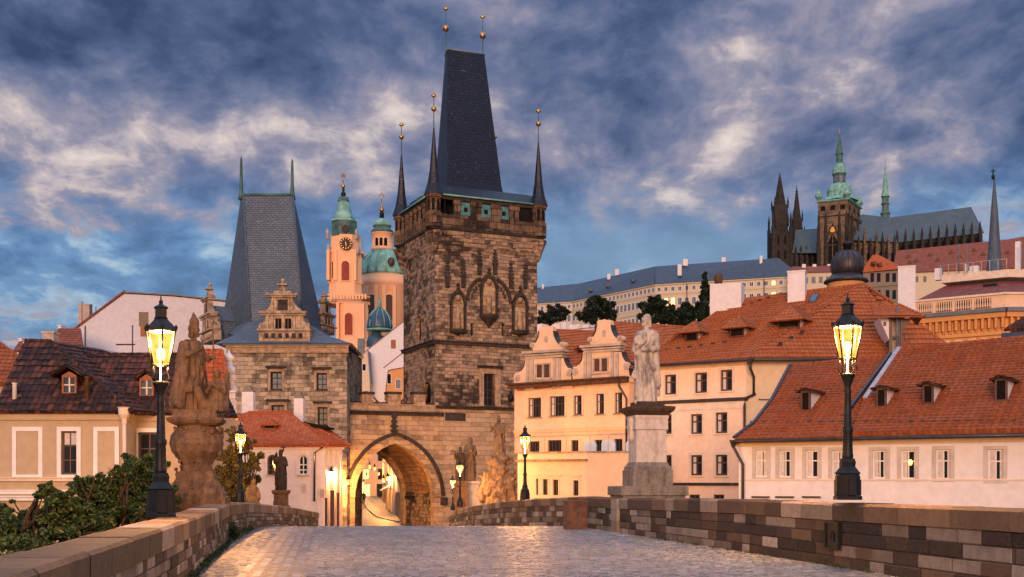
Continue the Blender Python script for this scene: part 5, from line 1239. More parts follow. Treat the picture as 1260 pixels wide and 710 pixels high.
# three canopied niches with corbels, blind arch and crocketed pinnacles
def niche(xa, xb, ytop, ybase, ycorb, big=False):
    u0, u1 = fr.u(xa), fr.u(xb); um = (u0+u1)/2; xm = (xa+xb)/2; zt_, zb2, zc_ = fr.z(xm, ytop), fr.z(xm, ybase), fr.z(xm, ycorb); wd = u1-u0; zsp = zt_-wd*.85
    arc = []
    for k in range(9):
        t_ = k/8; arc.append((t_, zsp+(zt_-zsp)*math.sin(t_*math.pi/2)))
    def ring(wid, lift): 
        L = [(um-wid/2*(1-t_**1.6), z+lift*t_) for t_, z in arc]; Rr = [(um+wid/2*(1-t_**1.6), z+lift*t_) for t_, z in arc[::-1]]
        return L+Rr[1:]
    inn = ring(wd-.24, -.22); outp = ring(wd+.16, .16)
    b = MB(); b.fp(fr, [(inn[0][0], zb2)]+inn+[(inn[-1][0], zb2)], -.02, .03); o = b.build('niche', M['tower_low'], H)
    b = MB()
    for a, c, e, f_ in zip(outp, outp[1:], inn, inn[1:]): b.fp(fr, [a, c, f_, e], -.02, .34)
    b.build('canopy_arch', M['darkstone'], o)
    for u in (u0-.02, u1-.14): b = MB(); b.fb(fr, u, u+.16, zb2, zsp, -.02, .30); b.build('colonnette', M['darkstone'], o)
    b = MB(); b.ball(fr.p(um, zt_-.55, .1), .26, 8, 1.2); b.build('tracery_boss', M['trim'], o)
    b = MB(); b.lathe([(.02, zc_-zb2), (wd*.22, (zc_-zb2)*.6), (wd*.5, -.25), (wd*.60, -.05), (wd*.60, .1)], fr.p(um, zb2, .12), 8, False, .5, 1, .9); b.build('corbel', M['darkstone'], o)
    b = MB(); b.lathe([(.10, 0), (.2, .12), (.06, .3), (.18, .45), (.03, .7)], fr.p(um, zt_+.1, .2), 6, False); b.build('finial', M['darkstone'], o)
    # worn statue shape in the niche
    b = MB(); hs = (zsp-zb2); b.lathe([(.30, .1), (.26, hs*.3), (.22, hs*.55), (.27, hs*.7), (.10, hs*.78), (.13, hs*.86), (.02, hs*.95)], fr.p(um, zb2, .12), 10); b.build('niche_relief', M['trim'], o)
niche(553.5, 572, 359, 407, 413.5); niche(590.7, 611, 339.5, 389, 404); niche(630, 648, 362, 408.5, 414.5)
ua_, ub_ = fr.u(573), fr.u(629); um = (ua_+ub_)/2; ra_ = (ub_-ua_)/2; zc_ = fr.z(600, 371)
b = MB()
for k in range(16):
    a0, a1 = math.pi*k/16, math.pi*(k+1)/16
    if .36 < (a0+a1)/2/math.pi < .64: continue
    ro, ri = ra_, ra_-.24; b.fp(fr, [(um-ro*math.cos(a0), zc_+ro*1.05*math.sin(a0)), (um-ro*math.cos(a1), zc_+ro*1.05*math.sin(a1)), (um-ri*math.cos(a1), zc_+ri*1.05*math.sin(a1)), (um-ri*math.cos(a0), zc_+ri*1.05*math.sin(a0))], -.02, .2)
b.build('blind_arch', M['darkstone'], H)
for sg in (-1, 1):
    for k in range(4):
        a = math.pi*(.5+sg*(.19+.07*k)); rr = ra_-.55; b = MB(); q = fr.p(um-rr*math.cos(a), zc_+rr*math.sin(a), .02); b.box(q.x-.10, q.x+.10, q.y-.07, q.y+.07, q.z-.16, q.z+.16); b.build('shield', M['darkstone'], H)
for x in (550, 569.5, 589.5, 608.5, 628, 646):
    yt_ = {550: 319, 569.5: 317, 589.5: 303, 608.5: 304, 628: 321, 646: 322}[x]; yb = {550: 354, 569.5: 354, 589.5: 338, 608.5: 338, 628: 355, 646: 355}[x]
    u = fr.u(x); z0, z1 = fr.z(x, yb), fr.z(x, yt_); b = MB(); b.fb(fr, u-.16, u+.16, z0, z0+(z1-z0)*.35, -.02, .24); n_ = 7
    b.lathe([(.24, 0), (.03, (z1-z0)*.65)], fr.p(u, z0+(z1-z0)*.35, .1), 4, False, .5)
    for k in range(5):
        zz = z0+(z1-z0)*(.36+.12*k); w2 = .26-.03*k; b.fb(fr, u-w2, u+w2, zz, zz+.13, .0, .26-.02*k)
    b.build('pinnacle', M['darkstone'], H)
for x, y in ((534, 304), (534, 322), (573, 420), (630, 419)): pass
# corbel table below the gallery
ov = .42
def ringz(o_, z): return [fr.p(-o_, z, o_), fr.p(w_T+o_, z, o_), fr.p(w_T+o_, z, -s_T-o_), fr.p(-o_, z, -s_T-o_)]
b = MB(); b.loops([ringz(0, zcorb-.45), ringz(.22, zcorb+.1), ringz(.25, zcorb+.3), ringz(.36, zcorb+.75), ringz(.38, zcorb+.9), ringz(ov, zg-.25)]); b.build('corbel_table', M['tower'], H)
b = MB(); b.loops([ringz(ov+.14, zg-.25), ringz(ov+.18, zg-.05), ringz(ov+.05, zg+.02)]); b.build('gallery_ledge', M['darkstone'], H)
for (u, d) in ((-.1, .1), (w_T+.0, .1), (-.1, -s_T-.1)): b = MB(); b.lathe([(.05, -.9), (.3, -.5), (.40, -.1), (.70, .6), (.86, 1.05)], fr.p(u, zcorb, d), 8, False); b.build('turret_corbel', M['tower'], H)
# gallery: parapet panels, piers, shuttered openings
zp0, zp1, zp2 = zg+.02, zg+1.15, zg+2.75
GL = [('front', fr.p(-ov, 0, ov), fr.ang, w_T+2*ov, (('teal', .30), ('teal', .48), ('teal', .64), ('dark', .84))), ('left', fr.p(-ov, 0, -s_T-ov), aT-90, s_T+2*ov, (('dark', .2), ('dark', .36), ('dark', .52), ('dark', .68), ('dark', .84))),
      ('right', fr.p(w_T+ov, 0, ov), aT+90, s_T+2*ov, (('dark', .2), ('dark', .4), ('dark', .6), ('dark', .8))), ('back', fr.p(w_T+ov, 0, -s_T-ov), aT+180, w_T+2*ov, (('dark', .2), ('dark', .4), ('dark', .6), ('dark', .8)))]
for nm, o_, ang, L, sh in GL:
    f = Fr(0, 0, ang, o_); b = MB(); b.fb(f, .05, L-.05, zp0, zp1, -.3, -.05); b.build('gallery_parapet', M['gallery'], H)
    b = MB(); b.fb(f, .02, L-.02, zp2-.32, zp2, -.35, -.02); b.build('gallery_lintel', M['darkstone'], H)
    if nm in ('front',): xs = [(.205, .012), (.235, .012), (.37, .028), (.41, .02), (.545, .02), (.585, .02), (.705, .018), (.755, .018), (.92, .016)]
    else: xs = [(.13+.125*k, .016) for k in range(7)]
    for e, wd in xs:
        b = MB(); b.fb(f, L*(e-wd), L*(e+wd), zp0+.02, zp2-.33, -.34, .03); b.fb(f, L*(e-wd)-.06, L*(e+wd)+.06, zp2-.75, zp2-.33, -.36, .07); b.build('gallery_pier', M['gallery'], H)
    for kd, e in sh:
        b = MB(); b.fb(f, L*e-.55, L*e+.55, zp1+.05, zp2-.4, -.25, -.15); o = b.build('shutter', M[kd], H)
        if kd == 'teal': b = MB(); b.fb(f, L*e-.18, L*e+.18, zp1+.35, zp1+.75, -.15, -.13); b.build('vent', M['dark'], o)
    b = MB(); b.fb(f, .3, L-.3, zp1, zp2-.33, -1.4, -1.3); b.build('inner_wall', M['dark'], H)
# skirt roof and main roof
def ringr(o_, z): return ringz(o_, z)
ridge_in = 1.4
b = MB(); b.loops([ringr(ov+.16, zp2), ringr(ov+.12, zp2+.10), ringr(-ridge_in+.9, zp2+1.1), ringr(-ridge_in, zp2+.9)]); sk = b.build('skirt_roof', M['slate_navy'], H)
b = MB(); 
for i in range(4): q = ringr(ov+.16, zp2+.03); b.tube([q[i], q[(i+1) % 4]], .07, 6)
b.build('eaves_capping', M['copper'], sk)
for i in (0, 1):
    q = ringr(-ridge_in+.9, zp2+1.12); b = MB(); b.tube([q[0], q[3]] if i == 0 else [q[1], q[2]], .07, 6); b.build('ridge_capping', M['copper'], sk)
zr = fr.z(572, 63.5)
# main roof plan from its photo outline at the foot and at the ridge
fm = fr.off(-1.6); fb2 = fr.off(-s_T+1.6)
um0, um1 = fm.u(549), fm.u(622); 
zt_ = zr
ft_ = fr.off(-s_T/2+.9); fk_ = fr.off(-s_T/2-.9)
foot = [fm.p(um0, zp2+.4), fm.p(um1, zp2+.4), fb2.p(um1, zp2+.4), fb2.p(fb2.u(531), zp2+.4)]
ta, tb = ft_.u(550.5), ft_.u(596)
# shift so the leaning silhouette matches: ridge sits over the plan centre
zr = ft_.z(572, 63.5)
head = [ft_.p(ta, zr), ft_.p(tb, zr), fk_.p(tb+.05, zr), fk_.p(fk_.u(547.8), zr)]
m1 = [a.lerp(c, .12) for a, c in zip(foot, head)]; m1 = [p+(sum(m1, Vector())/4-p)*.04 for p in m1]
b = MB(); b.loops([foot, m1, head]); mr = b.build('roof', M['slate_navy'], H)
b = MB(); b.tube([head[3], head[0], head[1], head[2]], .09, 6); b.build('ridge_capping', M['lead'], mr)
q = foot[0].lerp(head[0], .86); fq = Fr(569, q.y+.9, aT); b = MB(); zz = fq.z(569, 92); b.fb(fq, -.28, .28, zz-.3, zz+.3, -.5, .25); b.build('roof_hatch', M['lead'], mr)
def finial(par, p, h, rb, ball_at, mat='gold'):
    b = MB(); b.lathe([(.09, -.4), (.05, 0), (.035, h)], p, 6); b.build('finial_rod', M['copper_dk'], par)
    b = MB(); b.ball(p+Vector((0, 0, ball_at)), rb, 12); b.build('finial_ball', M[mat], par)
    b = MB(); t_ = p+Vector((0, 0, h)); b.lathe([(.02, -.12), (.22, .05), (.24, .12), (.05, .3)], t_, 6, True, 0, 1, .4); b.build('finial_star', M['gold'], par)
hh = 100/F*103
finial(mr, ft_.p(ta, zr, -.4), (63-13)/F*104, .32, (63-36)/F*104); finial(mr, ft_.p(tb, zr, -.4), (66-18)/F*104.5, .32, (66-40)/F*104.5)
def turret(u, d, rad, zapex, zball, ztop):
    c = fr.p(u, 0, d); t_ = MB(); t_.lathe([(rad*.98, zp0-.1), (rad*.98, zp1), (rad*.80, zp1+.02), (rad*.80, zp2-.3), (rad*1.0, zp2-.28), (rad*1.0, zp2)], c, 8, False, .5); o = t_.build('turret', M['gallery'], H)
    for k in range(8):
        a = 2*math.pi*k/8; b = MB(); ff = Fr(0, 0, math.degrees(a)+90, c+Vector((math.cos(a), math.sin(a), 0))*rad*.80*math.cos(math.pi/8)); b.fb(ff, -rad*.16, rad*.16, zp1+.15, zp2-.42, -.05, .02); b.build('turret_opening', M['dark'], o)
    b = MB(); b.lathe([(rad*1.12, zp2), (rad*1.02, zp2+.25), (rad*.72, zp2+1.0), (rad*.50, zp2+2.0), (.06, zapex)], c, 8, False, .5); b.build('turret_spire', M['slate_navy'], o)
    finial(o, c+Vector((0, 0, zapex)), ztop-zapex, .24, zball-zapex)
za, zb3, zt3 = fr.z(659, 175), fr.z(659, 152.5), fr.z(659, 138)
for u, d in ((-.15, .15), (w_T+.05, .15), (-.15, -s_T-.15), (w_T-.45, -s_T-.15)): turret(u, d, .80, za, zb3, zt3)
# lamp bracket on the right edge of the tower and bridge-side inscription panel
b = MB(); b.tube([fr.p(fr.u(626), fr.z(626, 492), .15), fr.p(fr.u(626), fr.z(626, 484), .5), fr.p(fr.u(626), fr.z(626, 480), .5)], .06, 6); b.lathe([(.1, -.3), (.25, -.2), (.25, .25), (.1, .35), (.02, .6)], fr.p(fr.u(626), fr.z(626, 490), .45), 8); b.build('iron_bracket', M['iron'], H)
b = MB(); a0, a1, b0, b1 = fr.rect(547, 508, 572, 518); b.fb(fr, max(a0, .8), a1, b0, b1, .1, .17); b.build('inscription_panel', M['darkstone'], H)

# ============================================================ GATE between the towers
fg_ = fr.off(.16); uG0 = fg_.u(428); uG1 = .70
G = thing('bridge_gate', 'pointed gate arch with shield battlements joining the two towers', 'gate', fg_.p(uG0/2, -2.8))
zgt = fg_.z(480, 496.5)
def arch(px_l, px_r, ysp, yap, n=12):
    ul, ur = fg_.u(px_l), fg_.u(px_r); xm = (px_l+px_r)/2; zs, za_ = fg_.z(xm, ysp), fg_.z(xm, yap); um = (ul+ur)/2; hw = (ur-ul)/2; h = za_-zs
    # two circular arcs meeting in a point
    rr = (hw*hw+h*h)/(2*hw); pts = []
    a_end = math.atan2(h, rr-hw)
    for k in range(n+1): a = a_end*k/n; pts.append((ul+rr-rr*math.cos(a), zs+rr*math.sin(a)))
    return pts+[(ul+ur-u, z) for u, z in pts[-2::-1]]
inn = arch(436.8, 534, 612, 545.5); zb0 = -2.95
poly = [(uG0, zb0), (inn[0][0], zb0)]+inn+[(inn[-1][0], zb0), (uG1, zb0), (uG1, zgt), (uG0, zgt)]
b = MB(); n_ = len(poly); dp = -.9
b.fp(fg_, poly, dp, 0); gw = b.build('wall', M['gate'], G)
# the passage behind it
inn2 = [(u-.02 if u < (inn[0][0]+inn[-1][0])/2 else u+.02, z) for u, z in inn]
M['passage'] = blocks('passage_stone', (.42, .24, .13, 1), (.30, .16, .085, 1), (.12, .07, .045, 1), .9, .42, .4, (.07, .04, .028, 1), 0, .3, .016, .3)
b = MB(); P = fg_.p; ul, ur = inn[0][0], inn[-1][0]; back = -s_T+.5
pa = [(ul-.15, zb0)]+[(u+(-.15 if u < (ul+ur)/2 else .15), z+.12) for u, z in inn]+[(ur+.15, zb0)]
for (a, c), (e, f_) in zip(pa, pa[1:]): b.face(P(a, c, dp), P(e, f_, dp), P(e, f_, back), P(a, c, back))
b.build('passage_vault', M['passage'], G, fix=False)
poly2 = [(uG0, zb0), (ul+.15, zb0)]+[(u+(.15 if u < (ul+ur)/2 else -.15)*(1 if abs(u-(ul+ur)/2) > .3 else .3), z-.18) for u, z in inn]+[(ur-.15, zb0), (ur+.8, zb0), (ur+.8, zgt-1), (uG0, zgt-1)]
b = MB(); b.fp(fg_, poly2, back-.7, back); b.build('rear_arch', M['gate'], G)
b = MB(); b.fb(fg_, uG0, uG1, zgt-1.3, zgt-1.0, back, dp); b.build('gate_walk', M['gate'], G)
b = MB(); b.fb(fg_, uG0, uG1, zgt-1.0, zgt-.2, back-.6, back-.1); b.build('rear_parapet', M['gate'], G)
for nm, lo, hi, pr, mt in (('voussoirs', .0, .66, .06, 'tower_low'), ('hood_mould', .68, .98, .22, 'darkstone')):
    c_ = ((ul+ur)/2, inn[0][1]-.5); b = MB()
    def outw(q, e): v = Vector((q[0]-c_[0], q[1]-c_[1])); v.normalize(); return (q[0]+v.x*e, q[1]+v.y*e)
    I = [outw(q, lo) for q in inn]; O = [outw(q, hi) for q in inn]
    for k, (a, c, e, f_) in enumerate(zip(O, O[1:], I, I[1:])): 
        b.fp(fg_, [a, c, f_, e], -.02, pr)
    b.build(nm, M[mt], G)
for sgn, px_ in ((-1, 431), (1, 545.5)):
    pass
b = MB(); b.fb(fg_, outw(inn[-1], .6)[0], outw(inn[-1], 1.2)[0], inn[-1][1]-.7, inn[-1][1]-.02, -.02, .28); b.build('corbel', M['darkstone'], G)
band(G, fg_, uG0+.02, uG1, zgt-1.0, zgt-.76, .22, M['darkstone'], 'string_course')
b = MB(); uf = fg_.u(484.3); zf0, zf1 = fg_.z(484, 534), fg_.z(484, 510)
b.fb(fg_, uf-.13, uf+.13, zf0, zf1, .02, .24)
for k in range(4): zz = zf0+.2+(zf1-zf0-.3)*k/3.5; b.fb(fg_, uf-.30+.03*k, uf+.30-.03*k, zz, zz+.17, .04, .30)
b.build('crocket_finial', M['darkstone'], G)
for x0, x1 in ((445.5, 459.5), (477.5, 493), (509.5, 523.5)):
    u0, u1 = fg_.u(x0), fg_.u(x1); z1 = fg_.z((x0+x1)/2, 482); b = MB(); b.fb(fg_, u0, u1, zgt, z1-.22, -.75, .0); o = b.build('merlon', M['gate'], G)
    b = MB(); b.fb(fg_, u0-.10, u1+.10, z1-.22, z1, -.85, .10); b.build('merlon_cap', M['darkstone'], o)
    um = (u0+u1)/2; z_ = zgt+.12; w2 = .30; b = MB(); b.fp(fg_, [(um-w2, z_+.68), (um-w2, z_+.3), (um, z_), (um+w2, z_+.3), (um+w2, z_+.68)][::-1], -.02, .06); b.build('shield', M['trim'], o)
for x0, x1 in ((459.5, 477.5), (493, 509.5), (434, 445.5), (523.5, 535)):
    u0, u1 = fg_.u(x0)+.02, min(uG1, fg_.u(x1)-.02); b = MB(); b.fb(fg_, u0, u1, zgt, zgt+.10, -.75, .06); b.build('coping', M['darkstone'], G)
# sign boards inside the passage
fpas = Fr(0, 0, aT-90, P(ur, 0, -8)); 
b = MB(); b.tube([P(ur-.02, ZZ(608, 106), -5.2), P(ur-.9, ZZ(608, 106), -5.2)], .03, 6); b.fb(fg_, ur-.95, ur-.02, ZZ(613.5, 106), ZZ(609.5, 106), -5.25, -5.15); b.build('hanging_sign', M['iron'], G)
# ============================================================ FAR BACKGROUND
def pz(px, py, D): return W(px, py, D)
def mpp(D): return D/F
# ---- church with bell tower and green dome
D = 330; s = mpp(D)
H = thing('baroque_church', 'salmon baroque church with clock bell tower and green dome between the two towers', 'church', W(455, 592, D).xy.to_3d()+Vector((0, 0, -6)))
def octa(cx, cy, D, half, ch, rot):   # square plan with chamfered corners
    x0, y0 = XY(cx, D); pts = []
    for (a, b_) in ((1, -1), (1, 1), (-1, 1), (-1, -1)):
        pts += [(a*half, b_*(half-ch)), (a*(half-ch), b_*half)] if a*b_ > 0 else [(a*(half-ch), b_*half), (a*half, b_*(half-ch))]
    c, s_ = math.cos(R(rot)), math.sin(R(rot)); cy_ = y0+half
    return [Vector((x0+x*c-y*s_, cy_+x*s_+y*c, 0)) for x, y in pts]
rot = 8
def stage(name, cx, half_px, y0, y1, mat, ch=.22, par=None, half2=None):
    hp = half_px*s; base = octa(cx, 0, D, hp, hp*ch*2, rot); h2 = (half2 or half_px)*s
    c0 = sum(base, Vector())/8; top = [c0+(p-c0)*(h2/hp) for p in base]; b = MB()
    b.loops([[p+Vector((0, 0, ZZ(y0, D))) for p in base], [p+Vector((0, 0, ZZ(y1, D))) for p in top]]); return b.build(name, M[mat], par or H)
tw = stage('bell_tower', 431, 19, 640, 372, 'church')
cxT = 425; cc = octa(422, 0, D, 20*s, 8*s, rot); 
def st(name, cx, hp, y0, y1, mat, ch=.22, h2=None): return stage(name, cx, hp, y0, y1, mat, ch, tw, h2)
st('balustrade', 427, 25, 373, 369.5, 'church'); st('balustrade_rail', 427, 25, 364, 362.5, 'church')
for k in range(13): b = MB(); q = W(404+k*3.8, 370, D-3); b.box(q.x-.25, q.x+.25, q.y, q.y+.5, ZZ(370, D), ZZ(363.5, D)); b.build('baluster', M['church'], tw)
st('belfry', 422, 20, 370, 308, 'church'); st('cornice', 422, 22.5, 310, 306.5, 'church'); st('cornice', 422, 21.5, 347.5, 345, 'church'); st('cornice', 431, 21, 420, 417, 'church'); st('cornice', 431, 22, 431, 428, 'church')
st('clock_stage', 423, 18.5, 307, 288, 'church', .3)
st('ornament_stage', 421.5, 15.5, 289, 270, 'copper_dk', .3); st('bell_roof_eaves', 421, 15, 270.5, 268, 'copper')
# bell-shaped roof, lantern, bulb, cross
cT = octa(421, 0, D, 15*s, 6*s, rot); cT = sum(cT, Vector())/8
def lz(prof, cpx, Dd, mat, name, par, seg=16, cyl=None):
    x, y = XY(cpx, Dd); y = cyl if cyl else y; b = MB(); b.lathe([(r_*mpp(Dd), ZZ(py, Dd)) for r_, py in prof], (x, y, 0), seg); return b.build(name, M[mat], par)
yT = cT.y
lz([(14.5, 269), (11.5, 263), (9, 256), (7.5, 249), (6.5, 244)], 420.8, D, 'copper', 'bell_roof', tw, 12, yT); lz([(7.5, 244), (6.8, 243), (6.2, 240.5), (6, 239.5), (3.5, 238)], 420.5, D, 'copper_dk', 'lantern_roof', tw, 12, yT)
lz([(2.2, 238), (3.2, 236), (3.0, 234), (1.4, 232), (1.2, 231), (2.2, 229.5), (1, 228)], 420.3, D, 'iron', 'bulb', tw, 12, yT); lz([(1, 228), (2.6, 226), (2.2, 223.5), (.5, 221.5)], 420.2, D, 'gold', 'gilded_ball', tw, 10, yT)
b = MB(); q = W(420, 221, D); q.y = yT; b.tube([q, q+Vector((0, 0, 10*s))], .12, 6); 
for k in range(12): a = math.pi*k/6; c_ = q+Vector((0, 0, 9*s)); b.tube([c_+Vector((math.cos(a)*.2, 0, math.sin(a)*.2)), c_+Vector((math.cos(a)*.7, 0, math.sin(a)*.7))], .10, 4)
b.build('star_cross', M['gold'], tw)
def window_f(par, px, y0, y1, wpx, Dd, mat, yoff=-.1, arch=True, y=None, ang=0, nm='window', frame='church'):
    f = Fr(px, Dd, ang); 
    if y is not None: f.o.x *= y/f.o.y; f.o.y = y
    w2 = wpx/2*mpp(Dd); z0, z1 = ZZ(y1, Dd), ZZ(y0, Dd); pts = [(-w2, z0), (w2, z0)]
    if arch: pts += [(w2*math.cos(math.pi*k/8), z1-w2+w2*math.sin(math.pi*k/8)) for k in range(9)]
    else: pts += [(w2, z1), (-w2, z1)]
    b = MB(); b.fp(f, pts, -.5, .14); o = b.build(nm, M[mat], par)
    c0 = ((z0+z1)/2); out = [(u*1.35, c0+(z-c0)*1.08) for u, z in pts]; b = MB(); b.fp(f, out, -.5, .08); b.build('frame', M[frame], o)
    return o
yF = XY(0, D)[1]
window_f(tw, 425, 321, 345, 9.5, D-.2, 'redwood', ang=rot); window_f(tw, 429, 385, 412, 9.5, D-.2, 'redwood', ang=rot); window_f(tw, 431, 449, 468, 8, D-.2, 'redwood', ang=rot)
window_f(tw, 409.5, 322, 342, 2.2, D+.6, 'dark', ang=rot)
# clock
b = MB(); q = W(425.5, 299.5, D-.9); f = Fr(0, 0, rot, q); n_ = 20; r_ = 7.6*s
b.prism([q+f.t*r_*math.cos(2*math.pi*k/n_)+Vector((0, 0, r_*math.sin(2*math.pi*k/n_))) for k in range(n_)], f.n*-.8); ck = b.build('clock', M['iron'], tw)
for k in range(12):
    a = 2*math.pi*k/12; b = MB(); c_ = q+f.t*r_*.8*math.cos(a)+Vector((0, 0, r_*.8*math.sin(a)))+f.n*.04; ta_ = f.t*math.cos(a)+Vector((0, 0, math.sin(a))); tb_ = f.t*-math.sin(a)+Vector((0, 0, math.cos(a)))
    b.prism([c_-ta_*.22-tb_*.08, c_+ta_*.22-tb_*.08, c_+ta_*.22+tb_*.08, c_-ta_*.22+tb_*.08], f.n*.05); b.build('hour_mark', M['gold'], ck)
for a, L in ((-1.4, .62), (1.9, .42)):
    b = MB(); ta_ = f.t*math.cos(a)+Vector((0, 0, math.sin(a))); tb_ = f.t*-math.sin(a)+Vector((0, 0, math.cos(a))); c_ = q+f.n*.07; b.prism([c_-tb_*.09, c_+ta_*r_*L, c_+tb_*.09], f.n*.05); b.build('hand', M['gold'], ck)
b = MB(); q2 = W(425, 281, D-.6); b.prism([q2+f.t*5*s*math.cos(2*math.pi*k/14)+Vector((0, 0, 4.5*s*math.sin(2*math.pi*k/14))) for k in range(14)], f.n*-.6); b.build('round_opening', M['iron'], tw)
for x0, x1, yy0, yy1 in ((402.5, 406, 308, 345), (411.5, 415, 308, 345), (435.5, 438.5, 308, 345), (414, 417.5, 373, 417), (444, 448, 373, 417), (416, 420, 432, 480), (443, 447, 432, 480)):
    b = MB(); q = W(x0, 0, D); dd = D-.1+(x0-422)*s*.14; b.box(XY(x0, D)[0], XY(x1, D)[0], dd-.35, dd+1.5, ZZ(yy1, D), ZZ(yy0, D)); b.build('pilaster', M['church'], tw)
for x, y in ((403, 288), (438.5, 288), (404, 306), (440, 306)): b = MB(); q = W(x, y, D); b.lathe([(.3, -1.6), (.5, -1), (.4, 0), (.55, .6), (.1, 1.6)], q, 7); b.build('urn', M['greytrim'], tw)
# dome
Dd = 352; yD = Dd+14; sd_ = mpp(Dd)
dm = lz([(31, 640), (31, 346), (32.5, 344), (33.5, 340), (32, 338.5), (31.5, 330)], 466, Dd, 'church', 'dome_drum', H, 40, yD)
lz([(32.2, 330.5), (31.8, 328), (30.5, 320), (28, 312.5), (24.5, 306.5), (19.5, 301.5), (14.5, 298.5), (13.5, 297.5)], 466, Dd, 'copper', 'dome', dm, 40, yD)
for k in range(16):
    a = 2*math.pi*(k+.5)/16; b = MB(); x0, _ = XY(466, Dd); b.tube([(x0+r_*sd_*math.cos(a), yD+r_*sd_*math.sin(a), ZZ(py, Dd)) for r_, py in ((32.2, 329), (30.8, 320), (28.3, 312.5), (24.8, 306.3), (19.8, 301.2), (14.6, 298))], .22, 5); b.build('dome_rib', M['copper'], dm)
lz([(14.5, 297.5), (14.8, 294.5), (13.5, 294), (13.3, 277), (14.8, 276), (14.8, 275)], 464, Dd, 'church', 'lantern', dm, 16, yD); lz([(15, 275.2), (13.5, 271.5), (12.5, 270.5), (11, 269.5), (10.8, 266)], 464, Dd, 'copper_dk', 'lantern_band', dm, 16, yD)
lz([(12, 266.3), (11.5, 264), (9.5, 260), (6, 257.5), (3.2, 256)], 463.8, Dd, 'copper', 'lantern_dome', dm, 16, yD); lz([(3, 256), (2.8, 250), (3.2, 249), (1.5, 247.5)], 463.5, Dd, 'iron', 'lantern_neck', dm, 10, yD); lz([(1.5, 247.5), (3, 246), (2.5, 243), (1.2, 240), (.7, 235)], 463.4, Dd, 'gold', 'gilded_finial', dm, 10, yD)
b = MB(); q = W(463.2, 235, Dd); q.y = yD; b.tube([q, q+Vector((0, 0, 12*sd_))], .13, 5); b.tube([q+Vector((-.9, 0, 8*sd_)), q+Vector((.9, 0, 8*sd_))], .13, 5); b.tube([q+Vector((-.6, 0, 10*sd_)), q+Vector((.6, 0, 10*sd_))], .1, 5); b.build('cross', M['gold'], dm)
for a in (-2.0, -1.57, -1.14): 
    x0, _ = XY(464, Dd); ff = Fr(0, 0, math.degrees(a)+90, (x0+13.4*sd_*math.cos(a), yD+13.4*sd_*math.sin(a))); b = MB(); w2 = 1.9*sd_; z0, z1 = ZZ(293, Dd), ZZ(283, Dd); b.fp(ff, [(-w2, z0), (w2, z0)]+[(w2*math.cos(math.pi*k/6), z1-w2+w2*math.sin(math.pi*k/6)) for k in range(7)], -.3, .12); b.build('window', M['dark'], dm)
for a in (-2.5, -1.95, -1.25):
    x0, _ = XY(466, Dd); ff = Fr(0, 0, math.degrees(a)+90, (x0+31*sd_*math.cos(a), yD+31*sd_*math.sin(a))); b = MB(); w2 = 6.2*sd_; z0, z1 = ZZ(391, Dd), ZZ(358, Dd); b.fp(ff, [(-w2, z0), (w2, z0)]+[(w2*math.cos(math.pi*k/8), z1-w2+w2*math.sin(math.pi*k/8)) for k in range(9)], -.5, .3); o = b.build('window', M['brown'], dm)
    b = MB(); w3 = w2*1.3; b.fp(ff, [(-w3, z0-.5), (w3, z0-.5)]+[(w3*math.cos(math.pi*k/8), z1-w2+w3*math.sin(math.pi*k/8)) for k in range(9)], -.5, .16); b.build('frame', M['church'], o)
    for da in (-.2, .2): b = MB(); f3 = Fr(0, 0, math.degrees(a+da)+90, (x0+31*sd_*math.cos(a+da), yD+31*sd_*math.sin(a+da))); b.fb(f3, -.6, .6, ZZ(420, Dd), ZZ(347, Dd), -.6, .5); b.build('pilaster', M['church'], dm)
b = MB(); a = -1.15; x0, _ = XY(466, Dd); q = Vector((x0+29.5*sd_*math.cos(a), yD+29.5*sd_*math.sin(a), ZZ(317, Dd))); b.ball(q, 1.15, 10, 1.4); b.build('dome_oculus', M['brown'], dm)
# ---- small domed lantern and gabled houses in the gap between the towers
D = 252; H = thing('blue_dome_chapel', 'little chapel with a ribbed blue onion dome in front of the salmon church', 'chapel', W(466, 592, D).xy.to_3d()+Vector((0, 0, -6)))
x0, y0 = XY(467, D); s = mpp(D)
lz([(15.5, 405.5), (15.8, 403), (15, 396), (12.5, 389), (8.5, 383.5), (4, 380), (2.5, 378.5)], 467, D, 'copper_blue', 'onion_dome', H, 20, y0)
for k in range(10): b = MB(); a = 2*math.pi*(k+.3)/10; b.tube([(x0+r_*s*math.cos(a), y0+r_*s*math.sin(a), ZZ(py, D)) for r_, py in ((15.9, 403), (15.1, 396), (12.6, 389), (8.6, 383.3), (4, 379.8))], .10, 5); b.build('dome_rib', M['copper'], H)
lz([(2.6, 379), (2.2, 374), (2.8, 373), (2, 370), (.6, 368), (.3, 361)], 467, D, 'copper', 'finial', H, 10, y0); lz([(16, 407), (16, 405.3)], 467, D, 'copper', 'dome_eaves', H, 20, y0)
lz([(5.5, 407), (5.5, 412), (10, 414), (12, 420), (13, 470)][::-1], 463, D, 'copper_blue', 'lantern', H, 12, y0)
b = MB(); b.box(*sorted((XY(439, D)[0], XY(474, D)[0])), y0-1.5, y0+6, -6, ZZ(428, D)); b.build('wall', M['cream'], H)
b = MB(); x_ = XY(446, D)[0]; b.box(x_-.8, x_+.6, y0-2.2, y0-1, ZZ(440, D), ZZ(418, D)); b.build('corner_turret', M['copper_blue'], H)
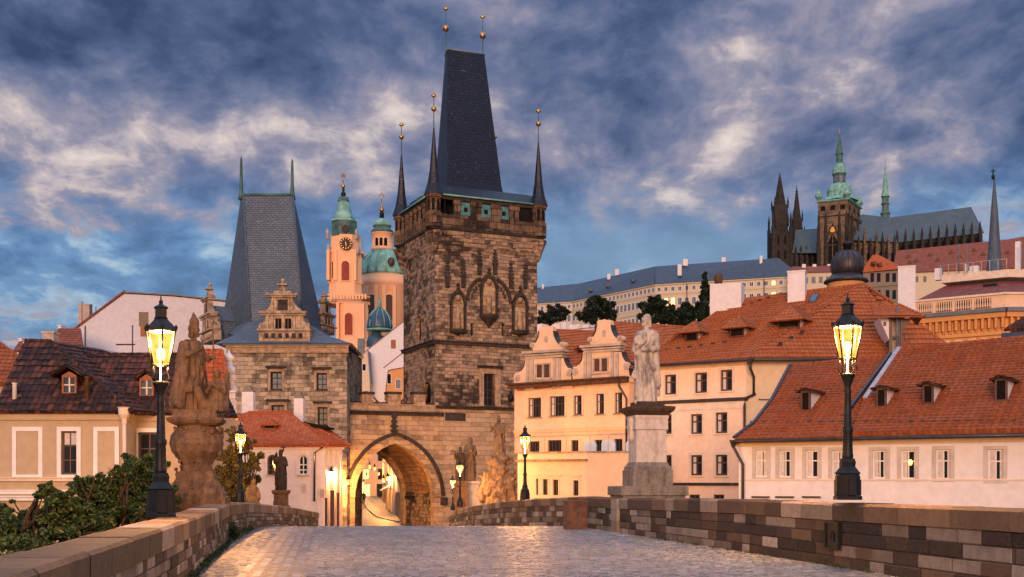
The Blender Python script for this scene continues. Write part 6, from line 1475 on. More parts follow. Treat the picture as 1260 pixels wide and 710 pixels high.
def little(name, label, D, pts, mat, depth=6, roofm='far_red', wins=(), cat='house', ang=0):
    f = Fr(pts[0][0], D, ang); H = thing(name, label, cat, f.p(0, -6)); uz = px_poly(f, pts); b = MB()
    b.fp(f, [(uz[0][0], -6)]+uz+[(uz[-1][0], -6)], -depth, 0); b.build('wall', M[mat], H)
    r_ = MB()
    for (a, c), (e, g_) in zip(uz, uz[1:]):
        if abs(a-e) < .05: continue
        d_ = Vector((e-a, g_-c)).normalized(); nrm = (-d_.y, d_.x) if d_.x > 0 else (d_.y, -d_.x)
        r_.hexa([f.p(a, c, .15), f.p(e, g_, .15), f.p(e, g_, -depth-.1), f.p(a, c, -depth-.1), f.p(a+nrm[0]*.14, c+nrm[1]*.14, .15), f.p(e+nrm[0]*.14, g_+nrm[1]*.14, .15), f.p(e+nrm[0]*.14, g_+nrm[1]*.14, -depth-.1), f.p(a+nrm[0]*.14, c+nrm[1]*.14, -depth-.1)])
    r_.build('roof', M[roofm], H)
    for x0, y0_, x1, y1, m_w in wins: b = MB(); u0, u1, z0, z1 = f.rect(x0, y0_, x1, y1); b.fb(f, u0, u1, z0, z1, -.1, .04); o = b.build('window', M[m_w], H); b = MB(); b.fb(f, u0-.1, u1+.1, z0-.1, z1+.1, -.1, .02); b.build('frame', M['whitetrim'], o)
    return H
little('gabled_house', 'white half-gabled house with one pink window beside the great tower', 240, [(452, 431), (499, 394), (515, 394)], 'white', 8, 'gutter', ((481, 418, 487, 429, 'orange_wood'),))
little('gabled_house', 'lower white gable just above the gate battlements', 232, [(472, 453), (499, 432), (520, 440)], 'white', 8, 'gutter')
little('ochre_house', 'small ochre house with a blue window above the gate battlements', 225, [(474, 492), (478, 456), (500, 452), (512, 460)], 'orange', 6, 'far_red', ((487, 467, 493, 478, 'glass_blue'), (477, 460, 481, 472, 'dark')))
little('yellow_gable', 'narrow yellow gable left of the white half-gabled house', 236, [(440, 470), (446, 437), (452, 431), (455, 470)], 'cream', 5, 'lead', ((446, 448, 450, 456, 'dark'),))
little('red_roof_cottage', 'low red roofed cottage showing over the gate walk by the lower tower', 216, [(425, 495), (432, 484), (452, 482), (462, 493)], 'cream', 5, 'far_red', ((438, 486, 444, 491, 'dark'),))
for x, y, nm in ((457, 452, 'leftmost'), (462, 458, 'second'), ): pass
# ---- orange palace on the right
D = 116; fr = Fr(1237, 110, -36); H = thing('orange_palace', 'orange palace with dark red hipped roof and balustraded attic at the right edge', 'palace', fr.p(-3, -6))
frR = Fr(1237, 110, 2); uL, uR = fr.u(1118), frR.u(1300)
zAt, zA0, zl0, zl1 = fr.z(1237, 362), fr.z(1237, 379), fr.z(1237, 384), fr.z(1237, 379.2)
for f, a, c in ((fr, uL, 0), (frR, 0, uR)):
    b = MB(); b.fb(f, a, c, -6, zl0, -6, 0); b.build('wall', M['orange'], H); b = MB(); b.fb(f, a, c, zl1, zAt, -5.8, -.05); b.build('attic_wall', M['ochre'], H); b = MB(); b.fb(f, a-.2, c+.2, zl0, zl1, -.5, .9); b.build('cornice_sheet', M['lead'], H)
    b = MB(); b.fb(f, a-.1, c+.1, zl0-.5, zl0, -.2, .6); b.build('cornice', M['orange'], H); b = MB(); b.fb(f, a-.05, c+.05, zl0-2.15, zl0-1.8, -.2, .25); b.build('architrave', M['orange'], H); b = MB(); b.fb(f, a-.1, c+.1, zAt, zAt+.2, -.5, .15); b.build('attic_coping', M['creamtrim'], H)
    k = a+.3
    while k < c:
        b = MB(); b.fb(f, k, k+.24, zl0-1.5, zl0-.5, -.05, .5); b.fb(f, k+.03, k+.21, zl0-1.75, zl0-1.5, -.05, .25); b.build('bracket', M['orange'], H); k += .62
for x0, x1 in ((1129, 1147), (1151.5, 1171), (1175, 1195.5), (1199, 1219.5)):
    u0, u1 = fr.u(x0), fr.u(x1); n_ = 7; b = MB(); b.fb(fr, u0, u1, zA0+.15, zAt-.2, -.06, -.04); o = b.build('balustrade', M['darkstone'], H)
    for k in range(n_): uu = u0+(u1-u0)*(k+.5)/n_; b = MB(); b.lathe([(.05, 0), (.10, .2), (.05, .55), (.08, (zAt-zA0)-.4)], fr.p(uu, zA0+.17, 0), 6); b.build('baluster', M['ochre'], o)
for k in range(5):
    x0 = 1159+k*16; b = MB(); u0, u1 = fr.u(x0), fr.u(x0+10); z1 = zl0-2.35; b.fb(fr, u0, u1, z1-1.4, z1, -.1, .02); o = b.build('frieze_panel', M['ochre'], H); b = MB(); b.fb(fr, u0-.1, u1+.1, z1-1.5, z1+.1, -.1, .01); b.build('frame', M['orange'], o)
q0, q1 = fr.p(fr.u(1127), zAt+.25, -.3), fr.p(0, zAt+.25, -.3); q2 = frR.p(uR, zAt+.25, -.3); t0, t1 = fr.p(fr.u(1148), 0, -4.2), fr.p(-1.2, 0, -4.4); zt_ = fr.z(1237, 341)+.4; t0.z = t1.z = zt_; t2 = frR.p(uR, zt_, -4.4)
b = MB(); b.slab([q0, q1, t1, t0], .15); b.slab([q1, q2, t2, t1], .15); b.slab([q0, t0, t0-fr.n*3, q0-fr.n*8], .15); ro = b.build('roof', M['far_maroon'], H)
b = MB(); dk = [fr.p(fr.u(1146), zt_+.25, -3.6), fr.p(-.6, zt_+.25, -3.8), frR.p(uR, zt_+.25, -3.8), frR.p(uR, zt_+.25, -10), fr.p(fr.u(1146), zt_+.25, -10)]; b.prism(dk, Vector((0, 0, .75))); b.build('roof_terrace', M['creamtrim'], H)
b = MB(); c_ = fr.p(-1.6, zt_-.9, -3.1); f5 = Fr(0, 0, -36, c_); b.fb(f5, -1.1, .2, c_.z-.35, c_.z+.45, -.6, .35); b.build('roof_window', M['glass'], H)
for k in range(9):
    b = MB(); q = dk[0].lerp(dk[1], k/8)+Vector((0, .3, .75)); b.tube([q, q+Vector((0, 0, 1.1))], .04, 5); b.build('railing_post', M['greytrim'], H)
b = MB(); b.tube([dk[0]+Vector((0, .3, 1.85)), dk[1]+Vector((0, .3, 1.85))], .03, 5); b.build('railing', M['greytrim'], H)
for x0, x1, y0, y1 in ((1150, 1157, 337, 330), (1186, 1189, 335, 324), (1193, 1203, 333, 327), (1249, 1255, 332, 297)):
    chimney(H, fr, x0, y1, x1, y0, 116, .7, 'white', False, down=.6)
for x, y0, y1 in ((1160, 338, 323), (1180, 336, 300), (1190, 336, 300), (1257, 334, 300)): b = MB(); b.tube([W(x, y0, 115), W(x, y1, 115)], .05, 5); b.build('aerial', M['lead'], H)
# little tiled ridge and blue skylight at the right edge, in front of the palace
f = Fr(1246, 75, -30); H = thing('rear_cottage', 'small tiled roof with a pale skylight at the right edge before the palace', 'house', f.p(0, -6)); b = MB(); b.fb(f, f.u(1243), f.u(1300), -6, f.z(1246, 407), -4, 0); b.build('wall', M['cream'], H)
za_ = f.z(1246, 406); P_ = f.p; ua, ub = f.u(1237), f.u(1310); tile_roof(H, [[P_(ua, za_, .7), P_(ub, za_, .7), P_(ub, za_+1.1, -2), P_(f.u(1256), za_+1.1, -2)]], 'old_tiles', .3, .04)
b = MB(); b.fb(f, f.u(1234), f.u(1262), f.z(1246, 417), f.z(1246, 411), -1, .9); b.build('skylight', M['glass_blue'], H)
# ---- dark onion dome
D = 150; s = mpp(D); x0, y0 = XY(1042.5, D); H = thing('onion_dome_church', 'black onion dome on an orange drum rising behind the broad orange roof', 'church', (x0, y0, -6))
lz([(23, 420), (23, 349)], 1041, D, 'orange', 'drum', H, 16, y0)
lz([(27, 347.5), (26, 345), (20, 341), (18, 338)], 1041, D, 'gutter', 'dome_skirt', H, 24, y0); od = lz([(15, 339), (18, 336), (19.6, 331), (19.8, 325), (18, 318), (13.5, 312), (8, 308.8), (5, 307.5)], 1042.5, D, 'gutter', 'onion_dome', H, 28, y0)
lz([(5, 308), (5, 302), (6.2, 301.5), (6, 299), (3, 297)], 1042.5, D, 'iron', 'lantern', H, 12, y0); b = MB(); q = W(1042.5, 298, D); b.tube([q, q+Vector((0, 0, 2.2))], .08, 5); b.build('finial', M['iron'], H)
for k in range(14): b = MB(); a = 2*math.pi*k/14; b.tube([(x0+r_*s*math.cos(a), y0+r_*s*math.sin(a), ZZ(py, D)) for r_, py in ((15.2, 339), (18.2, 336), (19.8, 331), (20, 325), (18.2, 318), (13.7, 311.8), (8, 308.6))], .06, 4); b.build('dome_rib', M['gutter'], H)
# ---- slim grey spire on the right
D = 240; x0, y0 = XY(1223, D); H = thing('grey_spire', 'slim grey needle spire with a ball and cross at the far right', 'spire', (x0, y0, -6))
lz([(9.8, 420), (9.8, 329), (9.2, 328), (7.2, 300), (4.6, 262), (2.2, 235), (.9, 219.5)], 1223.5, D, 'slate_blue', 'spire', H, 8, y0); lz([(.4, 221), (2.1, 218.8), (2.1, 216.2), (.4, 214.5)], 1220.5+1.5, D, 'iron', 'ball', H, 10, y0)
b = MB(); q = W(1222, 215, D); b.tube([q, q+Vector((0, 0, 7*mpp(D)))], .14, 5); b.tube([q+Vector((-.5, 0, .75)), q+Vector((.5, 0, .75))], .12, 5); b.build('cross', M['iron'], H)
# ---- castle long palace
zEv = 88.0
pts = [(655, 556), (704.5, 548.5), (806.7, 501), (984, 480)]
H = thing('castle_palace', 'long pale castle palace with blue slate roof on the hill', 'palace', (*XY(830, 500), 60))
K = [Vector((*XY(px, D), 0)) for px, D in pts]
wins_left = 100; bxs = []
wm = MB(); wm.m(1); fw_ = 1
zb_ = 50
rb = MB(); wb = MB(); stuff = MB(); proto_w = None
for i in range(3):
    a, c = K[i], K[i+1]; t = (c-a).normalized(); f = Fr(0, 0, math.degrees(math.atan2(t.y, t.x)), a); L = (c-a).length
    wb.face(f.p(0, zb_), f.p(L, zb_), f.p(L, zEv), f.p(0, zEv)); wb.face(f.p(0, zb_, -16), f.p(L, zb_, -16), f.p(L, zEv, -16), f.p(0, zEv, -16))
    cnm = MB(); cnm.fb(f, 0, L, zEv-.6, zEv, -.1, .6); cnm.build('cornice', M['castle'], H)
    cnm = MB(); cnm.fb(f, 0, L, zEv-4.6, zEv-4.2, -.1, .25); cnm.build('string_course', M['castle'], H); cnm = MB(); cnm.fb(f, 0, L, zEv-12.2, zEv-11.8, -.1, .25); cnm.build('string_course', M['castle'], H)
    nc = (6, 22, 20)[i]
    for k in range(nc):
        u = L*(k+.5)/nc
        for r_, (zc_, hh_, ww) in enumerate(((zEv-2.4, 1.7, 1.3), (zEv-8.0, 3.0, 1.5), (zEv-14.8, 2.6, 1.5), (zEv-20.6, 2.8, 1.5), (zEv-26.0, 2.6, 1.5))):
            if r_ > 3 and i != 1: continue
            indiv = (i == 2 and r_ < 4) or (i == 1 and k >= 17 and r_ < 4)
            b = MB() if indiv else stuff
            lit = (i == 2 and r_ == 1 and k in (0, 1, 2)) or (i == 2 and r_ in (0, 1) and k == 16)
            b.m(0); b.fb(f, u-ww/2-.28, u+ww/2+.28, zc_-hh_/2-.28, zc_+hh_/2+.28, -.2, .12); b.m(2 if lit else 1); b.fb(f, u-ww/2, u+ww/2, zc_-hh_/2, zc_+hh_/2, -.1, .16)
            b.m(0); b.fb(f, u-.07, u+.07, zc_-hh_/2, zc_+hh_/2, .16, .2)
            if indiv:
                o = b.build('window', [M['whitetrim'], M['glass_blue'], M['litwin']], H)
                if lit: o['label'] = 'lit window glowing yellow'
wb.build('wall', M['castle'], H, fix=False); so = stuff.build('window', [M['whitetrim'], M['glass_blue'], M['litwin']], H); so['kind'] = 'stuff'
# roof: slopes along the three wings
rp_ = [(655, 354.5, 564), (713, 348.8, 556), (806, 327.8, 509), (958, 317.5, 488)]
for i in range(3):
    a, c = K[i]+Vector((0, 0, zEv)), K[i+1]+Vector((0, 0, zEv)); n_ = Vector(((c-a).y, -(c-a).x, 0)).normalized(); a = a+n_*.8; c = c+n_*.8
    d_, e_ = W(*rp_[i+1]), W(*rp_[i]); b = MB(); b.slab([a, c, d_, e_], .4); b.slab([e_, d_, d_+(d_-c)*Vector((1, 1, 0)).x*Vector((1, 1, 0)) if False else d_-n_*9+Vector((0, 0, -8)), e_-n_*9+Vector((0, 0, -8))], .4); b.build('roof', M['castle_roof'], H)
b = MB(); a = K[3]+Vector((0, 0, zEv)); b.slab([a+Vector((.5, -.6, 0)), a+Vector((3, 12, 0)), W(*rp_[3])], .4); b.build('roof', M['castle_roof'], H); b = MB(); b.face(K[3]+Vector((0, 0, zb_)), K[3]+Vector((3, 12, zb_)), K[3]+Vector((3, 12, zEv)), K[3]+Vector((0, 0, zEv))); b.build('wall', M['castle'], H, fix=False)
for x, y0, y1, w2, D_ in ((668, 359, 350, 1.2, 562), (759, 338, 331.5, 2.4, 535), (836, 336, 325.5, 2.4, 498), (843, 324, 319, 3, 503), (890, 321, 317, 2.6, 499), (936, 324, 315, 1.6, 490), (749, 341, 337, 2, 535)):
    b = MB(); q0, q1 = W(x, y0, D_), W(x, y1, D_); s_ = w2*D_/F; b.box(q0.x-s_, q0.x+s_, q0.y-.8, q0.y+.8, q0.z-1.2, q1.z); b.build('chimney', M['white'], H)
for i, (x, y) in enumerate(((812, 339.5), (841, 337.5), (916, 333), (946, 331.5), (675, 363), (727, 357.5), (748, 352.5), (779, 345.5))):
    D_ = 506-(x-806)*.12 if x > 806 else 549-(x-704)*.46; b = MB(); q = W(x, y, D_); b.box(q.x-.8, q.x+.8, q.y-.5, q.y+2.5, q.z-.4, q.z+.9); b.build('dormer', M['castle_roof'], H)
for x in (705, 845, 940): 
    b = MB(); D_ = 549 if x < 720 else 501-(x-807)*.119; q = W(x, 400, D_-.5); b.box(q.x-.18, q.x+.18, q.y-.4, q.y, 60, zEv-.6); b.build('downpipe', M['gutter'], H)
# ---- red-roofed castle wing, hip-roofed block, long red roofs at the right
H = thing('castle_wing', 'low cream castle wing with red roof left of the black onion dome', 'palace', (*XY(1000, 470), 70)); f = Fr(977, 468, -8)
b = MB(); b.fb(f, f.u(972), f.u(1034), 40, f.z(1000, 335), -10, 0); b.build('wall', M['castle'], H); b = MB(); za_ = f.z(1000, 335); b.slab([f.p(f.u(972), za_, .6), f.p(f.u(1034), za_, .6), f.p(f.u(1034), za_+3.6, -6), f.p(f.u(976), za_+3.6, -6)], .3); b.build('roof', M['far_red'], H)
for k in range(6):
    for r_ in range(2): b = MB(); u = f.u(983+k*9); z_ = za_-3.2-7*r_; b.fb(f, u-.8, u+.8, z_-1.3, z_+1.3, -.1, .1); b.build('window', M['litwin' if (k, r_) == (1, 1) else 'glass_blue'], H)
for x in (987, 1000, 1018): chimney(H, f, x, 325, x+4.5, 334, 472, 1.5, 'white', False, down=2)
f = Fr(1105, 300, -30); f2 = Fr(1105, 300, 40); H = thing('stone_block_house', 'grey brown stone house with bright orange hipped roof below the cathedral', 'house', f.p(-3, -6)); zz = f.z(1105, 331.5)
ul = f.u(1062); b = MB(); b.fb(f, ul, 0, -6, zz, -9, 0); b.build('wall', M['greystone'], H)
ur = f2.u(1120); b = MB(); b.face(f2.p(0, -6), f2.p(ur, -6), f2.p(ur, zz), f2.p(0, zz)); b.build('wall', M['greystone'], H, fix=False)
ap0, ap1 = W(1074, 313.5, 305), W(1080, 313, 305); b = MB(); e_ = .5; L0, L1, L2 = f.p(ul-.5, zz, e_), f.p(.3, zz, e_+.3), f2.p(ur+.4, zz, e_)
b.slab([L0, L1, ap1, ap0], .25); b.slab([L1, L2, ap1], .25); b.slab([L0, ap0, W(1060, 331, 312)], .25); b.build('roof', M['orange_tiles'], H)
for x in (1071, 1079, 1090, 1098):
    for y in (341, 362): b = MB(); u0, u1, z0, z1 = f.rect(x, y-5, x+4.5, y+6); b.fb(f, u0, u1, z0, z1, -.1, .05); o = b.build('window', M['glass'], H); b = MB(); b.fb(f, u0-.2, u1+.2, z0-.2, z1+.2, -.1, .03); b.build('frame', M['greystone'], o)
b = MB(); b.fb(f, ul, .05, f.z(1090, 352), f.z(1090, 350.5), -.05, .3); b.build('string_course', M['greystone'], H)
for x, y in ((1083, 326), (1093, 327), (1076, 324), (1100, 329)): b = MB(); q = W(x, y, 302); b.box(q.x-.5, q.x+.5, q.y-.4, q.y+1.6, q.z-.3, q.z+.5); b.build('roof_vent', M['brown'], H)
for x in (1062, 1070, 1060): pass
f = Fr(1103, 430, -14); H = thing('long_red_roof_palace', 'long palace with a plain dark red roof below the cathedral choir at the right', 'palace', f.p(10, 20)); za_ = f.z(1103, 336)
ua, ub = f.u(1098), f.u(1300); b = MB(); b.fb(f, ua, ub, 10, za_, -10, 0); b.build('wall', M['castle'], H)
pr_ = roofpl(f, za_, 42, .6); b = MB(); b.slab([onp(pr_, 1098, za_), onp(pr_, 1300, za_), pr_.at(1300, 284), pr_.at(1240, 294.5), pr_.at(1103, 308.5)], .3); b.build('roof', M['far_red'], H)
for x, y in ((1118, 317), (1128, 322), (1144, 315), (1154, 321), (1171, 312), (1181, 317), (1199, 309), (1210, 314), (1120, 324), (1240, 312), (1252, 306)):
    b = MB(); q = pr_.at(x, y); b.prism([q+Vector((-1.1, -.2, -.1)), q+Vector((1.1, -.2, -.1)), q+Vector((0, -.2, 1.2))], Vector((0, 2, 0))); b.build('roof_dormer', M['brown'], H)
for x0 in (1106, 1116, 1126, 1136, 1190, 1200): b = MB(); u0, u1, z0, z1 = f.rect(x0, 340, x0+4, 347); b.fb(f, u0, u1, z0, z1, -.1, .1); b.build('window', M['glass'], H)
# ---- cathedral
DC = 700; s = mpp(DC); CT = thing('gothic_cathedral', 'gothic cathedral with green topped great tower and two black spired west towers', 'cathedral', (*XY(1060, DC), 70)); H = CT
def cx_(px): return XY(px, DC)[0]
def cz(py): return ZZ(py, DC)
def pinn(b, x, y, z0, r_, h, sh=.45): b.lathe([(r_, z0), (r_, z0+h*sh), (r_*1.25, z0+h*sh), (.05, z0+h)], (x, y, 0), 4, False, .5)
def gothic_tower(px0, px1, ytop, yb, Dy, apex, yap, nm):
    x0, x1 = cx_(px0), cx_(px1); w_ = x1-x0; xc = (x0+x1)/2; yc = DC+Dy+w_/2
    b = MB(); hw = w_/2*.80
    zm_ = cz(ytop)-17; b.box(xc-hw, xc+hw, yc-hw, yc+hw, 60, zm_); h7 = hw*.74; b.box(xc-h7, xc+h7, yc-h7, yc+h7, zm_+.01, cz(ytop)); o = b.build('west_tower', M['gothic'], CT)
    b = MB(); a_ = hw*.66; b.lathe([(a_, cz(ytop)-.1), (a_*.95, cz(ytop)+2), (a_*.16, cz(yap+6)), (.05, cz(yap))], (xc, yc, 0), 8, False, .5); sp = b.build('spire', M['gothic'], o)
    for k in range(9):
        for q in range(4):
            zt_ = cz(ytop)+(cz(yap)-cz(ytop))*(.12+.085*k); rr = a_*.98*(1-(.12+.085*k)*.98); an = math.pi/4+q*math.pi/2; b = MB(); b.box(xc+rr*math.cos(an)-.28, xc+rr*math.cos(an)+.28, yc+rr*math.sin(an)-.28, yc+rr*math.sin(an)+.28, zt_, zt_+.6); b.build('crocket', M['gothic'], o)
    for sx_ in (-1, 1):
        for sy_ in (-1, 1):
            b = MB(); px_, py_ = xc+sx_*hw, yc+sy_*hw; b.box(px_-.9, px_+.9, py_-.9, py_+.9, 60, zm_+3); pinn(b, px_, py_, zm_+3, .8, 9); pinn(b, xc+sx_*h7, yc+sy_*h7, cz(ytop)-2, .6, 7); b.build('corner_buttress', M['gothic'], o)
    for zz, hh in ((zm_-8, 6), (zm_-17, 6), (zm_-27, 7)):
        for k in (-1, 1):
            b = MB(); b.fp(Fr(0, 0, 0, (xc+k*hw*.38, yc-hw)), [(-.7, zz), (.7, zz), (.7, zz+hh*.75), (0, zz+hh), (-.7, zz+hh*.75)], -.3, .06); b.build('window', M['dark'], o)
            b = MB(); b.fp(Fr(0, 0, 90, (xc+hw, yc+k*hw*.38)), [(-.7, zz), (.7, zz), (.7, zz+hh*.75), (0, zz+hh), (-.7, zz+hh*.75)], -.3, .06); b.build('window', M['dark'], o)
    for k in range(3):
        b = MB(); xx = xc+hw*(k-1)*.7; pinn(b, xx, yc-hw-.5, cz(ytop)-14-6*(k % 2), .5, 8); b.build('pinnacle', M['gothic'], o)
    return o
gothic_tower(949, 976.5, 250, 325, 0, 962, 208, 'a'); gothic_tower(984, 1003.5, 257, 325, 22, 994, 214, 'b')
b = MB(); pinn(b, cx_(950), DC-4, 66, 1.6, cz(270)-66, .7); b.build('stair_turret', M['gothic'], CT)
# nave roof between
b = MB(); b.slab([W(975, 311, DC-1), W(1008, 311, DC-8), W(1008, 281, DC+8), W(979, 283, DC+12)], .5); b.build('nave_roof', M['cath_roof'], CT)
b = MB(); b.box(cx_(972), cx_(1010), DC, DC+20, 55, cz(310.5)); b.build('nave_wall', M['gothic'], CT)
for k in range(5): b = MB(); x = cx_(978+k*6.5); b.box(x-.8, x+.8, DC-4, DC, 55, cz(316)); pinn(b, x, DC-2, cz(316), .8, 7); b.build('buttress', M['gothic'], CT)
# great south tower, seen on its corner
fa_, fb2_ = Fr(1043, DC-30, -24), Fr(1043, DC-30, 58); wl, wr = -fa_.u(1006.5), fb2_.u(1058.5); zt_ = ZZ(245.5, DC-30); 
def tower_ring(e, z): return [fa_.p(-wl-e, z, e), fa_.p(e, z, e)+fb2_.t*e*0, fb2_.p(wr+e, z, e), fb2_.p(wr+e, z, e)-fa_.t*(wl+2*e)]
b = MB(); b.loops([tower_ring(0, 55), tower_ring(0, zt_)]); gt = b.build('great_tower', M['gothic_lt'], CT)
b = MB(); b.loops([tower_ring(.2, zt_-9.2), tower_ring(.6, zt_-8.6)]); b.build('string_course', M['gothic'], gt); b = MB(); b.loops([tower_ring(.3, zt_-.4), tower_ring(1.2, zt_+.2), tower_ring(1.0, zt_+.7)]); b.build('eaves', M['copper'], gt)
for f, L in ((fa_, -wl), (fb2_, wr)):
    for k in range(3): 
        for kk in (0, 1): b = MB(); u = L*((k+.5)/3)+(.9 if kk else -.9)*.7; b.fb(f, u-.75, u+.75, zt_-5.4, zt_-2.6, -.3, .08); b.build('opening', M['dark'], gt)
    um = L*.5; b = MB(); zz = zt_-26
    b.fp(f, [(um-2.6, zz-12), (um+2.6, zz-12), (um+2.6, zz+2), (um, zz+7), (um-2.6, zz+2)], -.3, .08); b.build('great_window', M['dark'], gt)
    b = MB(); b.fp(f, [(um-.25, zz-12), (um+.25, zz-12), (um+.25, zz+6), (um-.25, zz+6)], .05, .3); b.fb(f, um-2.6, um+2.6, zz-.3, zz+.1, .05, .28); b.build('mullion', M['gothic_lt'], gt)
    b = MB()
    for (ua, za), (ub, zb) in zip([(um-4, zz), (um-2.2, zz+7), (um, zz+12)], [(um-2.2, zz+7), (um, zz+12)]): b.fp(f, [(ua, za), (ub, zb), (ub, zb+.8), (ua-.8, za)], 0, .6)
    for (ua, za), (ub, zb) in zip([(um+4, zz), (um+2.2, zz+7), (um, zz+12)], [(um+2.2, zz+7), (um, zz+12)]): b.fp(f, [(ub, zb), (ua, za), (ua+.8, za), (ub, zb+.8)], 0, .6)
    b.build('tracery_gable', M['gothic'], gt)
    c_ = f.p(um, zz+9, .1); b = MB(); b.prism([c_+f.t*2.2*math.cos(k*math.pi/8)+Vector((0, 0, 2.2*math.sin(k*math.pi/8))) for k in range(16)], f.n*.2); ck = b.build('clock', M['iron'], gt); b = MB(); b.prism([c_+f.n*.22+f.t*1.7*math.cos(k*math.pi/8)+Vector((0, 0, 1.7*math.sin(k*math.pi/8))) for k in range(16)], f.n*.1); b.build('dial', M['gold'], ck)
    for e in (0.03, .27, .73, .97):
        u = L*e; b = MB(); q = f.p(u, 0, .7); b.box(q.x-1.0, q.x+1.0, q.y-1.0, q.y+1.0, 55, zt_-24); b.box(q.x-.7, q.x+.7, q.y-.7, q.y+.7, zt_-24, zt_-14); pinn(b, q.x, q.y, zt_-14, .7, 8); b.build('buttress', M['gothic'], gt)
ctr = sum(tower_ring(0, 0), Vector())/4; cxp = 1031.5; Dt = ctr.y
cz0 = lambda py: ZZ(py, Dt-8)
def tl(prof, mat, name, seg=8): b = MB(); b.lathe([(r_*s, cz0(py)) for r_, py in prof], (ctr.x, ctr.y, 0), seg, seg > 8, .5); return b.build(name, M[mat], gt)
tl([(23, 244.5), (20, 241), (15, 238.5), (14.5, 235), (15, 231), (13.5, 226), (10, 223), (8, 222)], 'copper', 'bell_roof'); tl([(8, 222.5), (7.3, 222), (7.3, 212), (8.2, 211), (8.2, 209)], 'copper_dk', 'lantern'); tl([(8.6, 209.5), (8.2, 205), (6.5, 200), (4.5, 197), (4, 196)], 'copper', 'lantern_dome'); tl([(4.6, 196.5), (3.8, 196), (3.8, 186), (4.8, 185.5)], 'copper_dk', 'upper_lantern'); tl([(5, 185.5), (3.6, 181), (2.4, 174), (1.4, 166), (.6, 160)], 'copper_dk', 'spire'); tl([(.3, 161), (1.1, 159.5), (.4, 158), (.25, 152)], 'gold', 'finial')
for k in range(8):
    a = 2*math.pi*k/8; b = MB(); ff = Fr(0, 0, math.degrees(a)+90, ctr+Vector((math.cos(a), math.sin(a), 0))*7.3*s*.93); b.fb(ff, -.8, .8, cz0(220), cz0(213.5), -.2, .08); b.build('lantern_opening', M['lead'], gt)
for i, q in enumerate(tower_ring(-.4, 0)):
    b = MB(); z_ = zt_; b.lathe([(1.3, z_), (1.3, z_+2.6), (2.1, z_+2.8), (2.3, z_+4), (1.2, z_+5.6), (.6, z_+6.2), (.9, z_+7), (.2, z_+8), (.08, z_+12)], (q.x, q.y, 0), 8); b.build('corner_turret', M['copper'], gt)
q = tower_ring(0, 0)[1]; b = MB(); b.lathe([(2.6, zt_+.5), (2.8, zt_+5), (1.4, zt_+8), (.9, zt_+8.5), (.2, zt_+12)], ((q.x+ctr.x)/2, (q.y+ctr.y)/2, 0), 10); b.build('roof_cupola', M['copper'], gt)
# choir roof, transept roof, fleche
b = MB(); b.slab([W(1048, 295, DC-22), W(1104, 298, DC-20), W(1095, 268, DC), W(1061, 263.5, DC)], .6); b.slab([W(1048, 295, DC-22), W(1061, 263.5, DC), W(1052, 268, DC+6)], .6); b.build('transept_roof', M['cath_roof'], CT)
b = MB(); b.slab([W(1100, 298.5, DC-14), W(1209, 286.5, DC-14), W(1195, 254.5, DC+6), W(1096, 267.5, DC+6)], .6); b.slab([W(1209, 286.5, DC-14), W(1211, 286.5, DC+26), W(1195, 254.5, DC+6)], .6); b.slab([W(1096, 267.5, DC+6.5), W(1195, 254.5, DC+6.5), W(1209, 286, DC+28), W(1100, 298, DC+28)], .6); b.build('choir_roof', M['cath_roof'], CT)
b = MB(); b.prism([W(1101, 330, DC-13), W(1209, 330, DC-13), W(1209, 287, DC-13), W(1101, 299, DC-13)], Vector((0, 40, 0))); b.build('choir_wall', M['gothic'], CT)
b = MB(); b.prism([W(1047, 340, DC-19), W(1105, 340, DC-19), W(1105, 298.5, DC-19), W(1047, 295.5, DC-19)], Vector((0, 30, 0))); b.build('transept_wall', M['gothic_lt'], CT)
for i in range(11):
    x = 1104+i*10.2; yb = 298.2-(x-1103)*.108; b = MB(); q = W(x, yb, DC-17); b.box(q.x-.9, q.x+.9, q.y-1.5, q.y+4, 50, q.z-2); pinn(b, q.x, q.y, q.z-2, .85, 10); b.build('buttress', M['gothic'], CT)
    if i < 10: b = MB(); q = W(x+5, yb+3, DC-13.3); b.fp(Fr(0, 0, 0, q), [(-1.3, q.z-9), (1.3, q.z-9), (1.3, q.z-2), (0, q.z), (-1.3, q.z-2)], -.2, .1); b.build('choir_window', M['dark'], CT)
for i in range(8):
    x = 1049+i*7.4; b = MB(); q = W(x, 298, DC-23); b.box(q.x-.9, q.x+.9, q.y-1.5, q.y+4, 50, q.z-3-(i % 2)*3); pinn(b, q.x, q.y, q.z-3-(i % 2)*3, .9, 9+(i % 3)*2); b.build('buttress', M['gothic' if i % 2 else 'gothic_lt'], CT)
b = MB(); x, y = cx_(1092), DC+4
fl_ = [(6.2, 270), (5.5, 264), (6.4, 263.5), (6.4, 262)]
b.lathe([(r_*s, ZZ(py, DC+4)) for r_, py in fl_], (x, y, 0), 8, False); fo = b.build('fleche', M['copper_dk'], CT)
b = MB(); b.lathe([(r_*s, ZZ(py, DC+4)) for r_, py in ((4.2, 262.5), (4.2, 252), (5.4, 251.5), (5, 250), (4.2, 249), (4.2, 243), (5.6, 242))], (x, y, 0), 8, False); b.build('lantern', M['copper_dk'], fo); b = MB(); b.lathe([(r_*s, ZZ(py, DC+4)) for r_, py in ((5.6, 242.2), (4, 236), (2.6, 222), (.5, 203), (.25, 194))], (x, y, 0), 8, False); b.build('spire', M['copper'], fo)
for k in range(8):
    a = 2*math.pi*k/8; b = MB(); ff = Fr(0, 0, math.degrees(a)+90, (x+4.2*s*.93*math.cos(a), y+4.2*s*.93*math.sin(a))); b.fb(ff, -.5, .5, ZZ(261, DC+4), ZZ(253.5, DC+4), -.1, .06); b.build('opening', M['lead'], fo)
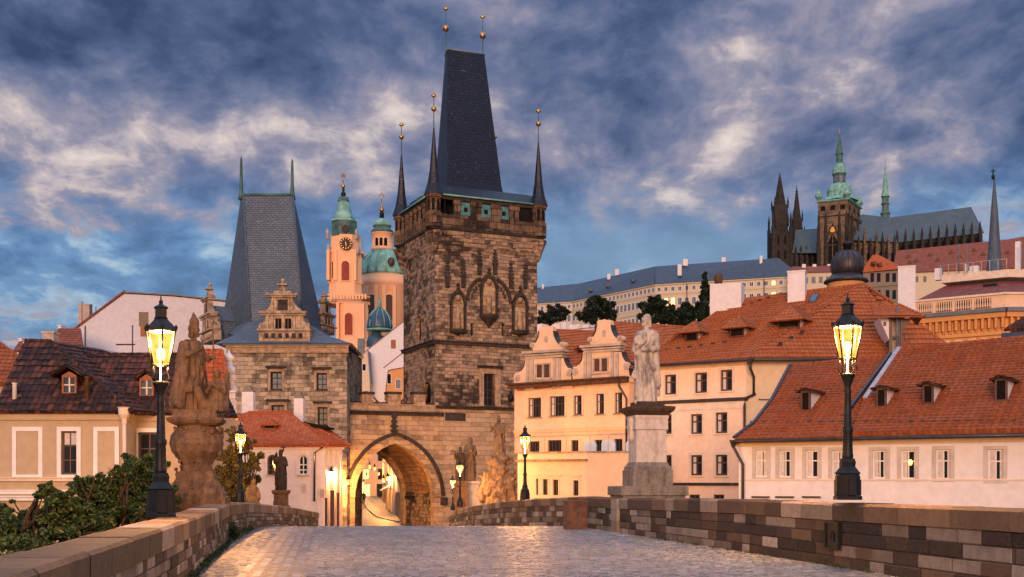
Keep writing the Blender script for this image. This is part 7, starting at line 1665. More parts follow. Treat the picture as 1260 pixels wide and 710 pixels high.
# ---- trees on the castle slope
def tree(name, label, px, D, ybase, blobs, n, size, mat, group, seed, zb=None):
    zb = ZZ(ybase, D) if zb is None else zb
    x, y = XY(px, D); T_ = thing(name, label, 'tree', (x, y, zb), group); bl = [(W(bx, by, D+dz), (rx*mpp(D), rx*mpp(D), rz*mpp(D)), wgt) for bx, by, dz, rx, rz, wgt in blobs]
    r9 = random.Random(seed); b2_ = []
    for bc, br, wt in bl:
        b2_.append((bc, tuple(x*.6 for x in br), wt*.8))
        for q in range(7): d = Vector((r9.gauss(0, 1), r9.gauss(0, 1), r9.gauss(0, .9))).normalized(); k9 = r9.uniform(.2, .42); b2_.append((bc+Vector((d.x*br[0], d.y*br[1], d.z*br[2]))*r9.uniform(.7, 1.22), tuple(x*k9 for x in br), wt*.16))
    leaves('crown', b2_, int(n*1.5), size*.8, mat, T_, seed, .25)
    b = MB(); h = max(b_[0].z for b_ in bl)-zb; b.tube([(x, y, zb-3), (x+.2, y, zb+h*.4), (x, y+.2, zb+h*.75)], h*.035, 7, h*.012)
    for bc, br, _ in bl: b.tube([(x, y, zb+h*.2), ((x+bc.x)/2, (y+bc.y)/2, (zb+h*.2+bc.z)/2+.4), bc], h*.016, 5, h*.006)
    b.build('trunk', M['bark'], T_); return T_
gp = 'trees on the slope under the castle palace'
tree('broadleaf_tree', 'dark bushy tree right beside the great tower, below the castle palace', 680, 430, 402, [(672, 392, 0, 12, 9, 1), (688, 388, 2, 12, 9, 1), (680, 384, 0, 10, 8, 1), (664, 396, 0, 8, 7, .6)], 2600, .95, M['leaf_far'], gp, 41)
tree('broadleaf_tree', 'dark round tree standing alone above the left baroque gable', 733, 420, 402, [(728, 380, 0, 13, 14, 1.2), (745, 378, 2, 13, 11, 1), (735, 370, 0, 12, 9, 1), (722, 390, 0, 11, 10, 1), (748, 390, 0, 10, 10, .8)], 3600, .95, M['leaf_far'], gp, 42)
tree('broadleaf_tree', 'wide brownish dark tree behind the pale robed statue', 806, 410, 405, [(803, 378, 0, 13, 13, 1.2), (815, 384, 3, 14, 13, 1.1), (795, 390, 0, 12, 10, 1), (808, 372, 0, 10, 8, .8), (824, 392, 1, 12, 10, 1)], 3800, .95, M['leaf_far'], gp, 43)
tree('broadleaf_tree', 'dark rounded tree between the statue tree and the conifer', 842, 412, 406, [(838, 386, 0, 12, 12, 1), (850, 384, 2, 10, 12, 1), (846, 396, 0, 14, 10, 1), (830, 396, 0, 10, 8, .7)], 3000, .95, M['leaf_far'], gp, 44)
tree('conifer', 'tall dark pointed conifer just left of the wide white chimney', 867, 400, 406, [(867, 340, 0, 2.2, 6, .25), (867, 350, 0, 4.5, 7, .6), (867, 361, 0, 7, 8, 1), (866, 373, 0, 9, 9, 1.3), (866, 386, 0, 10.5, 10, 1.6), (867, 398, 0, 10, 9, 1.4)], 3400, .8, M['leaf_far'], gp, 45)
# ============================================================ STREET BEYOND THE GATE
SD = Vector((-.150, .9887, 0)).normalized(); SN = Vector((SD.y, -SD.x, 0)); S0 = Vector((-10.6, 111, 0)); aS = math.degrees(math.atan2(SD.y, SD.x))
def street_pt(u, dist, z=0): return S0+SN*u+SD*dist+Vector((0, 0, z))
def row_house(label, u, d0, d1, h, side, mat, seed, lit=False):
    """terrace house along the street; side -1: its front faces right, +1: faces left"""
    f = Fr(0, 0, aS-180, street_pt(u, d1)) if side > 0 else Fr(0, 0, aS, street_pt(u, d0))
    g0 = roadz(street_pt(u, d0).y); L = d1-d0; H = thing('street_house', label, 'house', f.p(L/2, g0)); fa = Facade(H, f, 0, L, g0-.6, h, M[mat], 8, .2); n_ = max(2, int(L/2.6)); g1 = roadz(street_pt(u, d1).y)+.1
    for k in range(n_):
        u0 = L*(k+.28)/n_; u1 = L*(k+.72)/n_
        for zz in (2.0, 5.0, 8.0):
            if zz+1.9 < h-.4: add_window(fa, (u0, u1, zz, zz+1.9), 'brown', 2, 2, .09, .06, 'creamtrim', .14, .04, None, px=False, gl='litwin' if lit and (k+int(zz)) % 4 == 0 else 'glass')
        add_window(fa, (u0-.15, u1+.15, g1, g1+2.5), 'brown', 2, 2, .12, .08, 'trim', .14, .05, None, px=False, gl='litwin' if lit and k % 2 else 'glass', name='shop_door')
    fa.build(); b = MB(); b.slab([f.p(-.1, h, .35), f.p(L+.1, h, .35), f.p(L+.1, h+3.2, -4), f.p(-.1, h+3.2, -4)], .2); b.build('roof', M['red_tiles_b'], H); return H
row_house('cream terrace house seen through the gate arch, first on the right of the street', 0, 1.5, 16, 9.2, 1, 'pinkwhite', 1)
row_house('white terrace house with lit shop doors, second on the right through the gate arch', -.3, 16.3, 34, 8.6, 1, 'white', 2, True)
row_house('ochre terrace house farthest on the right through the gate arch', .2, 34.3, 60, 9.5, 1, 'ochre', 3)
row_house('pale house on the left of the street just behind the gate arch', -9.6, 4, 34, 8.5, -1, 'cream', 4)
row_house('orange house farther up the left side of the street', -8.6, 34.4, 74, 9, -1, 'orange', 5, True)
fe = Fr(0, 0, -8, street_pt(-7.5, 82)); H = thing('end_house', 'house closing the far end of the street behind the gate', 'house', fe.p(4, -1.6)); fa = Facade(H, fe, -6, 14, -3, 8, M['ochre'], 8, .2)
for k in range(7):
    for zz in (1.6, 4.7): add_window(fa, (-5+k*2.6, -3.9+k*2.6, zz, zz+1.8), 'brown', 2, 2, .09, .06, 'creamtrim', .14, .04, None, px=False, gl='litwin' if (k+int(zz)) % 5 == 0 else 'glass')
    add_window(fa, (-5.2+k*2.6, -3.7+k*2.6, -1.3, .9), 'brown', 2, 2, .09, .06, 'creamtrim', .14, .04, None, px=False, gl='litwin' if k % 3 == 1 else 'glass', name='shop_door')
fa.build(); b = MB(); b.slab([fe.p(-6.2, 8, .4), fe.p(14.2, 8, .4), fe.p(14.2, 11.5, -4), fe.p(-6.2, 11.5, -4)], .2); b.build('roof', M['red_tiles'], H)
kb = MB(); kp = [street_pt(-.6, 1), street_pt(-1.2, 6), street_pt(-2.2, 12), street_pt(-2.7, 30), street_pt(-3.0, 80)]
for a, c in zip(kp, kp[1:]):
    t_ = (c-a).normalized(); n_ = Vector((t_.y, -t_.x, 0)); z0, z1 = Vector((0, 0, roadz(a.y)+.004)), Vector((0, 0, roadz(c.y)+.004)); h_ = Vector((0, 0, .15)); kb.hexa([a+z0, a+n_*3+z0, c+n_*3+z1, c+z1, a+z0+h_, a+n_*3+z0+h_, c+n_*3+z1+h_, c+z1+h_])
tag(kb.build('pavement', M['joint']), kind='structure')
# shop awning and hanging shop sign glimpsed inside the arch
b = MB(); p_ = street_pt(-.1, 20, 1.0); b.slab([p_, p_+SD*4, p_+SD*4-SN*1.4-Vector((0, 0, .7)), p_-SN*1.4-Vector((0, 0, .7))], .06); tag(b.build('awning', M['white']), 'pale shop awning on the right of the street inside the gate arch', 'awning')

# ============================================================ LAMPS
def lamp_proto():
    root = thing('street_lamp', 'x', 'street lamp', (0, 0, 0), 'gas lamps along the bridge parapets')
    b = MB(); b.lathe([(.21, 0), (.21, .05), (.18, .07), (.17, .38), (.19, .40), (.16, .43), (.11, .50), (.12, .56), (.10, .62)], (0, 0, 0), 8, False, .5); base = b.build('base', M['iron'], root)
    for k in range(4): a = math.pi/2*k; b = MB(); f = Fr(0, 0, math.degrees(a)+90, (math.cos(a)*.155, math.sin(a)*.155)); b.fb(f, -.055, .055, .07, .30, 0, .035); b.fb(f, -.04, .04, .30, .36, 0, .025); b.build('buttress', M['iron'], base)
    b = MB(); b.lathe([(.075, .60), (.085, .66), (.078, .70), (.070, 1.0), (.082, 1.03), (.082, 1.07), (.062, 1.1), (.050, 1.58), (.06, 1.61), (.050, 1.65), (.048, 1.70), (.085, 1.80), (.112, 1.86), (.118, 1.89), (.05, 1.90)], (0, 0, 0), 10); b.build('pole', M['iron'], root)
    zb, zt = 2.12, 2.60; rb_, rt = .125, .212
    b = MB()
    for k in range(6):
        a = math.pi/3*k+math.pi/6; c, s_ = math.cos(a), math.sin(a)
        b.tube([(c*.10, s_*.10, 1.89), (c*.135, s_*.135, 1.96), (c*.105, s_*.105, 2.04), (c*rb_, s_*rb_, zb)], .010, 5); b.tube([(c*rb_, s_*rb_, zb), (c*rt, s_*rt, zt)], .013, 5)
    for r_, z_ in ((rb_, zb), (rt, zt)): b.tube([(r_*math.cos(math.pi/3*k+math.pi/6), r_*math.sin(math.pi/3*k+math.pi/6), z_) for k in range(7)], .014, 5)
    lf = b.build('lantern_frame', M['iron'], root)
    b = MB()
    for k in range(6):
        a0, a1 = math.pi/3*k+math.pi/6, math.pi/3*(k+1)+math.pi/6; e = .985; b.face((rb_*e*math.cos(a0), rb_*e*math.sin(a0), zb+.01), (rb_*e*math.cos(a1), rb_*e*math.sin(a1), zb+.01), (rt*e*math.cos(a1), rt*e*math.sin(a1), zt-.01), (rt*e*math.cos(a0), rt*e*math.sin(a0), zt-.01))
    b.build('glass', M['lamp_glass'], root, fix=False)
    b = MB(); b.lathe([(.235, zt), (.235, zt+.02), (.19, zt+.07), (.115, zt+.145), (.095, zt+.17), (.105, zt+.18), (.085, zt+.19), (.085, zt+.31), (.11, zt+.32), (.10, zt+.335), (.05, zt+.36), (.025, zt+.38), (.035, zt+.41), (.012, zt+.44), (.008, zt+.49)], (0, 0, 0), 6, False, .5); b.build('lantern_roof', M['iron'], root)
    for k in range(6): a = math.pi/3*k+math.pi/6; b = MB(); b.lathe([(.018, 0), (.025, .03), (.008, .06)], (.222*math.cos(a), .222*math.sin(a), zt+.02), 6); b.build('crest', M['iron'], lf)
    b = MB(); b.lathe([(.012, 1.9), (.014, 2.18), (.05, 2.21), (.055, 2.32), (.02, 2.36)], (0, 0, 0), 8); b.build('mantle', M['flame'], root)
    li = bpy.data.lights.new('lamp_light', 'POINT'); li.energy = LAMP_W; li.color = (1, .46, .14); li.shadow_soft_size = .09
    lo = bpy.data.objects.new('lamp_light', li); COL.objects.link(lo); lo.location = (0, 0, 2.48); lo.parent = root
    return root
LAMP_W = 2500
lp = lamp_proto()
LAMPS = [(None, 1043, 17.4, 615, 1.0, 'black iron lamp on the right parapet, the largest on the right'),
         (None, 198, 17.0, 636.5, 1.07, 'black iron lamp on the left parapet, nearest and largest on the left'),
         (None, 296, 40, 618, .92, 'black lamp beside the lamplit tree, second along the left wall'),
         (None, 340, 59, 627, .98, 'lamp overlapping the small dark saint, in front of the tollhouse'),
         (None, 646, 45, 615.5, .97, 'lamp on the right wall in front of the ochre gabled house'),
         (None, 566, 69, 624, .98, 'lamp on the right wall end, in front of the great tower base'),
         (None, 557, 74, 628, .76, 'smallest bridge lamp, right beside the gate arch')]
for i, (_, px, D, yb, sc, lb) in enumerate(LAMPS):
    p = W(px, yb, D)
    if i == 0: lp.location = p; lp.rotation_euler = (0, 0, R(6)); lp['label'] = lb; lp.scale = (sc*1.02,)*3
    else: place(lp, p, R(6+17*i), sc, lb)
# wall lamps by the tollhouse and street lamps up the street (lantern head on a bracket)
def bracket_lamp(p, n, label, group, power, sc=1.0, cord=False):
    root = thing('wall_lamp', label, 'lamp', p, group); x = Vector((0, 0, 0)); P0 = Vector(p)
    b = MB(); b.tube([P0-n*.9*sc, P0-n*.5*sc+Vector((0, 0, -.10)), P0-n*.1*sc+Vector((0, 0, -.05)), P0], .03*sc, 6); b.build('bracket', M['iron'], root)
    b = MB(); b.lathe([(.10*sc, .02), (.2*sc, .46*sc)], P0, 6, False); b.build('glass', M['lamp_glass'], root)
    b = MB(); b.lathe([(.22*sc, .46*sc), (.1*sc, .62*sc), (.08*sc, .74*sc), (.02, .9*sc)], P0, 6, False); b.build('lantern_roof', M['iron'], root)
    b = MB(); b.lathe([(.03, .06*sc), (.06*sc, .1*sc), (.05*sc, .2*sc)], P0, 8); b.build('mantle', M['flame'], root)
    li = bpy.data.lights.new('lamp_light', 'POINT'); li.energy = power; li.color = (1, .46, .14); li.shadow_soft_size = .11
    lo = bpy.data.objects.new('lamp_light', li); COL.objects.link(lo); lo.location = Vector((0, 0, .34*sc)); lo.parent = root
    return root
bracket_lamp(W(407.5, 589, 80.3), Vector((.6, -.8, 0)), 'wall lamp on the tollhouse corner above the dark posts', 'wall lamps at the gate', 3000)
bracket_lamp(W(428, 597, 93.5), Vector((-.2, -.98, 0)), 'wall lamp on the yellow lit pier left of the gate arch', 'wall lamps at the gate', 4200)
gl_ = 'street lanterns beyond the gate'
for (px, py, D, lb) in ((455, 577, 150, 'higher lantern glowing on the left inside the gate arch'), (472, 594, 135, 'lower lantern inside the gate arch, against the right-hand houses'), (461, 579, 165, 'small lantern just right of the higher one inside the gate arch'), (477, 592, 127, 'lantern nearest the dark vault inside the gate arch')):
    bracket_lamp(W(px, py, D), Vector((-.9, -.4, 0)), lb, gl_, 2000, 1.15)
for (px, py, D, lb) in ((447, 596, 185, 'tiny lantern low on the left inside the gate arch'), (466, 585, 180, 'tiny distant lantern between the two bright ones inside the gate arch'), (451, 588, 175, 'tiny distant lantern below the higher one inside the gate arch')):
    bracket_lamp(W(px, py, D), Vector((-.9, -.4, 0)), lb, gl_, 700, 1.0)

# ============================================================ SCULPTURE
def capsule(p0, p1, r0, r1, seg=10):
    p0, p1 = Vector(p0), Vector(p1); d = (p1-p0); L = d.length; d = d.normalized() if L > 1e-6 else Vector((0, 0, 1)); a = d.cross(Vector((0, 0, 1)) if abs(d.z) < .9 else Vector((1, 0, 0))).normalized(); b = d.cross(a); vs = []; rings = []
    for k in range(1, 4): th = math.pi/2*(1-k/3.0001); rings.append((p0-d*r0*math.sin(th), r0*math.cos(th)))
    for k in range(0, 3): th = math.pi/2*k/3.0001; rings.append((p1+d*r1*math.sin(th), r1*math.cos(th)))
    for c, rr in rings:
        for k in range(seg): t = 2*math.pi*k/seg; vs.append(c+(a*math.cos(t)+b*math.sin(t))*max(rr, .002))
    n = len(rings); fs = [(i*seg+k, i*seg+(k+1) % seg, (i+1)*seg+(k+1) % seg, (i+1)*seg+k) for i in range(n-1) for k in range(seg)]
    fs += [tuple(range(seg-1, -1, -1)), tuple((n-1)*seg+k for k in range(seg))]; return vs, fs
def eval_in(ts):
    with bpy.context.temp_override(scene=ts, view_layer=ts.view_layers[0]): return bpy.context.evaluated_depsgraph_get()
def sculpt(name, prims, voxel, mat, parent, xf, amp=.012, fsc=(9, 9, 3), smooth=2, seed=0, fold=0, fk=1.0):
    vs = []; fs = []
    for p in prims:
        if p[0] == 'c': v, f = capsule(*p[1:])
        elif p[0] == 'e':
            c, r = Vector(p[1]), p[2]; rot = Matrix.Rotation(p[3], 3, p[4]) if len(p) > 3 else Matrix.Identity(3); m = MB(); m.ball((0, 0, 0), 1.0, 12); v = [rot @ Vector((q[0]*r[0], q[1]*r[1], q[2]*r[2]))+c for q in m.v]; f = m.f
        elif p[0] == 'b':
            m = MB(); m.box(*p[1]); v, f = [Vector(q) for q in m.v], m.f
        b = len(vs); vs += list(v); fs += [tuple(i+b for i in q) for q in f]
    me = bpy.data.meshes.new('tmp'); me.from_pydata([tuple(v) for v in vs], [], fs); bm = bmesh.new(); bm.from_mesh(me); bmesh.ops.recalc_face_normals(bm, faces=bm.faces[:]); bm.to_mesh(me); bm.free()
    o = bpy.data.objects.new('tmp', me); TS = bpy.data.scenes.new('tmp'); TS.collection.objects.link(o); md = o.modifiers.new('r', 'REMESH'); md.mode = 'VOXEL'; md.voxel_size = voxel; ms_ = o.modifiers.new('s', 'SMOOTH'); ms_.iterations = smooth; ms_.factor = .5
    dg = eval_in(TS); ev = o.evaluated_get(dg); me2 = bpy.data.meshes.new_from_object(ev)
    bpy.data.objects.remove(o); bpy.data.scenes.remove(TS); bpy.data.meshes.remove(me)
    L = WL[parent.name]
    n_ = len(me2.vertices); co = np.zeros(n_*3); me2.vertices.foreach_get('co', co); nn = np.zeros(n_*3); me2.vertex_normals.foreach_get('vector', nn); out = []
    for q, v in zip(co.reshape(-1, 3), nn.reshape(-1, 3)):
        d = mnoise.noise(Vector((q[0]*fsc[0]+seed, q[1]*fsc[1], q[2]*fsc[2])))*amp+mnoise.noise(Vector((q[0]*28+seed, q[1]*28, q[2]*16)))*amp*.4
        if fold:
            zq = q[2]/fk; wz = max(0, min(1, (1.35-zq)*3)); an = math.atan2(q[1], q[0]); d += fold*wz*(math.sin(an*11+2.2*math.sin(zq*2.4+seed)+seed)*.6+math.sin(an*19+3*zq)*.4)
        out.append((xf @ Vector(q+v*d))-L)
    me2.vertices.foreach_set('co', np.array(out).ravel())
    for p in me2.polygons: p.use_smooth = True
    me2.materials.clear(); me2.materials.append(mat); me2.name = name
    r = bpy.data.objects.new(name, me2); COL.objects.link(r); r.parent = parent; WL[r.name] = L
    return r
def robed(h=2.3, arms='hold', mitre=False, seed=1, cloak=True, lean=0, head_turn=0):
    """a draped standing figure facing -y, feet at z = 0, unit height scaled by h/1.8"""
    r = random.Random(seed); k = h/1.8; P = []
    def c(p0, p1, r0, r1): P.append(('c', Vector(p0)*k, Vector(p1)*k, r0*k, r1*k))
    def e(p, q, *a): P.append(('e', Vector(p)*k, tuple(x*k for x in q), *a))
    c((.03, 0, .06), (.02, 0, .62), .20, .165); c((-.04, .02, .06), (-.01, .01, .62), .19, .16); c((0, .01, .60), (lean, 0, 1.02), .165, .155); c((lean, 0, 1.0), (lean, .02, 1.32), .155, .165)
    c((lean-.15, .02, 1.38), (lean+.15, .02, 1.38), .085, .085); c((lean, .01, 1.42), (lean, -.01, 1.54), .06, .055)
    hd = Vector((lean+.0, -.02, 1.65)); e(hd, (.078, .095, .118)); fx = Vector((math.sin(head_turn), -math.cos(head_turn), 0)); e(hd+fx*.095+Vector((0, 0, -.005)), (.018, .022, .028)); e(hd+fx*.07+Vector((0, 0, -.09)), (.04, .04, .045)); e(hd-fx*.035+Vector((0, 0, .03)), (.088, .088, .105)); e(hd+fx*.078+Vector((0, 0, .035)), (.05, .015, .014))
    if mitre: c(hd+Vector((0, 0, .06)), hd+Vector((0, .0, .17)), .095, .10); P.append(('c', (hd+Vector((0, 0, .16)))*k, (hd+Vector((0, .02, .36)))*k, .095*k, .012*k))
    # hair
    for q in range(7): a = head_turn-math.pi/2+math.pi+(-1.1+.37*q); v = Vector((math.cos(a), math.sin(a), 0)); c(hd+v*.075+Vector((0, 0, .04)), hd+v*.095+Vector((0, 0, -.13)), .03, .022)
    if arms == 'hold':
        c((lean-.19, .02, 1.34), (lean-.25, -.02, 1.06), .065, .058); c((lean-.25, -.02, 1.06), (lean-.06, -.20, 1.14), .056, .04); c((lean+.19, .02, 1.34), (lean+.24, -.03, 1.08), .065, .058); c((lean+.24, -.03, 1.08), (lean+.02, -.22, 1.04), .056, .04)
        e((lean-.06, -.21, 1.18), (.05, .035, .06)); e((lean+.02, -.22, 1.06), (.05, .035, .05))
        for q in range(4): c((lean-.08+.022*q, -.23, 1.20), (lean-.06+.022*q, -.255, 1.15), .011, .009); c((lean+.00+.022*q, -.235, 1.09), (lean-.02+.022*q, -.26, 1.05), .011, .009)
        for q in range(9): a = q*.7; e((lean-.05+.09*math.cos(a), -.20+.02*math.sin(a*2), 1.24+.07*math.sin(a)), (.045, .04, .045))
        c((lean-.10, -.2, 1.2), (lean+.05, -.2, 1.36), .05, .045)
    elif arms == 'bless':
        c((lean-.19, .02, 1.34), (lean-.27, -.12, 1.14), .07, .062); c((lean-.27, -.12, 1.14), (lean-.17, -.34, 1.22), .06, .04); e((lean-.16, -.38, 1.27), (.03, .045, .055))
        for q in range(4): c((lean-.18+.016*q, -.40, 1.29), (lean-.18+.018*q, -.43, 1.35), .011, .008)
        c((lean-.14, -.36, 1.27), (lean-.11, -.38, 1.31), .011, .009)
        c((lean+.19, .02, 1.34), (lean+.28, -.04, 1.1), .07, .062); c((lean+.28, -.04, 1.1), (lean+.26, -.26, 1.12), .06, .045); e((lean+.26, -.29, 1.13), (.035, .045, .04))
        c((lean+.27, -.29, .15), (lean+.25, -.28, 1.75), .018, .016); c((lean+.25, -.28, 1.75), (lean+.20, -.34, 1.84), .018, .018); c((lean+.20, -.34, 1.84), (lean+.23, -.4, 1.76), .018, .016)
    else:
        c((lean-.19, .02, 1.34), (lean-.30, -.06, 1.16), .065, .055); c((lean-.30, -.06, 1.16), (lean-.34, -.22, 1.42), .052, .035); e((lean-.35, -.25, 1.48), (.03, .03, .05)); c((lean+.19, .02, 1.34), (lean+.26, -.06, 1.06), .065, .055); c((lean+.26, -.06, 1.06), (lean+.08, -.2, 1.12), .052, .04); e((lean+.06, -.21, 1.13), (.04, .03, .04))
    # hanging folds
    for q in range(22):
        a = r.uniform(0, 2*math.pi); ra = r.uniform(.15, .20); rt_ = r.uniform(.12, .16); z1 = r.uniform(.7, 1.15); sw = r.uniform(-.25, .25); z0 = r.uniform(.0, .15)
        c((ra*math.cos(a), ra*math.sin(a)*.9, z0), (rt_*math.cos(a+sw), rt_*math.sin(a+sw)*.9, z1), r.uniform(.035, .06), .025)
    if cloak:
        for q in range(12): a = math.pi*(.0+q/11); c((.22*math.cos(a), .12+.12*math.sin(a), r.uniform(.1, .45)), (.17*math.cos(a), .05+.08*math.sin(a), 1.38), .06, .055)
        c((-.2, -.08, .55), (.18, -.14, 1.2), .06, .05); c((.2, -.06, .7), (-.15, -.13, 1.0), .05, .05)
    c((-.08, -.14, .03), (-.10, -.26, .02), .05, .035); c((.08, -.10, .03), (.12, -.22, .02), .05, .035)
    return P
def xform(p, rz, s=1): return Matrix.Translation(p) @ Matrix.Rotation(rz, 4, 'Z') @ Matrix.Scale(s, 4)
def ped(parent, name, prof, c, mat, seg=4, rz=0, sx=1, sy=1):
    b = MB(); m = [(r_*(math.sqrt(2) if seg == 4 else 1), z) for r_, z in prof]; vs = []; c = Vector(c)
    b.lathe(m, (0, 0, 0), seg, False, .5, sx, sy); cs, sn = math.cos(rz), math.sin(rz); b.v = [(c.x+x*cs-y*sn, c.y+x*sn+y*cs, c.z+z) for x, y, z in b.v]
    return b.build(name, mat, parent)
# pale saint on the right pier
D = 31.4; c = Vector((*XY(796.5, D), 0)); z = lambda py: ZZ(py, D); s = mpp(D); Hs = thing('saint_statue', 'pale robed saint cradling flowers on a tall stepped pedestal over the right wall', 'statue', (c.x, c.y, z(610)))
ped(Hs, 'plinth', [(39*s, z(625)-.5), (39*s, z(610)), (42*s, z(609)), (42*s, z(599)), (40*s, z(598))], c, M['ped_grey'], 4, R(9), 1, .8); ped(Hs, 'base', [(25*s, z(598)), (25*s, z(579)), (23.5*s, z(578)), (23.5*s, z(575)), (21*s, z(572)), (19.8*s, z(569))], c, M['ped_grey'], 4, R(9)); ped(Hs, 'shaft', [(19*s, z(569)), (18.8*s, z(530)), (20.5*s, z(529)), (20.2*s, z(517)), (21*s, z(515)), (20.8*s, z(512))], c, M['ped_pale'], 4, R(9)); ped(Hs, 'capital', [(21*s, z(512)), (24*s, z(508.5)), (26*s, z(507)), (27.5*s, z(504)), (27.5*s, z(501.5)), (17*s, z(500)), (17*s, z(495))], c, M['statue_dark'], 4, R(9))
for sg in (-1, 1):
    b = MB(); q = c+Vector((math.cos(R(9)), math.sin(R(9)), 0))*sg*20.5*s; b.lathe([(.02, z(545)), (.09, z(538)), (.06, z(528)), (.11, z(518)), (.05, z(513))], (q.x, q.y-.1, 0), 8); b.build('garland', M['ped_pale'], Hs)
sculpt('figure', robed((500-388)*s*1.0, 'hold', False, 5, True, .02, -.5), .018, M['statue_pale'], Hs, xform(Vector((c.x-.05, c.y, z(497))), R(-28)), .008, smooth=1, seed=5, fold=.022, fk=112*s/1.8)
# bishop group on the left
D = 26.2; c = Vector((*XY(242, D), 0)); z = lambda py: ZZ(py, D); s = mpp(D); Hb = thing('bishop_statue', 'weathered brown mitred bishop with a kneeling figure on an ornate pedestal at the left', 'statue', (c.x, c.y, z(626)))
ped(Hb, 'base', [(37*s, z(650)), (37*s, z(612)), (34*s, z(610.5)), (34*s, z(607)), (30*s, z(602)), (23*s, z(590)), (21*s, z(580))], c, M['statue_brown'], 4, R(9), 1, .85); ped(Hb, 'shaft', [(20*s, z(580)), (19*s, z(572)), (22*s, z(566)), (30*s, z(556)), (33*s, z(546)), (31*s, z(536)), (25*s, z(528)), (23*s, z(524))], c, M['statue_brown'], 12, R(9), 1, .85); ped(Hb, 'cornice', [(24*s, z(524)), (30*s, z(521)), (33*s, z(517.5)), (33*s, z(515.5)), (27*s, z(514.5)), (25*s, z(508)), (25*s, z(505))], c, M['statue_brown'], 4, R(9), 1, .85)
rr = random.Random(4); orn = []
for k in range(30): a = rr.uniform(-2.9, -.2); zz = rr.uniform(z(600), z(522)); ra = (26 if zz > z(560) else 24)*s; orn.append(('e', (ra*math.cos(a), ra*.85*math.sin(a), zz), (rr.uniform(.03, .06), rr.uniform(.03, .05), rr.uniform(.04, .08))))
for k in range(10): a = rr.uniform(-1.2, .4); zz = rr.uniform(z(560), z(515)); orn.append(('e', (30*s*math.cos(a), 26*s*math.sin(a), zz), (.06, .06, .10)))
sculpt('relief', orn, .03, M['statue_brown'], Hb, xform(Vector((c.x, c.y, 0)), 0), .02)
bp = robed((509-397)*s*1.0, 'bless', True, 8, False, .03, .9); kb_ = (509-397)*s/1.8
for q in range(16):
    a = math.pi*(-.12+1.24*q/15); zz = rr.uniform(.05, .22); bp.append(('c', (.34*kb_*math.cos(a), (.06+.27*math.sin(a))*kb_, zz*kb_), (.19*kb_*math.cos(a), (.03+.12*math.sin(a))*kb_, 1.36*kb_), .095*kb_, .075*kb_))
bp.append(('c', (0, .08*kb_, .1*kb_), (.02*kb_, .05*kb_, 1.2*kb_), .30*kb_, .20*kb_))
bp.append(('c', (-.2*kb_, -.12*kb_, .45*kb_), (.1*kb_, -.14*kb_, 1.15*kb_), .07*kb_, .05*kb_)); bp.append(('c', (.22*kb_, -.1*kb_, .5*kb_), (.05*kb_, -.15*kb_, .9*kb_), .06*kb_, .05*kb_))
sculpt('figure', bp, .018, M['statue_brown'], Hb, xform(Vector((c.x-.10, c.y, z(509))), R(58)), .007, smooth=1, seed=8, fold=.026, fk=kb_)
kn = []
for k in range(3): pass
kc = lambda *a: kn.append(('c', *a))
kc((.30, -.1, .12), (.62, .0, .12), .17, .14); kc((.5, 0, .2), (.48, 0, .62), .17, .15); kc((.36, -.03, .64), (.62, .03, .66), .08, .08); kc((.48, 0, .68), (.49, -.03, .78), .06, .055); kn.append(('e', (.49, -.05, .88), (.085, .10, .115))); kc((.36, -.03, .62), (.28, -.15, .45), .06, .05); kc((.28, -.15, .45), (.40, -.28, .60), .05, .035); kc((.62, .03, .64), (.66, -.1, .44), .06, .05); kc((.66, -.1, .44), (.5, -.26, .58), .05, .035); kn.append(('e', (.45, -.28, .64), (.05, .035, .06)))
for k in range(10): a = rr.uniform(0, 6.28); kc((.48+.2*math.cos(a), .2*math.sin(a), .03), (.48+.13*math.cos(a), .13*math.sin(a), .5), .045, .03)
kc((.2, -.1, .1), (.1, -.3, .5), .14, .09); kn.append(('e', (.08, -.34, .62), (.08, .09, .10))); kc((.62, .1, .2), (.66, .12, .7), .10, .07); kn.append(('e', (.67, .1, .83), (.075, .085, .095)))
sculpt('kneeling_figure', kn, .018, M['statue_brown'], Hb, xform(Vector((c.x, c.y, z(507))), 0), .008, smooth=1)
# the dark little saint behind the second wall and the dark seated lump
D = 58; c = Vector((*XY(346, D), 0)); z = lambda py: ZZ(py, D); s = mpp(D); H = thing('small_saint_statue', 'small black weathered saint on a brown pedestal in front of the tollhouse', 'statue', (c.x, c.y, z(630)))
ped(H, 'pedestal', [(11*s, z(640)), (11*s, z(624)), (8*s, z(621)), (8*s, z(609)), (10.5*s, z(606)), (10.5*s, z(603))], c, M['statue_brown'], 4, R(5)); sculpt('figure', robed((603-553)*s*1.02, 'raise', False, 12, True, .0, .5), .035, M['statue_dark'], H, xform(Vector((c.x, c.y, z(603))), R(20)), .03)
b = MB(); b.tube([(c.x+.12, c.y-.1, z(556)), (c.x+.14, c.y-.1, z(548))], .04, 5); b.tube([(c.x, c.y-.1, z(550.5)), (c.x+.27, c.y-.1, z(550.5))], .035, 5); b.build('cross', M['statue_dark'], H)
D = 42; c = Vector((*XY(310, D), 0)); z = lambda py: ZZ(py, D); s = mpp(D); H = thing('crouching_statue', 'low dark crouching stone group on the left wall beside the second lamp', 'statue', (c.x, c.y, z(622)))
sculpt('figure', [('e', (0, 0, .1), (.28, .3, .3)), ('c', (0, 0, .1), (.05, -.05, .7), .2, .13), ('e', (.05, -.07, .86), (.1, .11, .13)), ('c', (-.15, 0, .6), (-.25, -.2, .2), .08, .07), ('c', (.2, 0, .6), (.25, -.15, .25), .08, .06), ('c', (.15, -.1, .1), (.25, -.3, 0), .12, .08)], .035, M['statue_dark'], H, xform(Vector((c.x, c.y, z(622))), .3), .03)
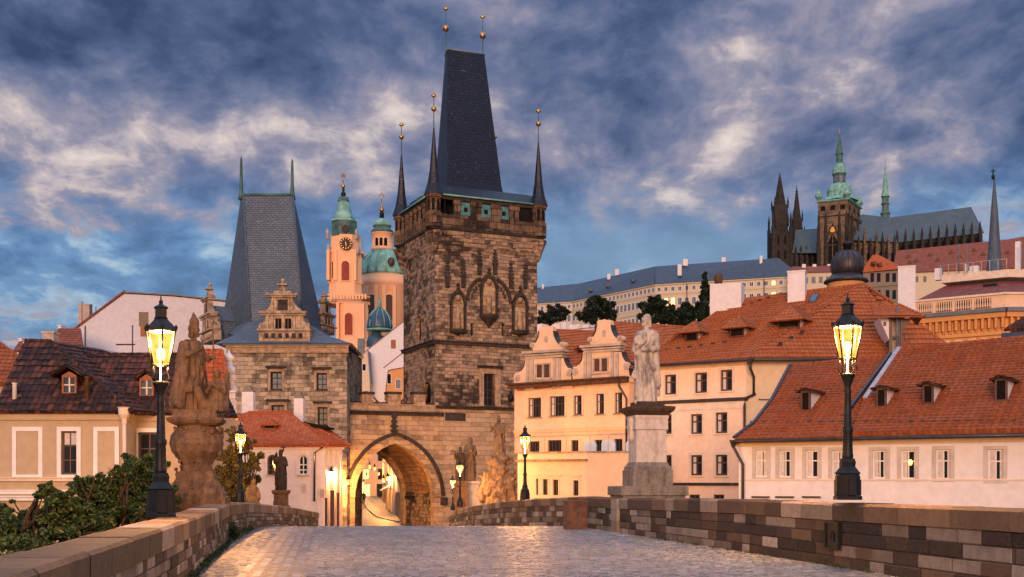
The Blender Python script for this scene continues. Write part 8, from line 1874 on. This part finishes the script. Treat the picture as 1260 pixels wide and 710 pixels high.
# tall group by the great tower
D = 76; c = Vector((*XY(613, D), 0)); z = lambda py: ZZ(py, D); s = mpp(D); H = thing('statue_group', 'tall pale statue group of crowded figures on rocks before the great tower', 'statue', (c.x, c.y, z(622)))
g_ = []; rr = random.Random(23)
g_.append(('c', (0, 0, z(640)), (0, 0, z(575)), 22*s, 12*s)); g_.append(('c', (-8*s, 0, z(625)), (-10*s, 0, z(600)), 14*s, 9*s)); g_.append(('c', (10*s, 0, z(625)), (10*s, 0, z(590)), 14*s, 10*s)); g_.append(('c', (3*s, 0, z(590)), (3*s, 0, z(562)), 11*s, 8*s))
for k in range(46):
    zz = rr.uniform(z(620), z(563)); t = (zz-z(620))/(z(563)-z(620)); ra = (26-15*t)*s; a = rr.uniform(-3.1, .0); q = Vector((ra*math.cos(a)+2*s*t, ra*.7*math.sin(a), zz)); g_.append(('e', q, (rr.uniform(.12, .30), rr.uniform(.12, .25), rr.uniform(.12, .32))))
for x, y in ((-16, 583), (-10, 577), (14, 586), (-20, 600), (18, 602), (-4, 595), (6, 600)):
    q = Vector((x*s, -9*s, z(y))); g_.append(('c', q+Vector((0, 0, -.75)), q+Vector((0, 0, -.25)), .24, .18)); g_.append(('e', q, (.13, .14, .17))); sg = rr.choice((-1, 1)); g_.append(('c', q+Vector((sg*.15, 0, -.3)), q+Vector((sg*.42, -.15, -.05)), .08, .05))
sculpt('rock_base', g_, .06, M['statue_tan'], H, xform(Vector((c.x, c.y, 0)), 0), .05)
sculpt('figure', robed((563-511)*s, 'raise', False, 31, True, 0, .4), .035, M['statue_tan'], H, xform(Vector((c.x+1*s, c.y, z(563))), R(-10)), .03)
D = 82; c = Vector((*XY(578.5, D), 0)); z = lambda py: ZZ(py, D); s = mpp(D); H = thing('tower_saint_statue', 'slim saint statue on a pale pedestal between the gate arch and the statue group', 'statue', (c.x, c.y, z(622)))
ped(H, 'pedestal', [(10*s, z(650)), (10*s, z(612)), (8.5*s, z(610)), (8.5*s, z(597)), (10*s, z(595)), (10*s, z(592))], c, M['ped_pale'], 4, R(20)); sculpt('figure', robed((592-537)*s, 'hold', False, 44, True, 0, -.3), .04, M['statue_tan'], H, xform(Vector((c.x, c.y, z(592))), R(15)), .03)
D = 80; c = Vector((*XY(567, D), 0)); z = lambda py: ZZ(py, D); s = mpp(D); H = thing('tower_saint_statue', 'dark half hidden saint just behind the lamp left of the slim saint', 'statue', (c.x, c.y, z(622)))
ped(H, 'pedestal', [(7*s, z(650)), (7*s, z(602)), (6*s, z(600)), (7*s, z(594)), (7*s, z(592))], c, M['statue_brown'], 4, R(20)); sculpt('figure', robed((592-549)*s, 'raise', False, 47, True, 0, .3), .04, M['statue_dark'], H, xform(Vector((c.x, c.y, z(592))), R(15)), .03)
# pedestrian far up the street
D = 160; p = W(447.5, 592, D); p.z = roadz(D)+.01; H = thing('person', 'small distant person in dark clothes walking up the street inside the gate arch', 'person', tuple(p))
pp = [('c', (-.09, 0, .05), (-.10, .0, .48), .055, .07), ('c', (-.10, 0, .48), (-.08, 0, .9), .075, .10), ('c', (.09, -.14, .06), (.09, .02, .48), .055, .07), ('c', (.09, .02, .48), (.08, 0, .9), .075, .10), ('c', (0, 0, .9), (0, 0, 1.38), .17, .17), ('c', (-.16, 0, 1.40), (.16, 0, 1.40), .075, .075), ('c', (-.22, 0, 1.36), (-.27, .06, 1.08), .06, .05), ('c', (-.27, .06, 1.08), (-.25, -.06, .84), .05, .04), ('c', (.22, 0, 1.36), (.27, -.04, 1.08), .06, .05), ('c', (.27, -.04, 1.08), (.25, -.16, .86), .05, .04), ('c', (0, 0, 1.42), (0, 0, 1.52), .05, .05), ('e', (0, -.02, 1.63), (.075, .095, .115)), ('e', (0, -.115, 1.62), (.016, .02, .025)), ('e', (0, .01, 1.68), (.085, .095, .09))]
for sx_ in (-.25, .25):
    for q in range(4): pp.append(('c', (sx_+.018*(q-1.5), -.10, .80), (sx_+.018*(q-1.5), -.12, .72), .011, .009))
sculpt('body', pp, .022, M['cloth'] if 'cloth' in M else plain('dark_clothes', (.02, .02, .025), .9), H, xform(p, R(190)), .004, smooth=1)

# ============================================================ FOREGROUND GREENERY
def shrub(name, label, loc, blobs, n, size, mat, seed, cat='shrub', group=None, br=8):
    T_ = thing(name, label, cat, loc, group); r9 = random.Random(seed); b9 = []
    for bc, br, wt in blobs:
        b9.append((bc, tuple(x*.6 for x in br), wt*.7))
        for q in range(9): d = Vector((r9.gauss(0, 1), r9.gauss(0, 1), r9.gauss(.15, .8))).normalized(); k9 = r9.uniform(.16, .38); b9.append((Vector(bc)+Vector((d.x*br[0], d.y*br[1], d.z*br[2]))*r9.uniform(.7, 1.2), (br[0]*k9, br[1]*k9, br[2]*k9*.8), wt*.11))
    blobs = b9; leaves('foliage', [(Vector(c), r_, w_) for c, r_, w_ in blobs], n, size, mat, T_, seed, .15)
    r = random.Random(seed); b = MB(); base = Vector(loc)
    for c, r_, w_ in blobs:
        for k in range(1):
            e = Vector(c)+Vector((r.uniform(-1, 1)*r_[0]*.9, r.uniform(-1, 1)*r_[1]*.9, r.uniform(0, 1.0)*r_[2])); m = base.lerp(e, .5)+Vector((r.uniform(-.3, .3), r.uniform(-.2, .2), .2)); b.tube([base+Vector((r.uniform(-.3, .3), 0, 0)), m, e], .05, 5, .008)
    b.build('branches', M['bark'], T_); return T_
def pb(pts, D, sc=1.0): return [(W(x, y, D+dz), (rx*mpp(D), rx*mpp(D)*1.1, rz*mpp(D)), w_) for x, y, dz, rx, rz, w_ in pts]
D = 21; shrub('shrub', 'dark green shrub in the bottom left corner below the yellow house', W(40, 700, D), pb([(10, 650, 0, 38, 26, 1), (45, 638, 1, 34, 24, 1), (78, 622, 0, 30, 22, 1), (30, 670, -1, 50, 22, 1.2), (90, 645, 0, 40, 24, 1.2), (0, 628, 1, 20, 12, .4), (62, 604, 0, 12, 10, .25)], D), 17000, .042, M['leaf_dark'], 61)
D = 22.5; shrub('shrub', 'dark green shrub in the middle, its twigs crossing the yellow house ledge', W(125, 700, D), pb([(112, 610, 0, 28, 20, 1), (135, 600, 0, 22, 22, 1), (120, 640, 0, 46, 24, 1.3), (96, 598, 1, 14, 12, .4), (140, 625, 0, 34, 24, 1.2), (150, 585, 0, 14, 14, .5)], D), 15000, .042, M['leaf_dark'], 62)
D = 24; shrub('shrub', 'olive green shrub behind the nearest lamp on the left', W(175, 690, D), pb([(165, 575, 0, 20, 18, 1), (180, 595, 0, 26, 22, 1.2), (170, 620, 0, 34, 22, 1.2), (190, 585, 1, 18, 18, .8), (205, 610, 0, 16, 24, .8), (155, 600, 0, 18, 18, .8)], D), 16000, .042, M['leaf_olive'] if 'leaf_olive' in M else M['leaf_dark'], 63)
D = 47; shrub('lamplit_tree', 'small tree at the second lamp on the left, lamplight painted gold into its leaves', W(295, 650, D), pb([(282, 562, 0, 16, 16, 1), (300, 548, 1, 16, 14, 1), (275, 590, 0, 15, 16, 1), (296, 580, 0, 20, 18, 1.3), (312, 570, 0, 12, 14, .8), (285, 606, 0, 18, 12, 1), (308, 598, 1, 12, 14, .7), (290, 536, 0, 10, 9, .5)], D), 12000, .075, M['leaf_lamplit'], 64, 'tree')
# twigs crossing the ledge
